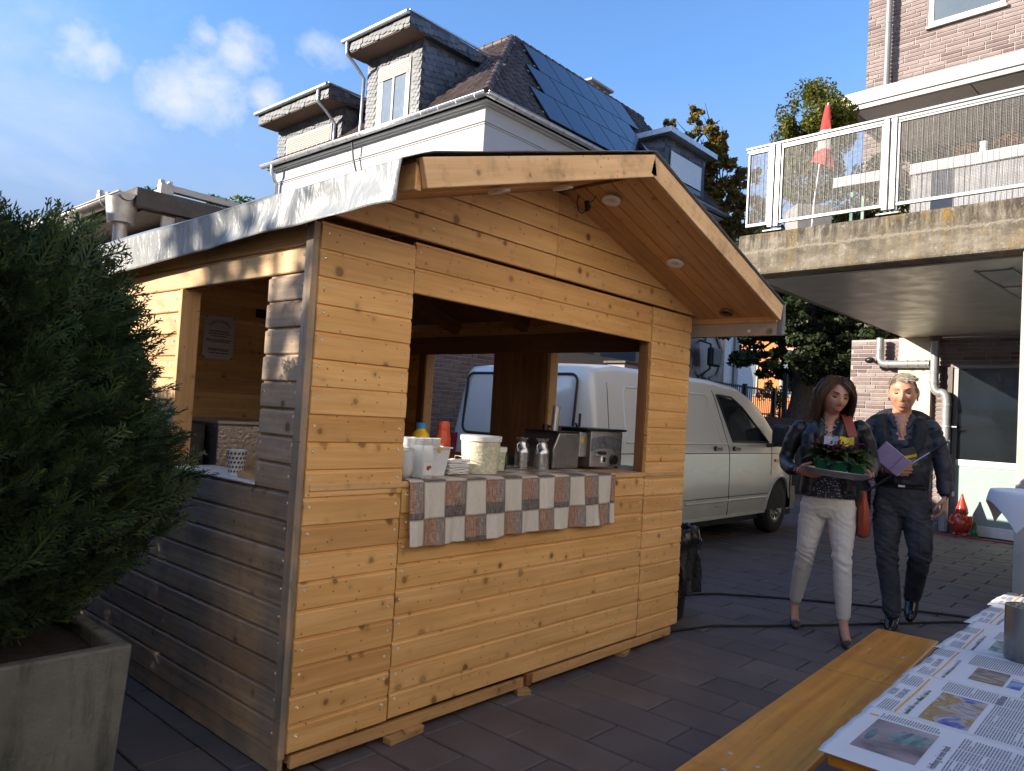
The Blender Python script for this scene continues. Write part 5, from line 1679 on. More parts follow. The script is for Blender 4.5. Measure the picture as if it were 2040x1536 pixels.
for x, y, z, r in spots:
    for k in range(4):
        a = Vector((24.8 + (x - 24.8) * 0.3, 12.7 + (y - 12.7) * 0.3, z - 1.0))
        e = Vector((x, y, z)) + Vector((rr.uniform(-r, r), rr.uniform(-r, r), rr.uniform(-r, r) * 0.7))
        tw.tube([a, a.lerp(e, 0.5) + Vector((0, 0, 0.15)), e], [0.03, 0.018, 0.006], 5)
ob('branches', tw, M['bark'], at_, 80)

iv = thing('ivy_bush', 'green leafy shrub top showing above the garage roof', 'bush', (8.5, 15.5, 3.0))
V, F = leaf_cloud((7.0, 13.9, 4.85), 0.8, 2600, 0.09, rg, squash=(1.9, 0.9, 0.62), clump=18)
link('crown', np_mesh('crown', V, F, [M['leaf_ivy']]), iv, True)
ob('stem', MB().tube([(7.2, 14.3, 1.5), (7.2, 14.2, 3.2), (7.1, 14.0, 4.8)], [0.08, 0.06, 0.03], 8), M['bark'], iv, 80)
gb = thing('garden_shrub', 'small sunlit shrub behind the mesh gate', 'bush', (22.5, 9.0, 1.6))
V, F = leaf_cloud((22.6, 9.2, 2.5), 0.9, 2400, 0.08, rg, squash=(0.7, 0.9, 1.0), clump=14)
link('crown', np_mesh('crown', V, F, [M['leaf_ivy']]), gb, True)
ob('stem', MB().tube([(22.6, 9.2, 1.6), (22.6, 9.2, 2.6)], [0.05, 0.02], 8), M['bark'], gb, 80)

# ------------------------------------------------------------------ conifer hedge in concrete planters
M['conifer'] = None
m, t, b = new_mat('conifer_spray')
pos = t.n('ShaderNodeTexCoord').outputs['Object']
r = t.n('ShaderNodeNewGeometry').outputs['Random Per Island']
c = t.ramp(r, [(0.0, (0.018, 0.040, 0.022)), (0.45, (0.030, 0.062, 0.028)), (0.85, (0.050, 0.088, 0.030)), (1.0, (0.095, 0.12, 0.03))])
brn = t.rng(t.noise(pos, 2.6, 4.0, 0.6), 0.63, 0.72)
c = t.mix(t.math('MULTIPLY', brn, 0.5), c, (0.075, 0.048, 0.022))
setb(t, b, Base_Color=c, Roughness=0.55, Specular_IOR_Level=0.3)
tr2 = t.n('ShaderNodeBsdfTranslucent', None, Color=c)
mx = t.n('ShaderNodeMixShader', None, i0=0.15, i1=b.outputs[0], i2=tr2.outputs[0])
t.t.links.new(mx.outputs[0], m.node_tree.nodes['Material Output'].inputs[0])
M['conifer'] = m


def frond(rng, L=0.16):
    """one flat scale-leaf spray: rachis with alternating tapering twigs (quads)"""
    V, F = [], []

    def blade(p, d, l, w, z):
        n = np.array([-d[1], d[0], 0])
        i = len(V)
        tip = p + d * l + np.array([0, 0, z])
        mid = p + d * l * 0.55 + np.array([0, 0, z * 0.4 + 0.002])
        V.extend([p - n * w * 0.35, mid - n * w * 0.5, tip, mid + n * w * 0.5])
        F.append([i, i + 1, i + 2, i + 3])
    blade(np.zeros(3), np.array([1.0, 0, 0]), L, 0.007, -0.02)
    k = 11
    for j in range(k):
        f = 0.10 + 0.84 * j / k
        p = np.array([L * f, 0, -0.02 * f * f])
        for s in (-1, 1):
            a = math.radians(38 + rng.uniform(-9, 9))
            d = np.array([math.cos(a), s * math.sin(a), 0])
            l = L * 0.42 * (1 - f * 0.72) * rng.uniform(0.75, 1.15)
            blade(p, d, l, 0.0058, rng.uniform(-0.012, 0.004))
            if l > 0.035:
                for q in (0.45, 0.75):
                    pp = p + d * l * q
                    for s2 in (-1, 1):
                        a2 = a * s + s2 * math.radians(36)
                        blade(pp, np.array([math.cos(a2), math.sin(a2), 0]), l * 0.34, 0.0048, -0.003)
    return np.array(V), np.array(F)


FR = [frond(np.random.default_rng(40 + i), 0.15 + 0.02 * i) for i in range(4)]


def conifer(t_, cx, cy, z0, z1, rx, ry, n, seed, lean=(0, 0)):
    rg = np.random.default_rng(seed)
    Vall, Fall, off = [], [], 0
    nb = n
    for i in range(nb):
        h = rg.random() ** 0.9
        z = z0 + (z1 - z0) * h
        prof = (0.74 + 0.30 * min(1, h * 3.2)) * (1 - max(0, h - 0.80) ** 1.5 * 4.2)
        prof *= 1 + 0.13 * math.sin(5 * z + seed) + rg.normal() * 0.04
        a = rg.uniform(0, 2 * math.pi)
        bul = 1 + 0.12 * math.sin(3 * a + 2.1 * z) + 0.10 * math.sin(7 * a - 4 * z)
        rad = prof * bul * (1 - 0.5 * rg.random() ** 2.6)
        p = np.array([cx + rx * rad * math.cos(a) + lean[0] * h, cy + ry * rad * math.sin(a) + lean[1] * h, z])
        # direction: outward and up
        el = math.radians(rg.uniform(15, 68) + 18 * max(0, h - 0.8) * 5)
        aa = a + rg.normal() * 0.5
        d = np.array([math.cos(aa) * math.cos(el), math.sin(aa) * math.cos(el), math.sin(el)])
        up = np.array([0, 0, 1.0]) + rg.normal(size=3) * 0.9
        w = np.cross(up, d)
        w /= np.linalg.norm(w)
        nn = np.cross(d, w)
        s = rg.uniform(0.7, 1.25)
        V, F = FR[rg.integers(0, 4)]
        Vall.append((V[:, :1] * d + V[:, 1:2] * w + V[:, 2:] * nn) * s + p - d * 0.05)
        Fall.append(F + off)
        off += len(V)
    # long leading shoots along the outline
    V = np.concatenate(Vall)
    F = np.concatenate(Fall)
    link('foliage', np_mesh('foliage', V, F, [M['conifer']]), t_, True)
    tb_ = MB()
    tb_.tube([(cx, cy, z0 - 0.1), (cx + lean[0] * 0.5, cy + lean[1] * 0.5, (z0 + z1) / 2), (cx + lean[0], cy + lean[1], z1 - 0.15)], [0.045, 0.03, 0.01], 8)
    for k in range(70):
        h = rg.random()
        a = rg.uniform(0, 6.28)
        z = z0 + (z1 - z0) * h * 0.85
        r = 0.78 * (1 - max(0, h - 0.6))
        e = (cx + rx * r * math.cos(a) + lean[0] * h, cy + ry * r * math.sin(a) + lean[1] * h, z + 0.22)
        tb_.tube([(cx + lean[0] * h, cy + lean[1] * h, z), ((cx + e[0]) / 2, (cy + e[1]) / 2, z + 0.08), e], [0.012, 0.008, 0.003], 5)
    ob('branches', tb_, M['bark'], t_, 80)


m, t, b = new_mat('planter_concrete')
co = t.objco(False)
n1 = t.noise(co, 2.6, 6.0, 0.7)
n2 = t.noise(t.scale(co, (4.0, 4.0, 0.8)), 3.0, 5.0, 0.65)
c = t.ramp(n1, [(0.3, (0.085, 0.083, 0.075)), (0.55, (0.15, 0.145, 0.13)), (0.75, (0.20, 0.19, 0.17))])
c = t.mix(t.math('MULTIPLY', t.rng(n2, 0.5, 0.66), 0.8), c, (0.035, 0.045, 0.030))
setb(t, b, Base_Color=c, Roughness=0.9)
bump(t, b, t.noise(co, 45.0, 5.0, 0.7), 0.6, 0.012)
M['planter'] = m


def planter(name_lab, x0, y0, x1, y1, h, grp=None):
    p = thing('concrete_planter', name_lab, 'planter', ((x0 + x1) / 2, (y0 + y1) / 2, 0), 0, grp)
    w = 0.045
    mb = MB()
    rings = [[(x0 + 0.03, y0 + 0.03, 0), (x1 - 0.03, y0 + 0.03, 0), (x1 - 0.03, y1 - 0.03, 0), (x0 + 0.03, y1 - 0.03, 0)],
             [(x0, y0, h), (x1, y0, h), (x1, y1, h), (x0, y1, h)],
             [(x0 + w, y0 + w, h), (x1 - w, y0 + w, h), (x1 - w, y1 - w, h), (x0 + w, y1 - w, h)],
             [(x0 + w, y0 + w, h - 0.08), (x1 - w, y0 + w, h - 0.08), (x1 - w, y1 - w, h - 0.08), (x0 + w, y1 - w, h - 0.08)]]
    mb.rings(rings)
    ob('trough', mb, M['planter'], p, None, 0.008)
    ob('soil', MB().grid(lambda u, v: (x0 + w + (x1 - x0 - 2 * w) * u, y0 + w + (y1 - y0 - 2 * w) * v, h - 0.05 + 0.012 * math.sin(17 * u + 9 * v)), 8, 8), M['soil'], p)
    return p


planter('weathered concrete planter at the left edge under the conifer', -0.05, 2.40, 1.00, 3.30, 0.60)
cf = thing('conifer_hedge', 'dense dark green conifer at the left edge in the concrete planter', 'conifer', (0.5, 2.85, 0.6))
conifer(cf, 0.40, 2.80, 0.62, 1.80, 0.58, 0.46, 7600, 3, (0.03, 0.0))
# unseen conifers and planters added at the left to shade the stall wall
planter('second concrete planter, unseen at the left, added for its shading conifer', -0.55, 3.36, 0.50, 4.26, 0.60)
cf2 = thing('conifer_hedge', 'second conifer, unseen at the left, added to shade the stall wall', 'conifer', (0.0, 3.8, 0.6))
conifer(cf2, 0.0, 3.84, 0.62, 1.80, 0.64, 0.56, 6000, 5)
planter('third concrete planter, unseen at the left, added for its shading conifer', -1.05, 4.32, 0.0, 5.22, 0.60)
cf3 = thing('conifer_hedge', 'third conifer, unseen at the left, added to shade the stall wall', 'conifer', (-0.5, 4.8, 0.6))
conifer(cf3, -0.46, 4.76, 0.62, 2.0, 0.60, 0.56, 4500, 8)

planter('fourth concrete planter, unseen at the left, added for its shading conifer', -0.5, 5.28, 0.55, 6.18, 0.60)
cf4 = thing('conifer_hedge', 'fourth conifer, unseen at the left, added to shade the far wall end', 'conifer', (0.0, 5.7, 0.6))
conifer(cf4, 0.0, 5.7, 0.45, 2.1, 0.62, 0.58, 3500, 9)

# ================================================================== OFF-FRAME SURROUNDINGS (some added to shade the yard and bounce light back)
M['roof_dark'] = plain('shed_roof', (0.05, 0.045, 0.04), 0.8)
nh = thing('shade_houses', 'unseen pale row of houses added at the left to shade the yard', 'building', (-15, 15, 0))  # added out of view as shadow caster for the yard
dv = Vector((0.57, 0.82, 0)).normalized()
nv = Vector((-0.82, 0.57, 0)).normalized()
cN = Vector((-14.0, 13.5, 0))
def nbox(a0, a1, d0, d1, z0, z1):
    return MB().prism([tuple(cN + dv * a + nv * d + Vector((0, 0, z0))) for a, d in ((a0, d0), (a1, d0), (a1, d1), (a0, d1))], (0, 0, z1 - z0))
ob('wall', nbox(-14, 5.0, 0, 7, 0, 5.2), M['render'], nh)
ob('roof', MB().prism([tuple(cN + dv * -14.3 + nv * d + Vector((0, 0, z))) for d, z in ((-0.4, 5.1), (3.5, 6.6), (7.4, 5.1))], tuple(dv * 19.6)), M['tile'], nh)
for a in range(-13, 4, 3):
    for z in (1.0, 3.4):
        f = ob('window', MB().prism([tuple(cN + dv * (a + x) + nv * -0.03 + Vector((0, 0, z))) for x in (0, 1.1)] + [tuple(cN + dv * (a + x) + nv * -0.03 + Vector((0, 0, z + 1.4))) for x in (1.1, 0)], tuple(nv * 0.02)), M['white'], nh)
oh = thing('bounce_house', 'unseen cream house behind the camera, placed to bounce sun onto the stall', 'building', (3, -9, 0))
ob('wall', MB().box(-16, -15, 0, 16, -5.6, 9.5), plain('cream_house', (0.82, 0.76, 0.66), 0.85, 0, 0.05, 1.0), oh)  # set close, tall and pale so it bounces warm light onto the stall
ob('roof', MB().prism([(-16.4, -15.4, 9.4), (-16.4, -5.3, 9.4), (-16.4, -10.5, 12.5)], (32.8, 0, 0)), M['tile'], oh)
for x in range(-12, 13, 4):
    for z in (1.2, 4.4):
        f = ob('window', MB().box(x, -5.6, z, x + 1.2, -5.56, z + 1.6), M['white'], oh)
        ob('pane', MB().box(x + 0.08, -5.558, z + 0.08, x + 1.12, -5.55, z + 1.52), M['glass_dark'], f)
for i, x in enumerate((-3.4, 1.4, 6.2)):
    pv = thing('pavilion_tent', ('white party tent on the left behind the camera', 'white party tent in the middle behind the camera', 'white party tent on the right behind the camera')[i], 'tent', (x, -3.5, 0), 0, 'party tents behind the camera')
    ob('roof', MB().add([(-2.2, -1.9, 2.3), (2.2, -1.9, 2.3), (2.2, 1.9, 2.3), (-2.2, 1.9, 2.3), (0, 0, 3.4)], [(0, 1, 4), (1, 2, 4), (2, 3, 4), (3, 0, 4)]), M['cloth_white'], pv, None, 0, False)
    for sx in (-2.15, 2.15):
        for sy in (-1.85, 1.85):
            ob('leg', MB().box(sx - 0.025, sy - 0.025, 0, sx + 0.025, sy + 0.025, 2.31), M['alu'], pv, None, 0, False)

sh = thing('sunblock_shed', 'unseen tall shed added left of the picture to keep sun off the van', 'shed', (0.2, 8.6, 0))  # added out of view, blocks the sun from the van's rear
ob('wall', MB().box(-1.3, 7.5, 0, 1.35, 9.9, 3.5), M['siding'], sh)
ob('roof', MB().prism([(-1.6, 7.3, 3.45), (0.02, 7.3, 4.3), (1.6, 7.3, 3.45)], (0, 2.9, 0)), M['roof_dark'], sh)
yt = thing('young_tree', 'young thin crowned tree outside the left of the picture', 'tree', (-4.6, 7.0, 0))
limb_tree(yt, (-4.6, 7.0, 0), (-4.5, 7.1, 5.4), 0.07, [(0.6, 0.5, 0.3, 0.7, 0.03), (0.7, -0.5, 0.2, 0.6, 0.03), (0.75, 0.1, -0.5, 0.6, 0.03)], 3)
V, F = leaf_cloud((-4.55, 7.05, 4.75), 1.25, 620, 0.15, np.random.default_rng(77), squash=(1, 1, 0.75), clump=17)
link('crown', np_mesh('crown', V, F, [M['leaf_dark']]), yt, True)

pv = thing('pavilion_tent', 'unseen white tent with side walls, added left of the camera to shade the table', 'tent', (-3.3, 2.9, 0))  # added out of view, keeps the sun off table and bench
ob('roof', MB().add([(-2.3, -2.1, 2.5), (2.3, -2.1, 2.5), (2.3, 2.1, 2.5), (-2.3, 2.1, 2.5), (0, 0, 3.8)], [(0, 1, 4), (1, 2, 4), (2, 3, 4), (3, 0, 4)]), M['cloth_white'], pv, None, 0, False)
ob('side_wall', MB().box(-2.28, -2.08, 0.05, -2.25, 2.08, 2.5), M['cloth_white'], pv, None, 0, False)
ob('side_wall', MB().box(-2.24, 2.05, 0.05, 2.24, 2.08, 2.5), M['cloth_white'], pv, None, 0, False)
for sx in (-2.2, 2.2):
    for sy in (-2.0, 2.0):
        ob('leg', MB().box(sx - 0.025, sy - 0.025, 0, sx + 0.025, sy + 0.025, 2.5), M['alu'], pv, None, 0, False)

# ================================================================== VAN (faces +x, near side at low y)
van = thing('panel_van', 'cream white panel van with blank sides parked behind the stall', 'van', (8.1, 4.9, 0))
m, t, b = new_mat('van_paint')
co = t.objco(False)
zz = t.n('ShaderNodeSeparateXYZ', None, Vector=co).outputs[2]
dn = t.noise(t.scale(co, (1.0, 1.0, 2.5)), 3.0, 6.0, 0.7)
dirt = t.math('MULTIPLY', t.rng(t.math('ADD', zz, t.math('MULTIPLY', dn, 0.5)), 1.15, 0.45), t.rng(dn, 0.25, 0.7, 0.15, 0.75))
setb(t, b, Base_Color=t.mix(dirt, (0.66, 0.645, 0.59), (0.30, 0.27, 0.23)), Roughness=t.rng(dirt, 0.0, 0.7, 0.26, 0.6), Coat_Weight=0.5, Coat_Roughness=0.1)
M['van'] = m
M['gasket'] = plain('gasket', (0.012, 0.012, 0.012), 0.55)
X0V, YC = 5.52, 4.91


def v_top(x):
    """roof line z over van-local x"""
    pts = [(0.0, 1.79), (0.10, 1.875), (0.5, 1.925), (2.6, 1.925), (3.25, 1.885), (3.57, 1.775), (3.87, 1.62), (4.21, 1.34), (4.35, 1.21), (4.7, 1.13), (4.95, 1.04), (5.1, 0.92), (5.2, 0.72), (5.22, 0.55)]
    for (a, za), (b_, zb) in zip(pts[:-1], pts[1:]):
        if x <= b_:
            k = (x - a) / (b_ - a)
            return za + (zb - za) * max(0, k)
    return pts[-1][1]


def v_w(z, x):
    """half width"""
    pts = [(0.25, 0.895), (0.33, 0.92), (0.55, 0.945), (1.0, 0.952), (1.14, 0.945), (1.7, 0.845), (1.86, 0.79), (1.97, 0.70)]
    w = pts[-1][1]
    for (a, wa), (b_, wb) in zip(pts[:-1], pts[1:]):
        if z <= b_:
            w = wa + (wb - wa) * max(0, (z - a) / (b_ - a))
            break
    if x > 4.3:
        w *= 1 - 0.20 * ((x - 4.3) / 0.92) ** 2
    if x < 0.16:
        w *= 1 - 0.55 * ((0.16 - x) / 0.16) ** 3 * 0.4
    return w


WHX = (1.36, 4.36)
WR = 0.345


def van_side(x, z, s, off=0.0):
    return (X0V + x, YC + s * (v_w(z, x) + off), z)


xs = sorted(set([round(0.0 + k * 0.06, 3) for k in range(88)] + [0.02, 0.1, 0.16, 5.215]))
xs = [x for x in xs if x <= 5.22]
mb = MB()
rings = []
for x in xs:
    zt = v_top(x)
    zb = 0.30
    for wx in WHX:
        if abs(x - wx) < WR + 0.055:
            zb = max(zb, 0.34 + math.sqrt(max(0, (WR + 0.055) ** 2 - (x - wx) ** 2)))
    side = []
    for k in range(15):
        z = zb + (zt - 0.10 - zb) * k / 14
        side.append((v_w(z, x), z))
    w0 = side[-1][0]
    for k in range(1, 5):
        a = math.pi / 2 * k / 5
        side.append((w0 - 0.13 * (1 - math.cos(a)) * 1.0, zt - 0.10 + 0.085 * math.sin(a)))
    wl = side[-1][0]
    for k in (0.66, 0.33, 0.0):
        side.append((wl * k, zt - 0.015 + 0.015 * (1 - k)))
    # rear slant: shift rings near the back
    def sx(z):
        return max(0.0, (z - 0.9) * 0.085) * max(0, 1 - x / 0.9) if x < 0.9 else 0.0
    ring = [(X0V + x + sx(z), YC - y, z) for y, z in side] + [(X0V + x + sx(z), YC + y, z) for y, z in reversed(side[:-1])]
    rings.append(ring)
mb.rings(rings, 0, True, True)
ob('body', mb, M['van'], van, 38)
ob('underbody', MB().box(X0V + 0.1, YC - 0.80, 0.2, X0V + 5.1, YC + 0.80, 0.42).box(X0V + 0.9, YC - 0.9, 0.32, X0V + 1.82, YC + 0.9, 0.80).box(X0V + 3.9, YC - 0.9, 0.32, X0V + 4.82, YC + 0.9, 0.80), M['black_rough'], van)
ob('sill_trim', MB().bar((X0V + 1.8, YC - 0.915, 0.315), (X0V + 3.92, YC - 0.915, 0.315), 0.03, 0.03), M['van'], van)


def patch(poly, off, nz=10, s=-1):
    """convex polygon in (x,z) laid onto the side of the van"""
    zs = [p[1] for p in poly]
    mb = MB()
    rows_ = []
    for k in range(nz + 1):
        z = min(zs) + (max(zs) - min(zs)) * (k / nz)
        z = min(max(z, min(zs) + 1e-4), max(zs) - 1e-4)
        cr = []
        for (xa, za), (xb, zb) in zip(poly, poly[1:] + poly[:1]):
            if (za - z) * (zb - z) <= 0 and abs(za - zb) > 1e-9:
                cr.append(xa + (xb - xa) * (z - za) / (zb - za))
        rows_.append([van_side(min(cr) + (max(cr) - min(cr)) * i / 8, z, s, off) for i in range(9)])
    mb.rings(rows_, 0, False, False)
    return mb


def side_tube(pts, r, off=0.002, s=-1, sub=6):
    P = []
    for (xa, za), (xb, zb) in zip(pts[:-1], pts[1:]):
        for k in range(sub):
            f = k / sub
            P.append(van_side(xa + (xb - xa) * f, za + (zb - za) * f, s, off))
    P.append(van_side(*pts[-1], s, off))
    return MB().tube(P, r, 6)


for s in (-1, 1):
    wpoly = [(2.90, 1.20), (2.60, 1.735), (2.98, 1.725), (3.25, 1.62), (3.92, 1.20)]
    sw = ob('side_window', patch(wpoly, 0.004, 12, s), M['glass_dark'], van, 60)
    ob('gasket', side_tube(wpoly + [wpoly[0]], 0.014, 0.004, s), M['gasket'], sw, 80)
    seam = MB()
    for L_ in ([(2.86, 0.33), (2.83, 0.6), (2.80, 1.07), (2.52, 1.78)], [(0.35, 1.055), (4.55, 1.06)], [(4.02, 0.78), (4.02, 1.17)], [(0.42, 0.5), (0.30, 1.0), (0.36, 1.72)], [(1.75, 0.55), (3.98, 0.55)]):
        q = side_tube(L_, 0.0045, 0.0, s, 10)
        seam.add(q.v, q.f)
    ob('panel_seam', seam, M['gasket'], van, 80)
    bead = MB()
    for L_ in ([(0.62, 1.64), (0.66, 1.70), (2.30, 1.72), (2.38, 1.68), (2.62, 1.18), (2.60, 1.14)], [(0.6, 1.165), (2.6, 1.165), (3.95, 1.165)], [(0.62, 1.64), (0.60, 1.2)]):
        q = side_tube(L_, 0.011, 0.0, s, 10)
        bead.add(q.v, q.f)
    for wx in WHX:
        q = side_tube([(wx + (WR + 0.075) * math.cos(a), 0.34 + (WR + 0.075) * math.sin(a)) for a in [math.pi * k / 14 for k in range(15)]], 0.022, -0.004, s, 2)
        bead.add(q.v, q.f)
    q = side_tube([(0.5, 0.47), (0.95, 0.47)], 0.012, 0.0, s)
    bead.add(q.v, q.f)
    q = side_tube([(1.8, 0.505), (2.82, 0.505), (3.92, 0.505)], 0.014, 0.0, s)
    bead.add(q.v, q.f)
    ob('body_bead', bead, M['van'], van, 80)
    for x in (2.50, 2.98):
        p = van_side(x, 1.115, s, 0.012)
        h = ob('door_handle', MB().bar((p[0] - 0.08, p[1], p[2]), (p[0] + 0.08, p[1] + 0.0, p[2] - 0.005), 0.025, 0.03).tube([(p[0] - 0.075, p[1] + 0.012 * -s, p[2]), (p[0] - 0.075, p[1] + s * 0.014, p[2])], 0.028, 12), M['black'], van, None, 0.004)
    p = van_side(3.98, 1.28, s, 0.16)
    mi = ob('wing_mirror', MB().box(p[0] - 0.09, p[1] - 0.12, p[2] - 0.13, p[0] + 0.09, p[1] + 0.10, p[2] + 0.16), M['black'], van, None, 0.045, seg=3)
    ob('mirror_arm', MB().bar((p[0], p[1] - s * 0.02, p[2] - 0.10), van_side(3.86, 1.16, s, 0.0), 0.05, 0.05), M['black'], mi)
    p = van_side(4.16, 0.965, s, 0.006)
    ob('indicator', MB().box(p[0] - 0.045, p[1] - 0.01, p[2] - 0.02, p[0] + 0.045, p[1] + 0.01, p[2] + 0.02), plain('amber', (0.55, 0.14, 0.03), 0.3), van, None, 0.005)
    p = van_side(2.62, 0.47, s, 0.004)
    ob('vent_label', MB().box(p[0] - 0.08, p[1] - 0.003, p[2] - 0.035, p[0] + 0.10, p[1] + 0.003, p[2] - 0.012).box(p[0] - 0.08, p[1] - 0.003, p[2] + 0.008, p[0] + 0.10, p[1] + 0.003, p[2] + 0.028), M['steel_dark'], van)
for s in (-1, 1):
    for wx in WHX:
        wy = YC + s * 0.80
        wc = (X0V + wx, wy, WR)
        prof = [(0.205, -0.105), (0.30, -0.105), (0.335, -0.085), (WR, -0.04), (WR, 0.04), (0.335, 0.085), (0.30, 0.105), (0.205, 0.10)]
        rings = [[(X0V + wx + r * math.cos(a), wy + s * z, WR + r * math.sin(a)) for a in [2 * math.pi * k / 32 for k in range(32)]] for r, z in prof]
        w = ob('wheel', MB().rings(rings, 0, False), M['rubber'], van, 50)
        hub = [(0.001, 0.085), (0.055, 0.088), (0.062, 0.070), (0.13, 0.060), (0.16, 0.072), (0.175, 0.095), (0.21, 0.095), (0.21, 0.06)]
        rings = [[(X0V + wx + r * math.cos(a), wy + s * z, WR + r * math.sin(a)) for a in [2 * math.pi * k / 32 for k in range(32)]] for r, z in hub]
        rm = ob('rim', MB().rings(rings, 0, False), M['steel_dark'], w, 40)
        sl = MB()
        for k in range(12):
            a = 2 * math.pi * k / 12
            c = Vector((X0V + wx + 0.135 * math.cos(a), wy + s * 0.066, WR + 0.135 * math.sin(a)))
            sl.obox(c, Vector((math.cos(a), 0, math.sin(a))) * 0.022, Vector((-math.sin(a), 0, math.cos(a))) * 0.011, Vector((0, 0.006, 0)))
        sl.tube([(X0V + wx, wy + s * 0.086, WR), (X0V + wx, wy + s * 0.094, WR)], 0.05, 16)
        ob('rim_slot', sl, M['black_rough'], w)
# windscreen and front
def screen(u, v):
    x = 3.32 + (4.30 - 3.32) * (1 - v)
    z = v_top(x) + 0.004
    w = (v_w(min(z, 1.75), x) - 0.10) * (0.98 - 0.06 * v)
    return (X0V + x + 0.004, YC + w * (2 * u - 1), z - 0.035 * abs(2 * u - 1) ** 4 + 0.004)


ob('windscreen', MB().grid(screen, 12, 10), M['glass_dark'], van, 60)
ob('bumper', MB().rings([[(X0V + 5.22 + 0.05 - 0.30 * abs(q) ** 3.0 + dx, YC + 0.90 * q, z) for dx, z in ((0, 0.30), (0.03, 0.42), (0.0, 0.60), (-0.3, 0.60), (-0.3, 0.30))] for q in [k / 8 for k in range(-8, 9)]]), plain('bumper_grey', (0.25, 0.25, 0.24), 0.6), van, 60)
for s in (-1, 1):
    ob('headlight', MB().ball((X0V + 5.02, YC + s * 0.62, 0.80), 0.14, 14, 0, 0.8, 1.2, 0.8), M['steel'], van, 60)
ob('grille', MB().box(X0V + 5.10, YC - 0.42, 0.70, X0V + 5.17, YC + 0.42, 0.86), M['black'], van)
# rear face: door gap, blank windows in rubber gaskets, lettering, lamps
def rear(y, z, off=0.004):
    return (X0V + max(0.0, (z - 0.9) * 0.085) - off, YC + y, z)


rg_ = MB()
for y0, y1 in ((-0.72, -0.07), (0.07, 0.72)):
    P = []
    for (cy, cz, a0) in ((y1 - 0.08, 1.70, 0), (y0 + 0.08, 1.70, 90), (y0 + 0.08, 1.24, 180), (y1 - 0.08, 1.24, 270)):
        for k in range(6):
            a = R_(a0 + 90 * k / 5)
            P.append(rear(cy + 0.08 * math.cos(a), cz + 0.08 * math.sin(a)))
    rg_.tube(P + [P[0]], 0.013, 6)
ob('rear_gasket', rg_, M['gasket'], van, 80)
ob('door_gap', MB().bar(rear(0, 0.5), rear(0, 1.78), 0.008, 0.008), M['gasket'], van)
for s in (-1, 1):
    ob('tail_lamp', MB().box(X0V - 0.012, YC + s * 0.86 - 0.06, 0.85, X0V + 0.06, YC + s * 0.86 + 0.06, 1.15), plain('tail_red', (0.30, 0.02, 0.02), 0.25), van, None, 0.012)
ob('rear_bumper', MB().box(X0V - 0.09, YC - 0.9, 0.36, X0V + 0.1, YC + 0.9, 0.56), plain('bumper_dark', (0.05, 0.05, 0.05), 0.6), van, None, 0.03)
vs, fs = text_mesh('TRANSPORTER', 0.085, 1.1)
ob('lettering', MB().add([rear(0.66 - x * 1.0, 1.06 + y, 0.006) for x, y, z in vs], fs), M['ink'], van)

# ================================================================== COUNTER: patchwork tablecloth
m, t, b = new_mat('patchwork_cloth')
uv = t.n('ShaderNodeUVMap').outputs[0]
sp = t.n('ShaderNodeSeparateXYZ', None, Vector=uv)
U, Vv = sp.outputs[0], sp.outputs[1]
cx_ = t.math('DIVIDE', t.math('ADD', U, 0.05), 0.127)
cy_ = t.math('DIVIDE', Vv, 0.155)
ix, iy = t.math('FLOOR', cx_), t.math('FLOOR', cy_)
fx, fy = t.math('FRACT', cx_), t.math('FRACT', cy_)
par = t.math('MODULO', t.math('ADD', t.math('ADD', ix, iy), 40.0), 2.0)
wn2 = t.n('ShaderNodeTexWhiteNoise', {'noise_dimensions': '2D'}, Vector=t.n('ShaderNodeCombineXYZ', None, X=ix, Y=iy, Z=0.0).outputs[0])
rv = wn2.outputs[0]
stre = t.noise(t.n('ShaderNodeCombineXYZ', None, X=t.math('MULTIPLY', U, 260.0), Y=t.math('MULTIPLY', Vv, 22.0), Z=0.0).outputs[0], 1.0, 3.0, 0.6)
str2 = t.noise(t.n('ShaderNodeCombineXYZ', None, X=t.math('MULTIPLY', U, 40.0), Y=t.math('MULTIPLY', Vv, 240.0), Z=0.0).outputs[0], 1.0, 3.0, 0.6)
weave = t.math('ADD', t.math('MULTIPLY', stre, 0.6), t.math('MULTIPLY', str2, 0.4))
cream = t.ramp(weave, [(0.3, (0.58, 0.52, 0.44)), (0.6, (0.72, 0.67, 0.59))])
brown = t.ramp(weave, [(0.36, (0.19, 0.085, 0.052)), (0.50, (0.36, 0.20, 0.14)), (0.62, (0.55, 0.40, 0.31))])
greyc = t.ramp(weave, [(0.36, (0.12, 0.088, 0.075)), (0.50, (0.29, 0.235, 0.21)), (0.62, (0.47, 0.41, 0.37))])
dark = t.ramp(weave, [(0.38, (0.06, 0.043, 0.038)), (0.52, (0.17, 0.135, 0.125)), (0.64, (0.38, 0.33, 0.30))])
isb = t.math('LESS_THAN', fx, 0.62)
dk = t.mix(isb, greyc, brown)
lowr = t.math('LESS_THAN', fy, t.math('MULTIPLY', rv, 0.42))
dk = t.mix(lowr, dk, dark)
c = t.mix(par, cream, dk)
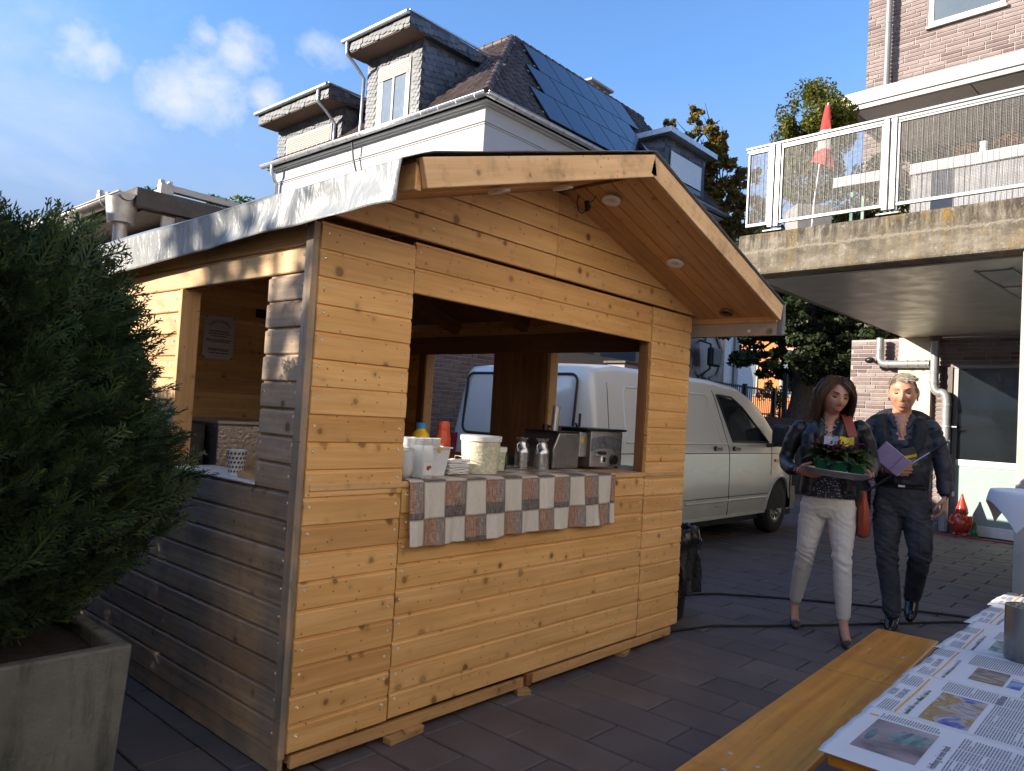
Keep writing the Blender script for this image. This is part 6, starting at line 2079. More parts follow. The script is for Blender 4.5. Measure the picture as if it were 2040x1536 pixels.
# stitched seams
edge = t.math('MINIMUM', t.math('MINIMUM', fx, t.math('SUBTRACT', 1.0, fx)), t.math('MULTIPLY', t.math('MINIMUM', fy, t.math('SUBTRACT', 1.0, fy)), 1.2))
tick = t.math('MULTIPLY', t.math('LESS_THAN', edge, 0.045), t.math('GREATER_THAN', t.math('FRACT', t.math('MULTIPLY', t.math('ADD', U, Vv), 110.0)), 0.5))
c = t.mix(t.math('MULTIPLY', tick, 0.85), c, (0.04, 0.022, 0.018))
setb(t, b, Base_Color=c, Roughness=0.38, Specular_IOR_Level=0.4)
M['patch'] = m
tcl = tag(D.objects.new('tablecloth', None), 'patchwork oilcloth in brown and cream draped over the stall counter', 'tablecloth')
COL.objects.link(tcl)
tcl.location = (2.8, 2.4, 1.07)
CX0, CX1, TOPZ = 2.062, 3.572, 1.0755


def cloth_pt(u, v):
    x = CX0 + (CX1 - CX0) * u
    drop = 0.272 + 0.004 * math.sin(6 * x) + 0.002 * math.sin(23 * x)
    s = v * (drop + 0.44)
    wv = 0.010 * math.sin(15 * x + 1 + 3 * v) + 0.008 * math.sin(37 * x - 6 * v) + 0.004 * math.sin(90 * x + 2)
    if s < drop:
        k = 1 - s / drop
        fold = 0.010 if abs((x - CX0) % 0.60 - 0.30) < 0.012 else 0.0
        return (x, 2.386 - 0.006 - (0.014 + wv) * k ** 1.1 - fold * 0.5, TOPZ - 0.004 - drop * k + 0.004), s - drop
    f = s - drop
    return (x, 2.383 + f, TOPZ - 0.004 * max(0, 1 - f / 0.015) + 0.0012 * (1 + math.sin(31 * x) * math.sin(17 * f))), f


nu, nv = 150, 60
mb = MB()
uvs = {}
pts = []
for j in range(nv + 1):
    for i in range(nu + 1):
        p, s = cloth_pt(i / nu, j / nv)
        pts.append(p)
        uvs[len(pts) - 1] = (p[0] - CX0, s + 0.008 + 0.155 * 4)
mb.add(pts, [(j * (nu + 1) + i, j * (nu + 1) + i + 1, (j + 1) * (nu + 1) + i + 1, (j + 1) * (nu + 1) + i) for j in range(nv) for i in range(nu)])
o = ob('cloth', mb, M['patch'], tcl, 180, fix=False)
ul = o.data.uv_layers.new(name='UVMap')
for lp in o.data.loops:
    ul.data[lp.index].uv = uvs[lp.vertex_index]

CZ = TOPZ + 0.0025
M['clear'] = plain('clear_plastic', (0.92, 0.94, 0.96), 0.08, 0, 0.02, 5, 0, 0.5, 0.92, IOR=1.2)
M['clear_glass'] = plain('drinking_glass', (0.85, 0.88, 0.90), 0.05, 0, 0.01, 5, 0, 0.6, 0.0, 0.30)
M['frost'] = plain('frosted_plastic', (0.80, 0.82, 0.85), 0.3, 0, 0.03, 5, 0, 0.5, 0.0, 0.82)
M['mustard'] = plain('mustard_yellow', (0.72, 0.42, 0.01), 0.28, 0, 0.05)
M['blue_cap'] = plain('blue_cap', (0.03, 0.20, 0.55), 0.35)
M['ketchup'] = plain('ketchup_red', (0.55, 0.07, 0.02), 0.3, 0, 0.05)
M['label_white'] = plain('white_label', (0.72, 0.72, 0.70), 0.5)

# bottles at the back
mu = thing('mustard_bottle', 'yellow squeeze bottle with blue cap on the counter', 'bottle', (2.535, 2.87, CZ))
ob('body', MB().lathe([(0.001, 0), (0.046, 0.003), (0.048, 0.07), (0.042, 0.10), (0.050, 0.135), (0.053, 0.165), (0.046, 0.20), (0.028, 0.222), (0.026, 0.23), (0.001, 0.23)], n=24), M['mustard'], mu, 50, 0, False)
ob('cap', MB().lathe([(0.027, 0.231), (0.030, 0.233), (0.030, 0.262), (0.026, 0.266), (0.001, 0.266)], n=24), M['blue_cap'], mu, 40, 0, False)
ke = thing('ketchup_bottle', 'ribbed red sauce bottle standing upside down beside the yellow bottle', 'bottle', (2.70, 2.88, CZ))
pr = [(0.001, 0), (0.048, 0.004), (0.053, 0.03), (0.053, 0.165)]
for k in range(4):
    z = 0.17 + 0.013 * k
    pr += [(0.052 - 0.002 * k, z), (0.049 - 0.002 * k, z + 0.006)]
pr += [(0.042, 0.23), (0.041, 0.275), (0.036, 0.285), (0.001, 0.286)]
ob('body', MB().lathe(pr, n=24, sx=1.05, sy=0.8), M['ketchup'], ke, 35, 0, False)
a0 = R_(-112)
lab = ob('label', MB().rings([[(1.05 * 0.0538 * math.cos(a), 0.8 * 0.0538 * math.sin(a), z) for a in [R_(-155 + 80 * k / 8) for k in range(9)]] for z in (0.035, 0.105)], 0, False, False), M['label_white'], ke, 60, 0, False)
ob('label', MB().rings([[(1.05 * 0.0539 * math.cos(a), 0.8 * 0.0539 * math.sin(a), z) for a in [R_(-150 + 30 * k / 5) for k in range(6)]] for z in (0.125, 0.15)], 0, False, False), plain('orange_label', (0.70, 0.20, 0.06), 0.4), ke, 60, 0, False)

# glasses at the left end
wg = thing('wine_glass', 'stemless glass half full of pale wine at the left end of the counter', 'glass', (2.085, 2.455, CZ))
ob('glass', MB().lathe([(0.012, 0.002), (0.030, 0.004), (0.040, 0.03), (0.043, 0.06), (0.036, 0.115), (0.034, 0.115), (0.041, 0.06), (0.038, 0.03), (0.010, 0.01)], n=24), M['clear_glass'], wg, 80, 0, False)
ob('wine', MB().lathe([(0.001, 0.011), (0.030, 0.012), (0.0375, 0.03), (0.0395, 0.05), (0.001, 0.05)], n=24), plain('wine', (0.75, 0.68, 0.42), 0.1, 0, 0.02, 5, 0, 0.5, 0.0, 0.6), wg, 80, 0, False)
cg = thing('cherry_vase', 'clear rectangular vase with a red cherry print standing on the cloth', 'vase', (2.165, 2.425, CZ))
ob('body', MB().rings([[(sx * (0.034 + 0.001 * k), sy * (0.034 + 0.001 * k), z) for sx, sy in ((-1, -1), (1, -1), (1, 1), (-1, 1))] for k, z in enumerate((0.002, 0.085, 0.168))]).rings([[(sx * 0.030, sy * 0.030, z) for sx, sy in ((-1, -1), (1, -1), (1, 1), (-1, 1))] for z in (0.166, 0.012)]), M['clear_glass'], cg, None, 0.004, False)
ob('water', MB().box(-0.0295, -0.0295, 0.0125, 0.0295, 0.0295, 0.095), plain('water', (0.80, 0.83, 0.84), 0.1, 0, 0.01, 5, 0, 0.5, 0.0, 0.35), cg, None, 0, False)
cr_ = plain('cherry_red', (0.38, 0.015, 0.02), 0.4)
ob('cherry_print', MB().add([(0.004 + 0.011 * math.cos(a), -0.0365, 0.055 + 0.012 * math.sin(a)) for a in [2 * math.pi * k / 14 for k in range(14)]], [tuple(range(14))]).add([(0.018 + 0.007 * math.cos(a), -0.0367, 0.061 + 0.008 * math.sin(a)) for a in [2 * math.pi * k / 12 for k in range(12)]], [tuple(range(12))]), cr_, cg, None, 0, False)
ob('label', MB().box(-0.028, -0.0362, 0.02, 0.028, -0.0358, 0.082), M['label_white'], cg, None, 0, False)

# tub of stacked plastic cups, yellow clip
tb_ = thing('cup_tub', 'translucent plastic tub with white plastic cups at the left of the counter', 'tub', (2.245, 2.565, CZ))
def tubwall(w0, w1, h, t_=0.003, d=0.75):
    R0 = []
    for w, z in ((w0, 0.002), (w1, h), (w1 - t_, h), (w0 - t_, 0.006)):
        R0.append([(sx * w, sy * w * d, z) for sx, sy in ((-1, -1), (-0.5, -1), (0, -1), (.5, -1), (1, -1), (1, 1), (.5, 1), (0, 1), (-.5, 1), (-1, 1))])
    return MB().rings(R0)
ob('body', tubwall(0.105, 0.125, 0.165), M['frost'], tb_, None, 0.004, False)
ob('rim', MB().box(-0.132, -0.102, 0.160, 0.132, -0.094, 0.170).box(-0.132, 0.094, 0.160, 0.132, 0.102, 0.170).box(-0.132, -0.0935, 0.160, -0.124, 0.0935, 0.170).box(0.124, -0.0935, 0.160, 0.132, 0.0935, 0.170), M['frost'], tb_, None, 0.002, False)
for i in range(6):
    cx, cy = -0.075 + 0.05 * (i % 4) + 0.012 * (i // 4), -0.035 + 0.07 * (i // 4)
    cp = tag(ob('plastic_cup', MB().lathe([(0.020, 0.0), (0.027, 0.155), (0.030, 0.158), (0.027, 0.16), (0.020, 0.006)], (2.245 + cx, 2.565 + cy, CZ + 0.008), 16), M['frost'], None, 60), 'white plastic cup standing in the translucent tub, ' + ('front row left end', 'front row second from left', 'front row third from left', 'front row right end', 'back row left', 'back row right')[i], 'cup', 'plastic cups in the tub')
ob('clip', MB().bar((0.045, -0.106, 0.172), (0.038, -0.110, 0.135), 0.012, 0.006).bar((0.045, -0.106, 0.172), (0.062, -0.08, 0.168), 0.012, 0.006), M['mustard'], tb_, None, 0.002, False)

# napkins in a wire holder
nk = thing('napkin_stack', 'stack of white paper napkins in a small wire holder', 'napkins', (2.462, 2.555, CZ))
for k in range(9):
    z = 0.014 + 0.0085 * k
    a = rnd.uniform(-0.05, 0.05)
    mb = MB().grid(lambda u, v, z=z, a=a: ((u - .5) * 0.155 * (1 + 0.02 * math.sin(k * 3)) + a * 0.03, (v - .5) * 0.135, z + 0.0022 * math.sin(7 * u + k) + 0.004 * (abs(u - .5) * 2) ** 4 * (k % 3 - 1) + 0.003 * math.sin(9 * v + 2 * k)), 12, 8)
    o = ob('napkin', mb, M['paper'], nk, 80, 0, False)
    sd = o.modifiers.new('thickness', 'SOLIDIFY')
    sd.thickness = 0.0062
wr = MB()
for sx in (-1, 1):
    wr.tube([(sx * 0.085, -0.06, 0.0), (sx * 0.085, -0.07, 0.05), (sx * 0.08, -0.06, 0.10), (sx * 0.08, 0.06, 0.105), (sx * 0.085, 0.07, 0.05), (sx * 0.085, 0.06, 0.0)], 0.0022, 6)
wr.tube([(-0.085, -0.06, 0.003), (0.085, -0.06, 0.003)], 0.0022, 6).tube([(-0.085, 0.06, 0.003), (0.085, 0.06, 0.003)], 0.0022, 6)
ob('wire_holder', wr, M['steel'], nk, 80, 0, False)

# salad bucket and small tub
M['salad'] = plain('cabbage_salad', (0.62, 0.59, 0.44), 0.6, 0, 0.28, 60, 0.4)
M['salad_green'] = plain('herb_salad', (0.52, 0.54, 0.36), 0.6, 0, 0.5, 70, 0.4)
bk = thing('salad_bucket', 'large translucent bucket of pale cabbage salad with a white lid', 'bucket', (2.655, 2.56, CZ))
ob('body', MB().lathe([(0.001, 0.0), (0.088, 0.002), (0.098, 0.165), (0.099, 0.19), (0.095, 0.19)], n=32), M['salad'], bk, 60, 0, False)
ob('lid', MB().lathe([(0.100, 0.178), (0.105, 0.18), (0.106, 0.206), (0.100, 0.210), (0.001, 0.207)], n=32), M['frost'], bk, 40, 0, False)
ob('label', MB().rings([[(0.0985 * math.cos(a), 0.0985 * math.sin(a), z) for a in [R_(-58 + 22 * k / 5) for k in range(6)]] for z in (0.085, 0.128)], 0, False, False), M['label_white'], bk, 60, 0, False)
st_ = thing('salad_tub', 'small tub of herb salad with a white lid right of the large bucket', 'tub', (2.862, 2.655, CZ))
ob('body', MB().lathe([(0.001, 0.0), (0.052, 0.002), (0.058, 0.10), (0.055, 0.10)], n=24), M['salad_green'], st_, 60, 0, False)
ob('lid', MB().lathe([(0.060, 0.096), (0.063, 0.098), (0.063, 0.122), (0.058, 0.125), (0.001, 0.123)], n=24), M['white_gloss'], st_, 40, 0, False)
# plates and dark pan behind
pl_ = thing('plate_stack', 'stack of brown plates behind the salad tub', 'plates', (3.08, 2.86, 1.0735))
for k in range(9):
    o = ob('plate', MB().lathe([(0.001, 0.0), (0.045, 0.0), (0.068, 0.010), (0.070, 0.013), (0.045, 0.006), (0.001, 0.006)], (0, 0, 0.010 * k), 24), plain('brown_plate', (0.20, 0.13, 0.085), 0.4) if k == 0 else D.materials['brown_plate'], pl_, 50, 0, False)
pn = thing('frying_pan', 'black frying pan with its long handle sticking up behind the bottles', 'pan', (3.05, 3.25, 1.02))
ob('bowl', MB().lathe([(0.001, 0.0), (0.11, 0.0), (0.14, 0.05), (0.137, 0.05), (0.11, 0.006), (0.001, 0.006)], n=24), M['black'], pn, 50, 0, False)
ob('handle', MB().bar((-0.10, 0.05, 0.045), (-0.40, 0.17, 0.16), 0.028, 0.018), M['black'], pn, None, 0.006, False)
tr3 = thing('steel_tray', 'steel tray of small goods between the salad tub and the milk cans', 'tray', (3.06, 2.72, CZ - 0.002))
ob('tray', MB().box(-0.09, -0.05, 0, 0.09, 0.05, 0.006).box(-0.09, -0.05, 0.006, -0.085, 0.05, 0.075).box(0.085, -0.05, 0.006, 0.09, 0.05, 0.075).box(-0.085, 0.045, 0.006, 0.085, 0.05, 0.075), M['steel_dark'], tr3, None, 0.002, False)
ob('cutlery', MB().bar((-0.05, -0.02, 0.012), (0.06, -0.01, 0.016), 0.014, 0.004).bar((-0.05, 0.01, 0.014), (0.05, 0.02, 0.018), 0.012, 0.004), M['steel'], tr3, None, 0, False)

# milk cans
for i, (x, y, lab, ctg) in enumerate(((3.135, 2.705, 'small aluminium milk can, the left and farther of the pair', 0), (3.215, 2.63, 'small aluminium milk can, the right and nearer of the pair', 0))):
    mc = thing('milk_can', lab, 'milk can', (x, y, CZ), 0, 'aluminium milk cans on the counter')
    ob('body', MB().lathe([(0.001, 0), (0.039, 0.002), (0.041, 0.01), (0.041, 0.085), (0.042, 0.09), (0.041, 0.095), (0.036, 0.113), (0.025, 0.126), (0.023, 0.15), (0.036, 0.168), (0.037, 0.173), (0.001, 0.171)], n=28), plain('can_aluminium', (0.55, 0.55, 0.56), 0.3, 1.0) if i == 0 else D.materials['can_aluminium'], mc, 40, 0, False)
    for s in (-1, 1):
        ob('handle', MB().tube([(s * 0.024, 0, 0.145), (s * 0.045, 0, 0.135), (s * 0.040, 0, 0.10)], 0.004, 8), D.materials['can_aluminium'], mc, 80, 0, False)

# fryer
fr_ = thing('deep_fryer', 'stainless steel counter fryer with a dark basket handle and control box', 'fryer', (3.45, 2.735, CZ))
ob('vat', MB().rings([[(-0.125 + i, -0.10, z), (0.115 - i * 0.3, -0.10, z), (0.115 - i * 0.3, 0.16, z), (-0.125 + i, 0.16, z)] for i, z in ((0.0, 0.0), (0.0, 0.12), (0.045, 0.205))]), M['steel_dark'], fr_, None, 0.008, False)
ob('control_box', MB().box(0.118, -0.10, 0.07, 0.20, 0.02, 0.215), M['steel'], fr_, None, 0.004, False)
ob('warning_label', MB().box(0.13, -0.1015, 0.15, 0.155, -0.1003, 0.185), M['mustard'], fr_, None, 0, False)
ob('rim', MB().box(-0.09, -0.09, 0.206, 0.12, 0.16, 0.216), M['black'], fr_, None, 0.003, False)
ob('basket_handle', MB().tube([(-0.03, -0.02, 0.20), (-0.03, -0.03, 0.36)], 0.022, 14), M['steel'], fr_, 60, 0, False)
ob('knob', MB().tube([(0.02, -0.02, 0.21), (0.02, -0.02, 0.245)], 0.012, 10).tube([(-0.06, 0.02, 0.21), (-0.06, 0.02, 0.25)], 0.02, 10), M['black'], fr_, 60, 0, False)
ob('mains_lead', MB().tube([(0.15, -0.05, 0.07), (0.155, -0.06, 0.04), (0.14, -0.07, 0.01), (0.17, -0.05, 0.005)], 0.004, 6), M['label_white'], fr_, 80, 0, False)
# bain-marie
bm_ = thing('bain_marie', 'stainless bain-marie with drain tap and black dial at the right of the counter', 'bain-marie', (3.795, 2.72, CZ))
bm_.rotation_euler = (0, 0, R_(-3))
ob('body', MB().box(-0.15, -0.12, 0.012, 0.155, 0.20, 0.225), M['steel'], bm_, None, 0.006, False)
for x in (0.1565, -0.1535):
    ob('side_panel', MB().box(x, -0.118, 0.014, x + 0.0026, 0.198, 0.22), M['brown_frame'], bm_, None, 0, False)
M['film'] = plain('blue_film', (0.20, 0.22, 0.26), 0.25, 0.4)
ob('protective_film', MB().grid(lambda u, v: (-0.145 + 0.295 * u, -0.1215, 0.105 + (0.075 + 0.018 * math.sin(3.1 * u)) * v + 0.018 * math.sin(3.1 * u) * (1 - v)), 14, 4), M['film'], bm_, 80, 0, False)
fs_ = MB()
for x, z in ((-0.04, 0.165), (0.055, 0.125), (-0.03, 0.155), (0.065, 0.115)):
    for k in range(4):
        fs_.bar((x + 0.008 * k, -0.1222, z - 0.006 * k), (x + 0.012 + 0.008 * k, -0.1222, z + 0.008 - 0.006 * k), 0.001, 0.002)
ob('film_print', fs_, M['ink'], bm_, None, 0, False)
ob('lid', MB().box(-0.20, -0.135, 0.2262, 0.185, 0.21, 0.240), M['black'], bm_, None, 0.004, False)
ob('tongs_handle', MB().bar((-0.14, 0.0, 0.242), (-0.20, -0.04, 0.262), 0.014, 0.010).bar((-0.06, 0.05, 0.242), (-0.07, 0.04, 0.325), 0.016, 0.012), M['black'], bm_, None, 0.003, False)
tp = ob('tap', MB().tube([(-0.085, -0.12, 0.085), (-0.085, -0.155, 0.085), (-0.085, -0.155, 0.04)], 0.011, 12), M['steel'], bm_, 60, 0, False)
ob('tap_lever', MB().box(-0.105, -0.175, 0.088, -0.06, -0.135, 0.108), M['black'], tp, None, 0.006, False)
ob('switch', MB().box(-0.035, -0.124, 0.035, -0.005, -0.119, 0.075), M['label_white'], bm_, None, 0, False)
ob('switch_rocker', MB().box(-0.031, -0.127, 0.039, -0.009, -0.1241, 0.071), plain('dark_green', (0.01, 0.04, 0.025), 0.2), bm_, None, 0, False)
ob('dial', MB().tube([(0.065, -0.1205, 0.055), (0.065, -0.145, 0.055)], 0.028, 24).box(0.060, -0.150, 0.030, 0.070, -0.1445, 0.080), M['black'], bm_, 40, 0, False)
for sx in (-0.13, 0.135):
    ob('foot', MB().tube([(sx, -0.10, 0.0), (sx, -0.10, 0.013)], 0.012, 10), M['black'], bm_, 60, 0, False)
# inside the stall: steel cabinet, dark unlit-interior cupboard, poster, patterned cup
mc_ = plain('quilted_steel', (0.52, 0.50, 0.48), 0.32, 0.9, 0.15, 30, 0.5, bscale=34)
ca = thing('steel_cabinet', 'quilted stainless steel cabinet standing at the back of the stall', 'cabinet', (2.775, 4.9, 0.1))
ob('body', MB().box(-0.44, -0.32, 0.0, 0.44, 0.32, 1.10), mc_, ca, None, 0.01, False)
ob('top', MB().box(-0.45, -0.33, 1.1005, 0.45, 0.33, 1.125), M['steel'], ca, None, 0.004, False)
dc = thing('dark_filler', 'added unlit-interior cupboard left of the steel cabinet at the back of the stall', 'filler', (1.97, 4.95, 0.1))  # added box, its dark colour stands for the unlit interior
ob('body', MB().box(-0.34, -0.25, 0.0, 0.34, 0.27, 1.10), M['brown_frame'], dc, None, 0.006, False)
ob('door', MB().box(-0.32, -0.262, 0.05, 0.32, -0.2505, 1.05), M['brown_frame'], dc, None, 0.004, False)
# poster
ps = thing('poster', 'laminated paper notice pinned on the back wall panel inside the stall', 'poster', (2.615, YB - 0.026, 1.80))
ob('sheet', MB().grid(lambda u, v: (-0.115 + 0.23 * u, -0.004 - 0.005 * math.sin(3.1 * u) * math.sin(3.1 * v), -0.155 + 0.31 * v), 8, 10), plain('laminated_paper', (0.66, 0.63, 0.62), 0.22, 0, 0.02, 5, 0.0, 0.6), ps, 80, 0, False)
pm_ = MB()
word = "Udo's Imbiss"
vs, fs = text_mesh(word, 0.034)
wtot = max(v[0] for v in vs)
pv_ = []
for x, y, z in vs:
    a = (x / wtot - 0.5) * 1.7
    r = 0.10 + y
    pv_.append((r * math.sin(a), -0.0115, 0.01 + r * math.cos(a)))
pm_.add(pv_, fs)
for k, (z, w) in enumerate(((0.042, 0.15), (0.024, 0.16), (0.006, 0.12), (-0.02, 0.19), (-0.033, 0.17), (-0.085, 0.16), (-0.096, 0.15), (-0.115, 0.15))):
    x = -w / 2
    while x < w / 2 - 0.006:
        l = rnd.uniform(0.006, 0.02)
        pm_.add([(x, -0.0113, z), (min(x + l, w / 2), -0.0113, z), (min(x + l, w / 2), -0.0113, z + 0.007), (x, -0.0113, z + 0.007)], [(0, 1, 2, 3)])
        x += l + 0.004
ob('lettering', pm_, M['ink'], ps, None, 0, False)
for sx in (-1, 1):
    for sz in (-1, 1):
        ob('pin', MB().ball((sx * 0.105, -0.010, sz * 0.145), 0.006, 8), M['black'], ps, None, 0, False)
# paper cup with elephant print on the sill
ec = thing('paper_cup', 'white paper cup printed with small elephants on the side window sill', 'cup', (1.622, 3.0, 1.0475))
ob('cup', MB().lathe([(0.001, 0.002), (0.030, 0.0), (0.040, 0.105), (0.0415, 0.108), (0.038, 0.105), (0.029, 0.006)], n=28), M['white_gloss'], ec, 60, 0, False)
el = [(-.5, .1), (-.5, .45), (-.3, .62), (0.05, .60), (0.15, .70), (.38, .66), (.48, .45), (.5, .1), (.42, .1), (.38, .36), (.25, .30), (.22, -.05), (.06, -.05), (.04, .15), (-.2, .15), (-.22, -.05), (-.42, -.05)]
pe = MB()
for row in range(5):
    for k in range(9):
        a0 = R_(-250) + (k + 0.5 * (row % 2)) * 0.42
        z0 = 0.012 + row * 0.019
        r = 0.0306 + 0.0098 * z0 / 0.105 + 0.0004
        pe.add([((r + 0.0093 * y * 0.014 / 0.105) * math.cos(a0 + x * 0.27), (r + 0.0093 * y * 0.014 / 0.105) * math.sin(a0 + x * 0.27), z0 + y * 0.017) for x, y in el], [tuple(range(len(el)))])
ob('elephant_print', pe, plain('navy_ink', (0.015, 0.022, 0.06), 0.5), ec, None, 0, False)

# ================================================================== RUBBISH BIN and CABLES
bi = thing('rubbish_bin', 'black bin with a crumpled black bag folded over its rim at the stall corner', 'bin', (4.82, 2.76, 0))
bi_m = plain('bin_bag', (0.013, 0.013, 0.014), 0.30, 0, 0.2, 12, 0.0, 0.5)
ob('bucket', MB().lathe([(0.001, 0.0), (0.155, 0.003), (0.205, 0.60), (0.198, 0.60), (0.15, 0.02), (0.001, 0.02)], n=32), M['black'], bi, 50, 0, False)


def bag(u, v):
    a = 2 * math.pi * u
    wr_ = 0.012 * math.sin(9 * a + 5 * v) + 0.010 * math.sin(17 * a - 8 * v) + 0.006 * math.sin(31 * a + 14 * v)
    if v < 0.62:
        k = v / 0.62
        z = 0.19 + 0.025 * math.sin(3 * a) + (0.625 - 0.19) * k
        r = 0.235 + 0.02 * (1 - k) + wr_ * (1.5 - 0.9 * k)
        r += 0.018 * math.exp(-((k - 0.85) / 0.08) ** 2)
    elif v < 0.78:
        k = (v - 0.62) / 0.16
        z = 0.625 + 0.022 * math.sin(math.pi * k) + 0.3 * wr_
        r = 0.235 - 0.035 * k + 0.4 * wr_
    else:
        k = (v - 0.78) / 0.22
        z = 0.62 - 0.35 * k
        r = 0.20 - 0.03 * k + wr_ * 0.6
    return (r * math.cos(a), r * math.sin(a), z)


ob('bag', MB().grid(bag, 110, 44), bi_m, bi, 180, 0, False)
for i, (pts, lab) in enumerate((([(4.95, 3.1, 0.01), (5.3, 3.0, 0.01), (5.76, 2.81, 0.01), (6.21, 2.26, 0.01), (6.54, 1.75, 0.01), (6.80, 1.20, 0.01), (7.1, 0.3, 0.01), (7.3, -2, 0.01)], 'black cable on the paving running behind the man to the pillar'),
                                ([(4.40, 2.6, 0.01), (4.48, 2.49, 0.01), (4.6, 2.45, 0.01), (4.85, 2.36, 0.01), (5.08, 2.19, 0.01), (5.55, 1.87, 0.01), (6.1, 1.52, 0.01), (6.58, 1.20, 0.01), (6.9, 0.8, 0.01), (7.6, -1.5, 0.01)], 'black cable on the paving passing under the walking couple from the stall'))):
    P = []
    pts = [Vector(p) for p in pts]
    for a in range(len(pts) - 1):
        p0, p1, p2, p3 = pts[max(a - 1, 0)], pts[a], pts[a + 1], pts[min(a + 2, len(pts) - 1)]
        for k in range(8):
            f = k / 8
            P.append(0.5 * ((2 * p1) + (p2 - p0) * f + (2 * p0 - 5 * p1 + 4 * p2 - p3) * f * f + (3 * p1 - p0 - 3 * p2 + p3) * f ** 3) + Vector((rnd.uniform(-.004, .004), rnd.uniform(-.004, .004), 0)))
    P.append(pts[-1])
    tag(ob('power_cable', MB().tube(P, 0.0085, 8), M['rubber'], None, 80), lab, 'cable', 'cables on the paving')

# ================================================================== BENCH, TABLE, NEWSPAPERS
be = thing('beer_bench', 'varnished orange wooden bench in the lower right foreground', 'bench', (2.64, 0.865, 0))
timber('seat', 1.54, 0.745, 0.474, 3.74, 0.99, 0.50, M['bench'], be, 0.005)
sl = be.children[0]
mb = MB()
mb2 = MB()
for x in (1.95, 3.35):
    ob('leg', MB().bar((x, 0.77, 0.472), (x, 0.77, 0.0), 0.03, 0.03).bar((x, 0.965, 0.472), (x, 0.965, 0.0), 0.03, 0.03).bar((x, 0.77, 0.2), (x, 0.965, 0.2), 0.02, 0.02).bar((x, 0.77, 0.462), (x, 0.965, 0.462), 0.03, 0.02), M['green_leg'], be, None, 0.003)
for x, y in ((1.86, 0.90), (1.94, 0.845), (1.80, 0.80), (1.965, 0.93), (3.33, 0.80), (3.35, 0.93)):
    ob('rivet', MB().lathe([(0.001, 0.0013), (0.006, 0.0013), (0.0075, 0.0004), (0.0076, 0.0)], (x, y, 0.5003), 12), M['steel'], be)
ta = thing('beer_table', 'folding wooden table covered with newspapers at the lower right', 'table', (2.6, 0.27, 0))
timber('tabletop', 1.52, 0.02, 0.742, 3.58, 0.495, 0.768, M['bench'], ta, 0.005)
for x in (1.9, 3.3):
    ob('leg', MB().bar((x, 0.09, 0.74), (x, 0.06, 0.0), 0.03, 0.03).bar((x, 0.47, 0.74), (x, 0.50, 0.0), 0.03, 0.03).bar((x, 0.07, 0.25), (x, 0.49, 0.25), 0.02, 0.02), M['green_leg'], ta, None, 0.003)
M['np'] = plain('newsprint', (0.66, 0.66, 0.67), 0.85, 0, 0.04, 3.0, 0.05)


def photo_mat(name, stops, scale, seed, dist=1.2, stretch=(1, 1, 1)):
    m, t, b = new_mat(name)
    co = t.vmath('ADD', t.scale(t.n('ShaderNodeNewGeometry').outputs['Position'], stretch), (seed * 3.1, seed * 1.7, 0))
    nz = t.noise(co, scale, 5.0, 0.6, dist)
    setb(t, b, Base_Color=t.ramp(nz, stops), Roughness=0.7)
    return m


M['ph1'] = photo_mat('photo_hand', [(0.35, (0.10, 0.075, 0.085)), (0.5, (0.30, 0.24, 0.25)), (0.68, (0.42, 0.36, 0.36))], 4, 1, 0.4)
M['ph2'] = photo_mat('photo_market', [(0.30, (0.06, 0.06, 0.22)), (0.40, (0.10, 0.13, 0.38)), (0.47, (0.45, 0.40, 0.32)), (0.55, (0.28, 0.17, 0.08)), (0.62, (0.40, 0.30, 0.10)), (0.70, (0.40, 0.05, 0.06))], 13, 2)
M['ph3'] = photo_mat('photo_wood', [(0.32, (0.07, 0.055, 0.05)), (0.5, (0.22, 0.17, 0.14)), (0.66, (0.42, 0.34, 0.26))], 16, 3, 2.0, (2.0, 0.7, 1))
M['ph4'] = photo_mat('photo_blue', [(0.4, (0.05, 0.12, 0.35)), (0.6, (0.30, 0.42, 0.60))], 14, 4)
M['ph5'] = photo_mat('photo_green', [(0.4, (0.10, 0.16, 0.13)), (0.6, (0.40, 0.43, 0.40))], 18, 5)
M['hand_teal'] = plain('photo_glove', (0.10, 0.185, 0.185), 0.7, 0, 0.35, 30)
M['hand_teal2'] = plain('photo_glove_light', (0.17, 0.26, 0.25), 0.7, 0, 0.4, 30)

NZ = 0.7705


def np_h(x, y, k):
    """height of paper sheet k over the table"""
    h = NZ + 0.0010 * k + 0.0016 * (1 + math.sin(9 * x + 2 * k) * math.sin(7 * y + k)) * 0.6 + 0.0009 * (1 + math.sin(23 * x + y * 5))
    e = max(0.0, (y - 0.50) / 0.10)
    return h + 0.002 * e - 0.014 * e * e


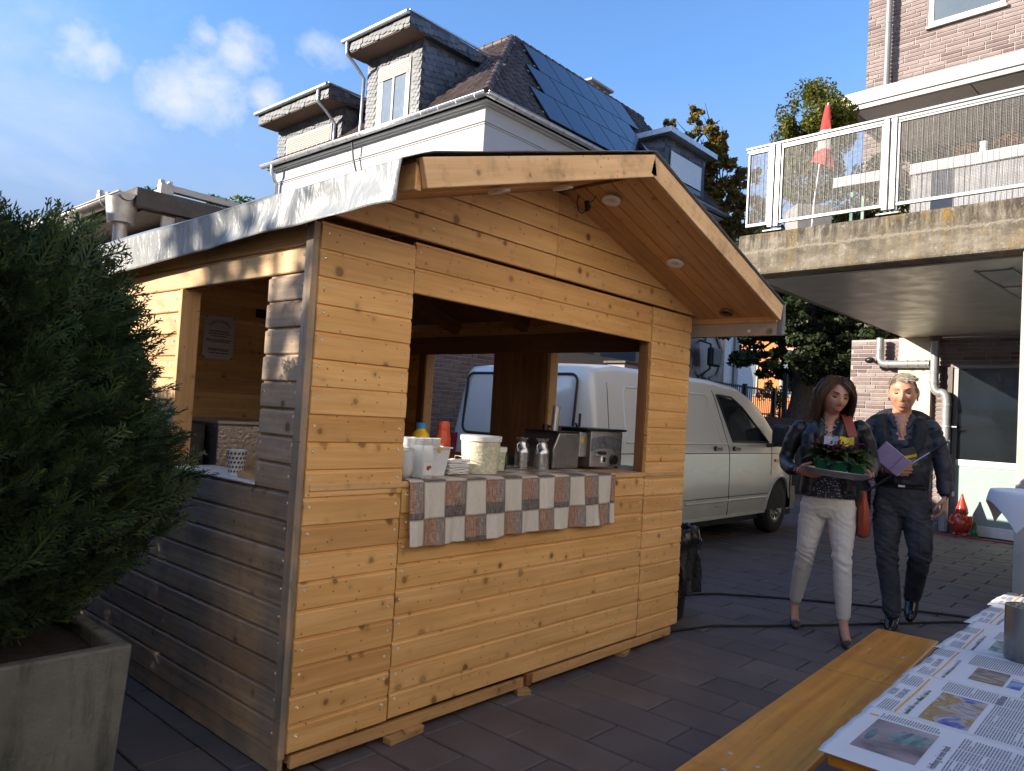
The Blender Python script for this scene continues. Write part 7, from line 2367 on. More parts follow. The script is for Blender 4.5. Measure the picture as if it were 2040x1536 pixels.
SHEETS = [(3.32, 3.62, 0.535), (2.92, 3.36, 0.532), (2.50, 2.96, 0.530), (2.13, 2.54, 0.528), (1.78, 2.17, 0.525), (1.495, 1.82, 0.517)]
for k, (x0, x1, ye) in enumerate(SHEETS):
    lab = ('newspaper sheet at the far end of the table', 'newspaper sheet second from the far end of the table', 'newspaper sheet beside the glass jar', 'newspaper sheet with the photo of timber and a small blue picture', 'newspaper sheet with the colourful market photo', 'newspaper sheet nearest the camera with the photo of a gloved hand')[k]
    sh = thing('newspaper', lab, 'newspaper', ((x0 + x1) / 2, 0.3, NZ), 0, 'newspapers covering the table')
    xa, xb = x0, x1

    def edge_y(x, ye=ye, k=k, xa=xa, xb=xb):
        f = (x - xa) / (xb - xa)
        return ye - 0.006 + 0.006 * math.sin(3.0 * f + 0.4 + k) - 0.010 * f + 0.0012 * math.sin(23 * f + k)

    def pg(u, v, xa=xa, xb=xb, k=k, ey=edge_y):
        x = xa + (xb - xa) * u
        y = 0.01 + (ey(x) - 0.01) * v
        return (x, y, np_h(x, y, k))
    o = ob('page', MB().grid(pg, 40, 40), M['np'], sh, 180)
    sd = o.modifiers.new('thickness', 'SOLIDIFY')
    sd.thickness = 0.0003
    sd.offset = -1
    zoff = 0.0006

    def put(vs, fs, mat, name, dz=zoff, k=k, sh=sh):
        ob(name, MB().add([(x, y, np_h(x, y, k) + dz) for x, y in vs], fs), mat, sh, None, 0, True, False)

    def rect(xa_, ya_, xb_, yb_, mat, name, nx=10, ny=8, dz=zoff):
        vs = [(xa_ + (xb_ - xa_) * i / nx, ya_ + (yb_ - ya_) * j / ny) for j in range(ny + 1) for i in range(nx + 1)]
        put(vs, [(j * (nx + 1) + i, j * (nx + 1) + i + 1, (j + 1) * (nx + 1) + i + 1, (j + 1) * (nx + 1) + i) for j in range(ny) for i in range(nx)], mat, name, dz)

    def lines(xa_, ya_, xb_, yb_, mb, pitch=0.0062, gapw=0.006, cols=3):
        """columns of tiny printed lines reading along +x, stacked towards -y"""
        cw = (xb_ - xa_) / cols
        for c in range(cols):
            y = yb_
            while y > ya_:
                x = xa_ + c * cw
                end = x + cw - gapw
                if rnd.random() < 0.08:
                    end -= cw * rnd.uniform(0.2, 0.6)
                while x < end:
                    l = rnd.uniform(0.006, 0.018)
                    e = min(x + l, end)
                    z = np_h(x, y, k) + zoff
                    z2 = np_h(e, y, k) + zoff
                    mb.add([(x, y - 0.0022, z), (e, y - 0.0022, z2), (e, y, z2), (x, y, z)], [(0, 1, 2, 3)])
                    x = e + 0.0022
                y -= pitch

    def head(txt, x, y, size, mat, name, squeeze=0.8, serif=False):
        vs, fs = text_mesh(txt, size)
        put([(x + a * squeeze, y + b_) for a, b_, _ in vs], fs, mat, name)
    tl = MB()
    W_ = x1 - x0
    if k == 5:
        rect(1.567, 0.355, 1.755, 0.470, M['ph1'], 'photo')
        for q in range(5):
            px_, ys, ln = 1.640 + 0.006 * abs(q - 1.5), 0.420 - 0.0125 * q, 0.085 - 0.007 * abs(q - 1.5)
            fr = [0, .12, .3, .5, .7, .85, 1]
            wd = lambda f: 0.0061 * (1 - (2 * f - 0.9) ** 2 * 0.35) * (0.35 if f == 0 else 1)
            pts_ = [(px_ + ln * f, ys - 0.012 * f * f + wd(f)) for f in fr] + [(px_ + ln * f, ys - 0.012 * f * f - wd(f)) for f in fr[::-1]]
            put(pts_, [tuple(range(len(pts_)))], M['hand_teal'] if q % 2 else M['hand_teal2'], 'photo_print', zoff + 0.0003)
        put([(1.655 + 0.04 * math.cos(a), 0.455 + 0.008 * math.sin(a)) for a in [2 * math.pi * q / 12 for q in range(12)]], [tuple(range(12))], M['hand_teal'], 'photo_print', zoff + 0.0003)
        head('Hoffnung auf einen Impuls', 1.575, 0.325, 0.019, M['ink'], 'headline', 0.68)
        lines(1.505, 0.03, 1.56, 0.34, tl, 0.0052, 0.004, 1)
        lines(1.575, 0.03, 1.79, 0.315, tl, 0.0052, 0.005, 3)
        lines(1.765, 0.36, 1.80, 0.47, tl, 0.0052, 0.003, 1)
        rect(1.768, 0.474, 1.776, 0.492, M['orange_ink'], 'orange_bar', 2, 3)
    else:
        head('AUS DEM', x0 + 0.165, ye - 0.034, 0.021, M['ink_grey'], 'headline', 0.66)
        head('GELDERLAND', x0 + 0.150, ye - 0.054, 0.021, M['ink_grey'], 'headline', 0.66)
        rect(x0 + 0.05, ye - 0.069, x0 + 0.36, ye - 0.0645, M['orange_ink'], 'orange_bar', 14, 2)
        lines(x0 + 0.05, ye - 0.058, x0 + 0.13, ye - 0.03, tl, 0.0052, 0.004, 1)
        lines(x0 + 0.27, ye - 0.058, x0 + 0.36, ye - 0.02, tl, 0.0052, 0.004, 1)
        hl = MB()
        xx = x0 + 0.055
        while xx < x0 + 0.27:
            w_, hh = rnd.uniform(0.001, 0.0024), rnd.choice((0.007, 0.007, 0.008, 0.012))
            xx += 0.005 if rnd.random() < 0.16 else 0
            yb_ = ye - 0.091
            hl.add([(xx, yb_, np_h(xx, yb_, k) + zoff), (xx + w_, yb_, np_h(xx + w_, yb_, k) + zoff), (xx + w_, yb_ + hh, np_h(xx + w_, yb_ + hh, k) + zoff), (xx, yb_ + hh, np_h(xx, yb_ + hh, k) + zoff)], [(0, 1, 2, 3)])
            xx += w_ + 0.0018
        stuff(ob('headline', hl, M['ink'], sh, None, 0, True, False))
        pa = {4: (1.836, 0.321, 2.066, 0.414, 'ph2'), 3: (2.238, 0.320, 2.372, 0.395, 'ph3'), 2: (2.60, 0.34, 2.74, 0.41, 'ph5'), 1: (3.02, 0.33, 3.15, 0.41, 'ph3'), 0: (3.40, 0.33, 3.52, 0.41, 'ph5')}[k]
        rect(*pa[:4], M[pa[4]], 'photo')
        lines(pa[2] + 0.012, 0.30, x0 + 0.38, 0.42, tl, 0.0052, 0.004, 1)
        lines(x0 + 0.05, 0.03, x0 + 0.38, (0.275 if k == 3 else 0.308), tl, 0.0052, 0.005, 4)
        if k == 3:
            rect(2.242, 0.284, 2.325, 0.313, M['ph4'], 'photo')
            rect(2.335, 0.295, 2.342, 0.313, M['orange_ink'], 'orange_bar', 2, 3)
    stuff(ob('print_lines', tl, M['ink_grey'], sh, None, 0, True, False))
# jar with a tealight
jr = thing('tin_lantern', 'tarnished silver glass jar standing on the newspapers at the right edge', 'jar', (2.562, 0.312, 0.776))
m, t, b = new_mat('tarnished_mercury_glass')
co = t.objco(False)
nz = t.noise(co, 30, 5.0, 0.7)
zz = t.n('ShaderNodeSeparateXYZ', None, Vector=co).outputs[2]
low = t.rng(t.math('ADD', zz, t.math('MULTIPLY', nz, 0.06)), 0.085, 0.03)
setb(t, b, Base_Color=t.mix(t.math('MULTIPLY', low, t.rng(nz, 0.42, 0.6)), t.mix(nz, (0.20, 0.195, 0.18), (0.32, 0.31, 0.285)), (0.10, 0.13, 0.14)), Roughness=0.32, Metallic=0.55)
M['mercury'] = m
ob('jar', MB().lathe([(0.001, 0.0), (0.052, 0.001), (0.0545, 0.006), (0.0545, 0.150), (0.0515, 0.150), (0.050, 0.012), (0.001, 0.012)], n=36), M['mercury'], jr, 50, 0, False)
ob('inner_lining', MB().lathe([(0.0508, 0.148), (0.0495, 0.10), (0.049, 0.02)], n=30, caps=False), plain('speckled_silver', (0.62, 0.58, 0.50), 0.3, 0.7, 0.6, 60), jr, 60, 0, False)
ob('tealight', MB().lathe([(0.001, 0.0125), (0.019, 0.0125), (0.019, 0.028), (0.001, 0.026)], n=20), M['white_gloss'], jr, 50, 0, False)

# bar table with white cloth by the pillar
btp = Vector((5.62, 0.545, 0))
bt = thing('bar_table', 'round bar table with a short draped white cloth in front of the pillar', 'table', btp)
ob('pole', MB().tube([(0, 0, 0.02), (0, 0, 1.06)], 0.03, 14), M['steel'], bt, 60, 0, False)
ob('foot', MB().lathe([(0.001, 0.0), (0.24, 0.0), (0.22, 0.02), (0.04, 0.035), (0.001, 0.035)], n=28), M['steel'], bt, 40, 0, False)
ob('top', MB().lathe([(0.001, 1.06), (0.34, 1.06), (0.35, 1.07), (0.34, 1.082), (0.001, 1.082)], n=36), M['white'], bt, 50, 0, False)
bcl = thing('bar_tablecloth', 'small white cloth with hanging corners on the round bar table', 'tablecloth', btp + Vector((0, 0, 1.083)))


def sq(u, v):
    x, y = (u - .5) * 0.86, (v - .5) * 0.86
    ca_, sa_ = math.cos(R_(20)), math.sin(R_(20))
    x, y = x * ca_ - y * sa_, x * sa_ + y * ca_
    r = math.hypot(x, y)
    if r > 0.355:
        ex = r - 0.355
        a = math.atan2(y, x)
        rr_ = 0.355 + 0.022 * (1 - math.exp(-ex * 14)) + 0.02 * ex * math.sin(8 * a) + 0.05 * ex
        return (rr_ * math.cos(a), rr_ * math.sin(a), 0.003 - ex * 0.93)
    return (x, y, 0.003 + 0.001 * math.sin(14 * x) * math.sin(11 * y))


ob('cloth', MB().grid(sq, 56, 56), M['cloth_white'], bcl, 180, 0, False)

for o_, sc_ in ((mu, 0.86), (ke, 0.84), (nk, 0.80), (cg, 0.85), (bk, 0.88)):
    o_.scale = (sc_ if o_ is not bk else 0.97, sc_ if o_ is not bk else 0.97, sc_)
tb_.scale = (1, 1, 0.78)
be = [o for o in D.objects if o.name == 'beer_bench'][0]
be.rotation_euler = (0, 0, R_(2.1))
be.location.y -= 0.012

# ================================================================== PEOPLE
def loft(secs, n=20):
    """secs: (centre, rx, ry[, tilt]) stacked rings in local xy planes"""
    rings = []
    for s in secs:
        c, rx, ry = s[0], s[1], s[2]
        p = s[3] if len(s) > 3 else 2.0
        ring = []
        for k in range(n):
            a = 2 * math.pi * k / n
            ca, sa = math.cos(a), math.sin(a)
            ring.append((c[0] + rx * math.copysign(abs(ca) ** (2 / p), ca), c[1] + ry * math.copysign(abs(sa) ** (2 / p), sa), c[2]))
        rings.append(ring)
    return MB().rings(rings)


def smooth_path(pts, rs, sub=4):
    P, R2 = [], []
    pts = [Vector(p) for p in pts]
    for a in range(len(pts) - 1):
        p0, p1, p2, p3 = pts[max(a - 1, 0)], pts[a], pts[a + 1], pts[min(a + 2, len(pts) - 1)]
        for k in range(sub):
            f = k / sub
            P.append(0.5 * ((2 * p1) + (p2 - p0) * f + (2 * p0 - 5 * p1 + 4 * p2 - p3) * f * f + (3 * p1 - p0 - 3 * p2 + p3) * f ** 3))
            R2.append(rs[a] + (rs[a + 1] - rs[a]) * f)
    P.append(pts[-1])
    R2.append(rs[-1])
    return P, R2


def limb(pts, rs, n=14, sub=4):
    P, R2 = smooth_path(pts, rs, sub)
    mb = MB().tube(P, R2, n)
    # rounded ends
    mb.ball(P[0], R2[0] * 0.98, 10)
    mb.ball(P[-1], R2[-1] * 0.98, 10)
    return mb


def head_mesh(c, yaw, pitch, roll, s, female):
    """sculpted head, face towards local -y"""
    nu_, nv_ = 56, 44
    mtx = Matrix.Translation(c) @ Euler((pitch, roll, yaw), 'XYZ').to_matrix().to_4x4()
    vs = []
    g = lambda x, z, cx, cz, sx_, sz_: math.exp(-((x - cx) / sx_) ** 2 - ((z - cz) / sz_) ** 2)
    for j in range(nv_ + 1):
        ph = math.pi * j / nv_
        for i in range(nu_):
            th = 2 * math.pi * i / nu_
            x, y, z = math.sin(ph) * math.sin(th), -math.sin(ph) * math.cos(th), math.cos(ph)
            X, Y, Z = x * 0.076, y * 0.098, z * 0.120
            if Z < 0:
                k = -Z / 0.12
                X *= 1 - 0.30 * k ** 1.4
                if y < 0:
                    Y *= 1 - 0.10 * k
                else:
                    Y *= 1 - 0.42 * k
            if y < 0:
                f = max(0, -y)
                d = 0.0
                d += 0.020 * g(X, Z, 0, -0.018, 0.012, 0.020) + 0.010 * g(X, Z, 0, 0.008, 0.009, 0.025)     # nose
                d += 0.006 * g(abs(X), Z, 0.011, -0.030, 0.008, 0.008)
                d -= 0.015 * g(abs(X), Z, 0.032, 0.014, 0.017, 0.011)                                        # eye sockets
                d += 0.006 * g(abs(X), Z, 0.030, 0.034, 0.024, 0.008)                                        # brow
                d += 0.006 * g(abs(X), Z, 0.042, -0.022, 0.018, 0.020)                                       # cheek
                d += 0.006 * g(X, Z, 0, -0.058, 0.022, 0.006) + 0.006 * g(X, Z, 0, -0.072, 0.020, 0.006)      # lips
                d -= 0.004 * g(X, Z, 0, -0.065, 0.026, 0.003)
                d += 0.009 * g(X, Z, 0, -0.104, 0.024, 0.016)                                                 # chin
                if not female:
                    d -= 0.007 * g(abs(X) - 0.25 * (-0.03 - Z), Z, 0.028, -0.045, 0.006, 0.025)
                    d += 0.004 * g(X, Z, 0, -0.10, 0.05, 0.02)
                Y -= d * f ** 0.6
            vs.append(mtx @ (Vector((X, Y, Z)) * s))
    fs = []
    for j in range(nv_):
        for i in range(nu_):
            a, b_ = j * nu_ + i, j * nu_ + (i + 1) % nu_
            fs.append((a, b_, b_ + nu_, a + nu_))
    mb = MB().add(vs, fs)
    for sx_ in (-1, 1):
        e = mtx @ (Vector((sx_ * 0.078, 0.012, 0.0)) * s)
        q = MB().ball((0, 0, 0), 0.03 * s, 10, 0, 0.35, 0.65, 1.05)
        mb.add([mtx.to_3x3() @ Vector(v) + e for v in q.v], q.f)
    return mb, mtx


def hand(wrist, fwd, palm_n, thumb_side, curl, s=1.0):
    """palm, four bent fingers and a thumb. fwd: pointing direction, palm_n: palm normal, thumb_side: direction of the thumb"""
    f, nrm = Vector(fwd).normalized(), Vector(palm_n).normalized()
    t_ = Vector(thumb_side)
    t_ = (t_ - f * t_.dot(f)).normalized()
    nrm = (nrm - f * nrm.dot(f) - t_ * nrm.dot(t_)).normalized()
    w = Vector(wrist)
    out = []
    q = MB()
    rings = []
    for k, (d, hw, ht) in enumerate(((-0.02, 0.026, 0.020), (0.02, 0.032, 0.018), (0.06, 0.040, 0.016), (0.092, 0.040, 0.012))):
        ring = []
        for a in range(14):
            an = 2 * math.pi * a / 14
            ring.append(w + f * d * s + t_ * hw * s * math.cos(an) + nrm * ht * s * math.sin(an))
        rings.append(ring)
    q.rings(rings)
    out.append(q)
    for i, (off, L, r) in enumerate(((0.030, 0.072, 0.0092), (0.010, 0.080, 0.0095), (-0.011, 0.074, 0.0092), (-0.030, 0.060, 0.0082))):
        b_ = w + f * 0.082 * s + t_ * off * s
        P, ang_ = [b_ - f * 0.02 * s, b_], 0.0
        d = f
        for seg in (0.42, 0.32, 0.26):
            ang_ += curl * (0.8 + 0.1 * i)
            d = f * math.cos(ang_) + nrm * math.sin(ang_)
            P.append(P[-1] + d * L * seg * s)
        out.append(limb(P, [r * s, r * s, r * 0.95 * s, r * 0.88 * s, r * 0.75 * s], 8, 3))
    b_ = w + f * 0.018 * s + t_ * 0.026 * s
    d1 = (f * 0.62 + t_ * 0.62 + nrm * 0.35).normalized()
    d2 = (f * 0.85 + t_ * 0.12 + nrm * 0.5).normalized()
    out.append(limb([b_, b_ + d1 * 0.038 * s, b_ + d1 * 0.038 * s + d2 * 0.032 * s, b_ + d1 * 0.038 * s + d2 * 0.058 * s], [0.014 * s, 0.0115 * s, 0.0105 * s, 0.008 * s], 8, 3))
    return out


def figure(parent, comps, mats, voxel, folds):
    """join labelled closed pieces into one continuous skin; label decides the material"""
    bm = MB()
    kd = KDTree(sum(len(c.v) + len(c.f) * 3 for _, c in comps))
    labs = []
    i = 0
    for lab, c in comps:
        bm.add(c.v, c.f)
        for v in c.v:
            kd.insert(v, i)
            labs.append(lab)
            i += 1
        for q in c.f:
            if len(q) > 4:
                continue
            P4 = [Vector(c.v[j]) for j in q]
            for p in (sum(P4, Vector()) / len(P4), (P4[0] + P4[1]) / 2, (P4[1] + P4[2]) / 2):
                kd.insert(p, i)
                labs.append(lab)
                i += 1
    kd.balance()
    me = bm.mesh('body', [])
    tmp = D.objects.new('tmp', me)
    COL.objects.link(tmp)
    r = tmp.modifiers.new('r', 'REMESH')
    r.mode = 'VOXEL'
    r.voxel_size = voxel
    sm = tmp.modifiers.new('s', 'SMOOTH')
    sm.factor = 0.5
    sm.iterations = 2
    dg = bpy.context.evaluated_depsgraph_get()
    out = D.meshes.new_from_object(tmp.evaluated_get(dg))
    D.objects.remove(tmp)
    D.meshes.remove(me)
    names = list(mats.keys())
    for n_ in names:
        out.materials.append(mats[n_])
    idx = []
    for p in out.polygons:
        idx.append(names.index(labs[kd.find(p.center)[1]]))
    out.polygons.foreach_set('material_index', idx)
    # cloth folds by displacing along normals
    disp = {}
    for p, m_ in zip(out.polygons, idx):
        fn = folds.get(names[m_])
        if fn:
            for v in p.vertices:
                disp[v] = fn
    co = [(v.index, v.co.copy(), v.normal.copy()) for v in out.vertices]
    for vi, c, n_ in co:
        fn = disp.get(vi)
        if fn:
            out.vertices[vi].co = c + n_ * fn(c)
    out.polygons.foreach_set('use_smooth', [True] * len(out.polygons))
    out.name = 'body'
    o = D.objects.new('body', out)
    COL.objects.link(o)
    o.parent = parent
    return o


from mathutils import noise as mnoise


def wrinkle(amp, fx, fz, seed=0.0):
    def fn(c):
        return amp * mnoise.noise(Vector((c.x * fx + seed, c.y * fx, c.z * fz))) + amp * 0.5 * mnoise.noise(Vector((c.x * fx * 2.3, c.y * fx * 2.3 + seed, c.z * fz * 2.1)))
    return fn


def legfold(amp, zk, base=0.3):
    def fn(c):
        k = math.exp(-((c.z - zk) / 0.09) ** 2) + 0.7 * math.exp(-((c.z - 0.15) / 0.05) ** 2) + 0.5 * math.exp(-((c.z - 0.80) / 0.07) ** 2) + base
        return amp * k * (mnoise.noise(Vector((c.x * 12 + c.z * 9, c.y * 12, c.z * 30 + c.x * 14))) + 0.22 * math.sin(c.z * 120 + 40 * c.x + 9 * mnoise.noise(Vector((c.x * 10, c.y * 10, c.z * 9)))))
    return fn


def strands(parent, roots, mat, width, name='hair'):
    """roots: list of polylines in local coordinates -> ribbons"""
    V, F = [], []
    for P in roots:
        n = len(P)
        o_ = len(V)
        for i, p in enumerate(P):
            d = (P[min(i + 1, n - 1)] - P[max(i - 1, 0)])
            side = d.cross(Vector((rnd.uniform(-1, 1), rnd.uniform(-1, 1), 0.2)))
            if i == 0:
                sd_ = side.normalized() if side.length > 1e-9 else Vector((1, 0, 0))
            w = width * (1 - 0.6 * i / (n - 1))
            V.append(p - sd_ * w)
            V.append(p + sd_ * w)
        for i in range(n - 1):
            F.append((o_ + 2 * i, o_ + 2 * i + 1, o_ + 2 * i + 3, o_ + 2 * i + 2))
    me = D.meshes.new(name)
    me.from_pydata([tuple(v) for v in V], [], F)
    me.materials.append(mat)
    me.polygons.foreach_set('use_smooth', [True] * len(F))
    o = D.objects.new(name, me)
    COL.objects.link(o)
    o.parent = parent
    return o


def hairmat(name, cols):
    m, t, b = new_mat(name)
    r = t.n('ShaderNodeNewGeometry').outputs['Random Per Island']
    c = t.ramp(r, [(i / (len(cols) - 1), c_) for i, c_ in enumerate(cols)])
    setb(t, b, Base_Color=c, Roughness=0.42, Specular_IOR_Level=0.4)
    return m


def local(p, cx=0, cy=0):
    return Vector(p)


lea_r = plain('black_leather', (0.013, 0.014, 0.018), 0.36, 0, 0.2, 20, 0.08, 0.45)
m, t, b = new_mat('white_denim')
co = t.objco(False)
setb(t, b, Base_Color=t.mix(t.noise(co, 30, 3.0), (0.60, 0.58, 0.55), (0.68, 0.66, 0.63)), Roughness=0.85)
bump(t, b, t.noise(co, 60, 4.0), 0.15, 0.004)
M['white_jeans'] = m
m, t, b = new_mat('grey_denim')
co = t.objco(False)
nz = t.noise(co, 9, 5.0, 0.65)
setb(t, b, Base_Color=t.ramp(nz, [(0.3, (0.022, 0.024, 0.030)), (0.6, (0.050, 0.053, 0.062)), (0.75, (0.085, 0.088, 0.098))]), Roughness=0.85)
bump(t, b, t.noise(co, 50, 4.0), 0.2, 0.004)
M['grey_jeans'] = m
m, t, b = new_mat('floral_blouse')
co = t.objco(False)
v_ = t.n('ShaderNodeTexVoronoi', None, Vector=co, Scale=70.0)
setb(t, b, Base_Color=t.mix(t.rng(v_.outputs['Distance'], 0.30, 0.22), (0.018, 0.02, 0.035), (0.42, 0.42, 0.45)), Roughness=0.7)
M['blouse'] = m
M['shirt'] = plain('dark_shirt', (0.020, 0.024, 0.036), 0.6, 0, 0.2, 14, 0.15)
M['sweater'] = plain('dark_sweater', (0.018, 0.018, 0.020), 0.9, 0, 0.2, 40, 0.4)
M['skin_m'] = plain('tanned_skin', (0.50, 0.245, 0.155), 0.48, 0, 0.12, 28, 0.1, 0.4, Subsurface_Weight=0.06, Subsurface_Radius=(0.01, 0.004, 0.002))
M['pump'] = plain('brown_pumps', (0.060, 0.045, 0.043), 0.45)
M['shoe'] = plain('black_leather_shoe', (0.010, 0.010, 0.012), 0.16, 0, 0.1, 10, 0, 0.6)
M['hair_w'] = hairmat('brown_hair', [(0.050, 0.026, 0.016), (0.085, 0.042, 0.022), (0.035, 0.018, 0.012), (0.15, 0.070, 0.032)])
M['hair_m'] = hairmat('grey_blond_hair', [(0.17, 0.14, 0.105), (0.27, 0.23, 0.175), (0.11, 0.09, 0.07), (0.36, 0.32, 0.26)])
M['eye'] = plain('eye_dark', (0.02, 0.015, 0.012), 0.2)
M['lip'] = plain('lips', (0.38, 0.10, 0.09), 0.4)
M['lip_m'] = plain('lips_pale', (0.24, 0.095, 0.075), 0.5)
M['teeth'] = plain('teeth', (0.75, 0.72, 0.66), 0.3)


def face_bits(parent, mtx, s, smile, lidded=True, brow=None):
    def at_(x, y, z):
        return mtx @ (Vector((x, y, z)) * s)
    for sx_ in (-1, 1):
        a = MB()
        pts = [at_(sx_ * (0.020 + 0.024 * f), -0.0835 - 0.004 * math.sin(math.pi * f) + 0.012 * f * f, 0.012 - 0.004 * math.sin(math.pi * f)) for f in [k / 6 for k in range(7)]]
        a.tube(pts, [0.002 * s, 0.004 * s, 0.005 * s, 0.0052 * s, 0.0048 * s, 0.0036 * s, 0.0018 * s], 6)
        ob('eye', a, M['eye'], parent, 80, 0, False)
        a = MB()
        pts = [at_(sx_ * (0.014 + 0.034 * f), -0.0955 + 0.018 * f * f, 0.033 + 0.006 * math.sin(2.2 * f)) for f in [k / 6 for k in range(7)]]
        a.tube(pts, [0.0035 * s, 0.0046 * s, 0.0048 * s, 0.0044 * s, 0.0038 * s, 0.0028 * s, 0.001 * s], 6)
        ob('eyebrow', a, brow, parent, 80, 0, False)
    a = MB()
    w = 0.025 if smile else 0.022
    up = 0.007 if smile else -0.002
    pts = [at_(w * q, -0.0945 + 0.016 * q * q, -0.0665 + up * q * q) for q in [k / 5 for k in range(-5, 6)]]
    a.tube(pts, [0.0015 * s] + [(0.0056 if smile else 0.0040) * s] * 9 + [0.0015 * s], 6)
    ob('mouth', a, M['lip'] if smile else M['lip_m'], parent, 80, 0, False)
    if False:
        vs = []
        for zz_ in (-0.0625, -0.0668):
            for q in [k / 5 for k in range(-5, 6)]:
                vs.append(at_(w * 0.82 * q, -0.0995 + 0.016 * q * q, zz_ + up * q * q - (0.003 if zz_ < -0.06 else 0) * (1 - q * q)))
        ob('teeth', MB().add(vs, [(i, i + 1, i + 12, i + 11) for i in range(10)]), M['teeth'], parent, 80, 0, False)


# ------------------------------------------------------------------ woman
wo = thing('person', 'woman in black leather jacket and white jeans carrying a tray of potted plants', 'person', (5.30, 1.83, 0), R_(-70.95))
C = []
C.append(('jeans', loft([((0.035, 0.02, 0.80), 0.145, 0.105), ((0.037, 0.02, 0.86), 0.172, 0.125, 2.3), ((0.037, 0.015, 0.92), 0.166, 0.118, 2.3), ((0.035, 0.01, 0.965), 0.140, 0.098)])))
C.append(('blouse', loft([((0.035, 0.005, 0.938), 0.178, 0.132), ((0.034, 0.004, 0.985), 0.166, 0.124), ((0.032, 0.0, 1.05), 0.148, 0.112), ((0.030, -0.005, 1.15), 0.140, 0.105), ((0.028, -0.02, 1.27), 0.152, 0.118), ((0.026, -0.01, 1.36), 0.150, 0.10), ((0.025, 0.0, 1.42), 0.10, 0.075)])))
# jacket: back and two open fronts
C.append(('jacket', loft([((0.03, 0.055, 0.96), 0.180, 0.085), ((0.03, 0.05, 1.08), 0.168, 0.085), ((0.027, 0.045, 1.25), 0.178, 0.095), ((0.026, 0.03, 1.36), 0.180, 0.085), ((0.025, 0.025, 1.425), 0.125, 0.062), ((0.022, 0.03, 1.47), 0.065, 0.05)])))
for sx_ in (-1, 1):
    C.append(('jacket', loft([((0.03 + sx_ * 0.120, -0.035, 0.955), 0.062, 0.085), ((0.03 + sx_ * 0.112, -0.045, 1.08), 0.058, 0.078), ((0.026 + sx_ * 0.112, -0.06, 1.24), 0.070, 0.085), ((0.025 + sx_ * 0.112, -0.03, 1.36), 0.072, 0.080), ((0.025 + sx_ * 0.085, -0.01, 1.43), 0.055, 0.055)])))
    C.append(('jacket', limb([(0.025 + sx_ * 0.062, 0.02, 1.475), (0.025 + sx_ * 0.078, -0.05, 1.44), (0.025 + sx_ * 0.062, -0.105, 1.36), (0.025 + sx_ * 0.075, -0.125, 1.24)], [0.024, 0.028, 0.030, 0.016], 10)))
    C.append(('blouse', limb([(0.025 + sx_ * 0.045, 0.0, 1.475), (0.025 + sx_ * 0.052, -0.06, 1.435), (0.025 + sx_ * 0.030, -0.105, 1.36)], [0.016, 0.020, 0.014], 8)))
C.append(('skin', limb([(0.022, 0.015, 1.36), (0.026, 0.005, 1.46), (0.036, -0.02, 1.56)], [0.070, 0.052, 0.050], 14)))
C.append(('skin', loft([((0.027, -0.085, 1.28), 0.022, 0.045), ((0.027, -0.065, 1.36), 0.040, 0.055), ((0.027, -0.04, 1.43), 0.045, 0.05)])))
# arms
for lab, P, rs in (('jacket', [(-0.165, 0.02, 1.40), (-0.215, 0.03, 1.29), (-0.245, 0.02, 1.165), (-0.215, -0.09, 1.12), (-0.165, -0.195, 1.115)], [0.058, 0.056, 0.052, 0.046, 0.040]),
                   ('jacket', [(0.215, 0.02, 1.415), (0.262, 0.04, 1.30), (0.292, 0.04, 1.185), (0.285, -0.06, 1.13), (0.272, -0.13, 1.115)], [0.064, 0.058, 0.054, 0.046, 0.040])):
    C.append((lab, limb(P, rs)))
C += [('skin', q) for q in hand((-0.152, -0.215, 1.110), (0.72, -0.50, -0.10), (0.2, 0.25, 1.0), (-0.3, -0.5, 0.5), 0.22, 1.05)]
C += [('skin', q) for q in hand((0.268, -0.150, 1.108), (-0.55, -0.62, -0.12), (0.1, 0.2, 1.0), (0.6, -0.4, 0.4), 0.24, 1.05)]
# legs
C.append(('jeans', limb([(-0.045, 0.01, 0.87), (-0.068, 0.01, 0.73), (-0.090, 0.0, 0.56), (-0.118, 0.09, 0.38), (-0.150, 0.175, 0.185)], [0.098, 0.086, 0.062, 0.058, 0.043], 16)))
C.append(('jeans', limb([(0.118, 0.01, 0.87), (0.128, -0.04, 0.74), (0.134, -0.10, 0.565), (0.144, -0.115, 0.38), (0.158, -0.10, 0.165)], [0.098, 0.086, 0.062, 0.058, 0.044], 16)))
# ankles and pumps
C.append(('skin', limb([(-0.150, 0.175, 0.21), (-0.155, 0.19, 0.13), (-0.150, 0.14, 0.06), (-0.140, 0.085, 0.035)], [0.034, 0.031, 0.030, 0.026], 12)))
C.append(('shoe', limb([(-0.155, 0.205, 0.075), (-0.150, 0.155, 0.040), (-0.140, 0.085, 0.026), (-0.136, 0.045, 0.022)], [0.030, 0.030, 0.036, 0.024], 12)))
C.append(('shoe', limb([(-0.157, 0.215, 0.08), (-0.157, 0.215, 0.012)], [0.018, 0.009], 8)))
C.append(('skin', limb([(0.158, -0.10, 0.19), (0.160, -0.095, 0.12), (0.168, -0.16, 0.075), (0.182, -0.235, 0.035)], [0.034, 0.031, 0.030, 0.026], 12)))
C.append(('shoe', limb([(0.158, -0.075, 0.075), (0.166, -0.145, 0.045), (0.184, -0.235, 0.022), (0.192, -0.285, 0.018)], [0.030, 0.030, 0.036, 0.024], 12)))
C.append(('shoe', limb([(0.156, -0.065, 0.08), (0.156, -0.062, 0.012)], [0.018, 0.009], 8)))
hm, hx = head_mesh(Vector((0.048, -0.035, 1.625)), R_(22), R_(14), R_(6), 1.12, True)
C.append(('skin', hm))
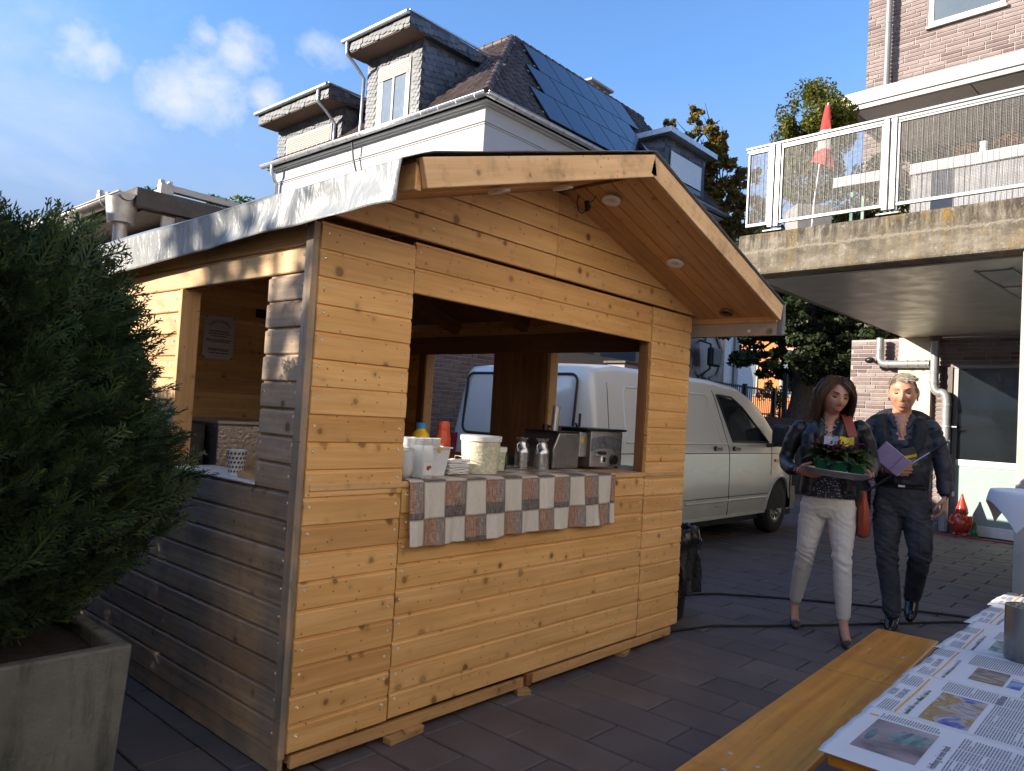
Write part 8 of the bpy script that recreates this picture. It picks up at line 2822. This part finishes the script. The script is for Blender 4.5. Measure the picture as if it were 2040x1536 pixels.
figure(wo, C, {'skin': M['skin'], 'jacket': lea_r, 'jeans': M['white_jeans'], 'blouse': M['blouse'], 'shoe': M['pump']}, 0.0056,
       {'jacket': wrinkle(0.006, 11, 15, 3.0), 'jeans': legfold(0.0065, 0.54), 'blouse': wrinkle(0.005, 20, 14)})
face_bits(wo, hx, 1.12, True, True, M['hair_w'])
# hair: shoulder-length bob with volume, falling in a curtain round the head
roots = []
S = 1.12
for i in range(2600):
    th = rnd.uniform(-math.pi, math.pi)
    ph = rnd.uniform(0.03, 1.0) if rnd.random() < 0.75 else rnd.uniform(1.0, 1.6)
    x, y, z = math.sin(ph) * math.sin(th), -math.sin(ph) * math.cos(th), math.cos(ph)
    fr_ = math.cos(th)
    if fr_ > 0.35 and ph > 0.80:
        continue
    p0 = Vector((x * 0.079, y * 0.101, z * 0.124))
    side = 1 if th > -0.25 else -1
    t1 = th
    if abs(th) < 1.15:
        t1 = side * rnd.uniform(0.98, 1.35)
    zend = -0.105 - 0.06 * rnd.random() - (0.03 if abs(t1) > 2.0 else 0)
    vol = rnd.uniform(0.0, 1.0) ** 0.7
    fl = rnd.uniform(-0.2, 1.0)
    P = [p0]
    n = 9
    wob = rnd.uniform(-0.12, 0.12)
    for k in range(1, n):
        f = k / (n - 1)
        zz = z * 0.124 + 0.012 * math.sin(math.pi * min(1, f * 2)) * (1 - ph / 2)
        zz = zz + (zend - zz) * f ** 1.5
        tt = th + (t1 - th) * min(1, f * 1.7) + wob * f
        q = zz / 0.130
        base = math.sqrt(max(0.0, 1 - q * q)) if zz > 0 else 1.0
        rx_ = 0.081 * base + 0.008 + vol * (0.016 + 0.022 * f) + 0.018 * f * fl
        ry_ = 0.102 * base + 0.006 + vol * (0.012 + 0.018 * f)
        if zz < -0.04:
            rx_ -= 0.012 * ((-0.04 - zz) / 0.1)
            ry_ -= 0.015 * ((-0.04 - zz) / 0.1)
        P.append(Vector((math.sin(tt) * rx_, -math.cos(tt) * ry_, zz)))
    roots.append([hx @ (v * S) for v in P])
strands(wo, roots, M['hair_w'], 0.0036)
cap = MB()
for j in range(9):
    ph = 1.45 * j / 8
cap.rings([[hx @ (Vector((math.sin(ph) * math.sin(2 * math.pi * k / 28) * 0.083, -math.sin(ph) * math.cos(2 * math.pi * k / 28) * 0.104 + (0.032 * (ph / 1.5) ** 2 if math.cos(2 * math.pi * k / 28) > 0 else 0.0) * math.cos(2 * math.pi * k / 28), math.cos(ph) * 0.128)) * S) for k in range(28)] for ph in [0.02, 0.2, 0.4, 0.6, 0.8, 0.95]])
cap.rings([[hx @ (Vector((math.sin(ph) * math.sin(a) * 0.086, -math.sin(ph) * math.cos(a) * 0.106, math.cos(ph) * 0.128)) * S) for a in [R_(75) + R_(210) * k / 24 for k in range(25)]] for ph in [0.5, 0.8, 1.1, 1.4, 1.7, 1.95, 2.15]], 0, False, False)
ob('hair_base', cap, plain('hair_base', (0.05, 0.027, 0.017), 0.6), wo, 80, 0, False)
ob('necklace', MB().tube([(0.026 + 0.042 * math.sin(a), -0.062 - 0.03 * math.cos(a) + 0.02, 1.455 - 0.030 * math.cos(a)) for a in [R_(-80 + 16 * k) for k in range(11)]], 0.0014, 6), M['screw'], wo, 80, 0, False)
zp = MB()
zp.bar((-0.118, -0.128, 1.262), (-0.062, -0.142, 1.245), 0.004, 0.005).bar((-0.062, -0.143, 1.245), (-0.062, -0.143, 1.225), 0.005, 0.005)
ob('zip', zp, M['steel'], wo, None, 0, False)
for sx_, a in ((-1, 0.048), (1, 0.048)):
    e = hx @ (Vector((sx_ * 0.080, 0.0, -0.018)) * S)
    ob('earring', MB().ball(tuple(e), 0.007, 8), M['teeth'], wo, 80, 0, False)
# shoulder bag in rust red hanging at her left side, strap over the shoulder
bg = thing('shoulder_bag', 'rust red shoulder bag hanging at the woman\'s left hip', 'bag', wo.location, R_(-70.95))
rust = plain('rust_leather', (0.33, 0.062, 0.030), 0.5, 0, 0.1, 12, 0.1)
ob('bag', MB().rings([[(0.255 + w * math.cos(a), 0.06 + d * math.sin(a), z) for a in [2 * math.pi * k / 16 for k in range(16)]] for z, w, d in ((0.69, 0.035, 0.12), (0.71, 0.05, 0.15), (0.86, 0.045, 0.14), (0.93, 0.025, 0.10), (0.99, 0.018, 0.03))]), rust, bg, 60, 0, False)
ob('strap', MB().rings([[(x - 0.028, y, z), (x + 0.028, y - 0.004, z + 0.01), (x + 0.028, y - 0.010, z + 0.01), (x - 0.028, y - 0.006, z)] for x, y, z in ((0.115, 0.02, 1.505), (0.130, -0.055, 1.478), (0.150, -0.098, 1.42), (0.168, -0.118, 1.355))]), rust, bg, 60, 0, False)
ob('strap', MB().rings([[(x - 0.022, y, z), (x + 0.022, y - 0.004, z + 0.01), (x + 0.022, y - 0.010, z + 0.01), (x - 0.022, y - 0.006, z)] for x, y, z in ((0.168, -0.119, 1.353), (0.185, -0.132, 1.25), (0.195, -0.120, 1.12))]), M['black'], bg, 60, 0, False)
ob('pendant_tag', MB().box(-0.012, -0.03, 0.80, 0.03, -0.01, 0.83), rust, bg, None, 0.004, False)
bg.children[-1].location = (0.0, 0.03, -0.01)
# tray with three pots
tr = thing('serving_tray', 'polished oval metal tray held level by the woman', 'tray', wo.location, R_(-70.95))
tc = Vector((0.068, -0.330, 1.098))
ti = Matrix.Translation(tc) @ Euler((0.0, R_(4.5), 0), 'XYZ').to_matrix().to_4x4()
q = MB().lathe([(0.001, 0.0), (0.165, 0.0), (0.185, 0.010), (0.200, 0.036), (0.206, 0.038), (0.206, 0.041), (0.198, 0.041), (0.182, 0.014), (0.163, 0.004), (0.001, 0.004)], n=40, sy=0.72)
q.v = [tuple(ti @ Vector(v)) for v in q.v]
ob('tray', q, M['steel'], tr, 50, 0, False)
M['pot'] = plain('green_pot', (0.012, 0.115, 0.050), 0.4, 0, 0.05)
M['leaf_pot'] = leafmat('dark_pot_leaf', [(0.014, 0.032, 0.014), (0.025, 0.050, 0.018), (0.040, 0.065, 0.020), (0.055, 0.075, 0.024)], 0.4, 0.15)
M['flower_dark'] = leafmat('wine_flower', [(0.075, 0.008, 0.022), (0.12, 0.012, 0.03), (0.045, 0.006, 0.018)], 0.5, 0.2)
rg = np.random.default_rng(31)


def bigleaves(c, n, L, spread, rng, el0=10, el1=65):
    """lance-shaped leaves arching out of a pot: 4 quads each"""
    V, F = [], []
    for i in range(n):
        az = rng.uniform(0, 2 * math.pi)
        el = math.radians(rng.uniform(el0, el1))
        l = L * rng.uniform(0.6, 1.1)
        w = l * rng.uniform(0.16, 0.24)
        p = np.array(c) + np.array([math.cos(az), math.sin(az), 0]) * spread * rng.random() + np.array([0, 0, rng.uniform(0, 0.06)])
        d = np.array([math.cos(az) * math.cos(el), math.sin(az) * math.cos(el), math.sin(el)])
        s = np.array([-math.sin(az), math.cos(az), 0]) + rng.normal(size=3) * 0.25
        s /= np.linalg.norm(s)
        o_ = len(V)
        for k in range(5):
            f = k / 4
            ww = w * (0.10, 0.75, 1.0, 0.62, 0.03)[k]
            droop = np.array([0, 0, -0.5 * l * f * f])
            c0 = p + d * l * f + droop
            V += [c0 - s * ww, c0 + s * ww + np.array([0, 0, 0.2 * ww])]
        for k in range(4):
            F.append([o_ + 2 * k, o_ + 2 * k + 1, o_ + 2 * k + 3, o_ + 2 * k + 2])
    return np.array(V), np.array(F)


for i, (x, y, lab, nf) in enumerate(((-0.045, 0.015, 'potted plant with dark leaves at the left end of the tray', 26), (0.045, -0.04, 'potted plant with wine red flowers in the middle of the tray', 44), (0.150, 0.0, 'potted plant with light leaf tips at the right end of the tray', 14))):
    pb = ti @ Vector((x - 0.03, y, 0.006))
    pt = thing('potted_plant', lab, 'plant', wo.matrix_basis @ pb if False else (Matrix.Translation(wo.location) @ Matrix.Rotation(R_(-70.95), 4, 'Z')) @ pb, R_(-70.95), 'potted plants on the tray')
    rings = []
    for z, r in ((0.0, 0.040), (0.085, 0.058), (0.088, 0.061), (0.097, 0.061), (0.097, 0.056), (0.075, 0.050)):
        rings.append([(r * (1 + 0.012 * (k % 2)) * math.cos(2 * math.pi * k / 48), r * (1 + 0.012 * (k % 2)) * math.sin(2 * math.pi * k / 48), z) for k in range(48)])
    ob('pot', MB().rings(rings), M['pot'], pt, 40, 0, False)
    ob('soil', MB().lathe([(0.001, 0.08), (0.053, 0.08)], n=20, caps=False), M['soil'], pt, None, 0, False)
    V, F = bigleaves((0, 0, 0.09), 60, 0.125, 0.035, rg, 5, 75)
    link('leaves', np_mesh('leaves', V, F, [M['leaf_pot'] if i < 2 else leafmat('light_pot_leaf', [(0.025, 0.05, 0.018), (0.06, 0.085, 0.022), (0.11, 0.12, 0.03)], 0.4, 0.2)], smooth=True), pt, False)
    V, F = leaf_cloud((0.0, 0.0, 0.185), 0.085, nf * 4, 0.024, rg, squash=(1, 1, 0.55))
    link('flowers', np_mesh('flowers', V, F, [M['flower_dark']]), pt, False)
    if i == 1:
        for k, (dx, col_, nm) in enumerate(((-0.055, (0.42, 0.45, 0.60), 'blue_wrapper'), (0.035, (0.70, 0.52, 0.06), 'yellow_wrapper'))):
            ob('label_card', MB().grid(lambda u, v, dx=dx: (dx - 0.035 + 0.085 * u, -0.03 + 0.012 * math.sin(3 * u), 0.195 + 0.055 * v + 0.004 * math.sin(9 * u)), 8, 3), plain(nm, col_, 0.25, 0, 0.25, 40), pt, 60, 0, False)

# ------------------------------------------------------------------ man
ma = thing('person', 'grey-haired man in dark shirt and jeans with a sweater over his shoulders carrying a book', 'person', (6.02, 1.56, 0), R_(-75.47))
C = []
C.append(('jeans', loft([((0.048, 0.03, 0.80), 0.150, 0.115), ((0.046, 0.03, 0.88), 0.182, 0.130, 2.3), ((0.044, 0.025, 0.96), 0.180, 0.125, 2.3), ((0.042, 0.02, 1.02), 0.172, 0.120)])))
C.append(('belt', loft([((0.042, 0.02, 1.012), 0.1785, 0.1265, 2.2), ((0.042, 0.02, 1.052), 0.1785, 0.1265, 2.2)])))
C.append(('shirt', loft([((0.040, 0.015, 1.035), 0.182, 0.135, 2.2), ((0.038, 0.0, 1.11), 0.186, 0.142, 2.2), ((0.034, -0.015, 1.22), 0.188, 0.140), ((0.028, -0.03, 1.33), 0.200, 0.135), ((0.022, -0.025, 1.42), 0.190, 0.110), ((0.020, -0.02, 1.49), 0.10, 0.075)])))
for P, rs in (([(-0.165, -0.01, 1.43), (-0.195, 0.01, 1.28), (-0.190, 0.01, 1.130), (-0.14, -0.10, 1.115), (-0.095, -0.195, 1.145)], [0.072, 0.066, 0.060, 0.054, 0.043]),
              ([(0.205, -0.01, 1.44), (0.255, 0.02, 1.32), (0.292, 0.02, 1.205), (0.306, 0.0, 1.08), (0.312, -0.03, 0.985)], [0.074, 0.066, 0.060, 0.052, 0.042])):
    C.append(('shirt', limb(P, rs, 16)))
# sweater draped over the shoulders
C.append(('sweater', limb([(-0.215, 0.0, 1.425), (-0.135, 0.02, 1.490), (-0.06, 0.04, 1.525), (0.02, 0.055, 1.535), (0.10, 0.04, 1.525), (0.17, 0.02, 1.495), (0.262, 0.0, 1.415)], [0.035, 0.052, 0.052, 0.048, 0.052, 0.052, 0.035], 14)))
for sx_ in (-1, 1):
    C.append(('sweater', limb([(0.02 + sx_ * 0.115, -0.01, 1.50), (0.02 + sx_ * 0.125, -0.10, 1.43), (0.02 + sx_ * 0.10, -0.155, 1.32), (0.025 + sx_ * 0.055, -0.175, 1.22)], [0.050, 0.046, 0.040, 0.030], 12)))
    C.append(('collar', limb([(0.02 + sx_ * 0.06, -0.01, 1.535), (0.02 + sx_ * 0.068, -0.075, 1.515), (0.02 + sx_ * 0.042, -0.125, 1.445)], [0.016, 0.022, 0.014], 10)))
C.append(('skin', limb([(0.018, 0.0, 1.44), (0.020, -0.025, 1.53), (0.022, -0.05, 1.60)], [0.075, 0.064, 0.062], 14)))
C.append(('skin', loft([((0.023, -0.156, 1.375), 0.005, 0.010), ((0.022, -0.140, 1.42), 0.020, 0.020), ((0.021, -0.116, 1.465), 0.034, 0.034), ((0.020, -0.085, 1.53), 0.048, 0.045)])))
C += [('skin', q) for q in hand((-0.080, -0.215, 1.150), (0.93, -0.30, -0.10), (0.0, 0.6, 0.75), (-0.1, -0.25, 0.9), 0.22, 1.15)]
C += [('skin', q) for q in hand((0.312, -0.035, 0.965), (-0.10, -0.10, -1.0), (-0.9, 0.3, 0.1), (-0.2, -1.0, 0.0), 0.42, 1.12)]
C.append(('jeans', limb([(-0.04, 0.02, 0.89), (-0.045, -0.01, 0.72), (-0.040, -0.06, 0.51), (-0.012, -0.085, 0.31), (0.010, -0.105, 0.125)], [0.108, 0.098, 0.076, 0.068, 0.060], 16)))
C.append(('jeans', limb([(0.135, 0.02, 0.89), (0.155, -0.03, 0.72), (0.170, -0.06, 0.535), (0.155, 0.10, 0.36), (0.140, 0.255, 0.185)], [0.108, 0.098, 0.076, 0.068, 0.060], 16)))
C.append(('shoe', limb([(0.012, -0.075, 0.085), (0.010, -0.12, 0.062), (0.002, -0.20, 0.042), (-0.002, -0.275, 0.030)], [0.045, 0.048, 0.045, 0.030], 14)))
C.append(('shoe', limb([(0.014, -0.055, 0.05), (0.012, -0.06, 0.022)], [0.038, 0.036], 12)))
C.append(('shoe', limb([(0.140, 0.270, 0.165), (0.138, 0.235, 0.125), (0.130, 0.185, 0.072), (0.125, 0.150, 0.042)], [0.045, 0.048, 0.046, 0.032], 14)))
hm, hx = head_mesh(Vector((0.024, -0.075, 1.692)), R_(-3), R_(9), R_(-2), 1.22, False)
C.append(('skin', hm))
figure(ma, C, {'skin': M['skin_m'], 'shirt': M['shirt'], 'sweater': M['sweater'], 'jeans': M['grey_jeans'], 'belt': M['black'], 'shoe': M['shoe'], 'collar': M['shirt']}, 0.0060,
       {'shirt': wrinkle(0.011, 9, 13, 1.0), 'jeans': legfold(0.0085, 0.50, 0.4), 'sweater': wrinkle(0.007, 16, 16, 5.0)})
face_bits(ma, hx, 1.22, False, True, M['hair_m'])
roots = []
S = 1.22
for i in range(2000):
    th = rnd.uniform(-math.pi, math.pi)
    ph = math.acos(1 - rnd.random() * 1.25)
    x, y, z = math.sin(ph) * math.sin(th), -math.sin(ph) * math.cos(th), math.cos(ph)
    fr_ = -y / max(1e-4, math.hypot(x, y))
    if fr_ > 0.5 and ph > 0.93:
        continue
    if fr_ > -0.05 and ph > 1.42:
        continue
    p0 = Vector((x * 0.077, y * 0.099, z * 0.121))
    nrm = Vector((x / 0.077, y / 0.099, z / 0.121)).normalized()
    part = Vector((0.7, -0.55, -0.15)) if x > -0.35 else Vector((-0.5, -0.3, -0.6))
    if ph > 0.9:
        part = Vector((0.1 * x, 0.25, -1.0))
    L = rnd.uniform(0.024, 0.042) * (1.2 if ph < 0.8 else 0.75)
    P = [p0]
    d = (nrm * 0.45 + part * 0.8).normalized()
    for k in range(4):
        d = (d + part * 0.3 - nrm * 0.16).normalized()
        P.append(P[-1] + d * L / 4)
    roots.append([hx @ (v * S) for v in P])
strands(ma, roots, M['hair_m'], 0.0032)
cap = MB()
cap.rings([[hx @ (Vector((math.sin(ph) * math.sin(2 * math.pi * k / 28) * 0.079, -math.sin(ph) * math.cos(2 * math.pi * k / 28) * 0.101, math.cos(ph) * 0.1235)) * S) for k in range(28)] for ph in [0.02, 0.2, 0.4, 0.6, 0.8, 0.88]])
cap.rings([[hx @ (Vector((math.sin(ph) * math.sin(a) * 0.0795, -math.sin(ph) * math.cos(a) * 0.1015, math.cos(ph) * 0.1235)) * S) for a in [R_(98) + R_(164) * k / 24 for k in range(25)]] for ph in [0.5, 0.8, 1.1, 1.35, 1.6, 1.8]], 0, False, False)
ob('hair_base', cap, plain('hair_base_grey', (0.20, 0.155, 0.11), 0.6), ma, 80, 0, False)
ob('belt_buckle', MB().box(0.015, -0.1165, 1.013, 0.060, -0.1105, 1.05), M['steel'], ma, None, 0.003, False)
w = MB().tube([(0.312 + 0.046 * math.cos(a), -0.028 + 0.046 * math.sin(a), 0.995 + 0.003 * math.sin(a)) for a in [2 * math.pi * k / 18 for k in range(19)]], 0.006, 6)
wt = ob('watch_strap', w, M['black'], ma, 80, 0, False)
ob('watch', MB().tube([(0.355, -0.05, 0.995), (0.362, -0.054, 0.995)], 0.018, 14), M['steel'], wt, 50, 0, False)
mt4 = Matrix.Translation(ma.location) @ Matrix.Rotation(R_(-75.47), 4, 'Z')
bo = thing('book', 'mauve hardcover book held against the man\'s stomach', 'book', mt4 @ Vector((-0.035, -0.255, 1.215)), R_(-75.47))
ax, az = Vector((0.76, -0.15, -0.62)).normalized(), Vector((0.62, 0.05, 0.76)).normalized()
ay = ax.cross(az).normalized()
ob('cover', MB().obox((0, 0, 0), ax * 0.105, ay * 0.014, az * 0.07), plain('mauve_cover', (0.24, 0.17, 0.27), 0.6), bo, None, 0.004, False)
ob('pages', MB().obox(az * 0.004 + ax * 0.002, ax * 0.1035, ay * 0.0105, az * 0.0675), M['paper'], bo, None, 0, False)
ob('ribbon', MB().obox(ax * 0.045 + ay * 0.0145, ax * 0.003, ay * 0.0008, az * 0.07).obox(ax * 0.045 - ay * 0.0150, ax * 0.003, ay * 0.0008, az * 0.07), plain('red_ribbon', (0.3, 0.02, 0.03), 0.5), bo, None, 0, False)
bxx = thing('small_box', 'black and yellow striped small packet held behind the book', 'packet', mt4 @ Vector((0.085, -0.225, 1.23)), R_(-75.47))
ax, az = Vector((0.80, -0.1, 0.25)).normalized(), Vector((-0.35, 0.0, 0.93)).normalized()
ay = ax.cross(az).normalized()
az = ay.cross(ax)
ob('packet', MB().obox((0, 0, 0), ax * 0.042, ay * 0.02, az * 0.072), plain('dark_packet', (0.05, 0.045, 0.035), 0.4), bxx, None, 0.003, False)
ob('yellow_band', MB().obox(az * 0.012, ax * 0.0425, ay * 0.0205, az * 0.010), M['mustard'], bxx, None, 0, False)
ob('print_patch', MB().obox(az * -0.03 + ay * 0.0002, ax * 0.034, ay * 0.0205, az * 0.022), plain('khaki_print', (0.22, 0.19, 0.13), 0.4, 0, 0.4, 60), bxx, None, 0, False)
sk = thing('walking_stick', 'thin metal tipped stick held diagonally under the man\'s arm', 'stick', mt4 @ Vector((0, 0, 0)), R_(-75.47))
p, q_ = Vector((-0.235, -0.235, 0.93)), Vector((0.31, -0.262, 1.365))
ob('shaft', MB().tube([p, p.lerp(q_, 0.58)], 0.0085, 10), M['black_rough'], sk, 60, 0, False)
ob('rod', MB().tube([p.lerp(q_, 0.58), p.lerp(q_, 0.80)], 0.005, 10), M['steel'], sk, 60, 0, False)
ob('grip', MB().tube([p.lerp(q_, 0.80), p.lerp(q_, 0.985)], 0.008, 10), M['black'], sk, 60, 0, False)
ob('knob', MB().ball(tuple(q_), 0.011, 10), M['steel'], sk, 60, 0, False)
sb = thing('black_bag', 'black shoulder bag hanging between the man and the woman', 'bag', mt4 @ Vector((-0.245, 0.02, 0.95)), R_(-75.47))
ob('bag', MB().rings([[(w * math.cos(a), d * math.sin(a), z) for a in [2 * math.pi * k / 18 for k in range(18)]] for z, w, d in ((-0.15, 0.06, 0.10), (-0.13, 0.085, 0.14), (0.04, 0.085, 0.14), (0.09, 0.06, 0.11), (0.12, 0.03, 0.06))]), M['black_rough'], sb, 60, 0, False)
ob('strap', MB().tube([(0.0, 0.0, 0.11), (0.03, 0.02, 0.32), (0.05, 0.02, 0.49), (0.07, 0.06, 0.45)], 0.012, 8), M['black_rough'], sb, 80, 0, False)
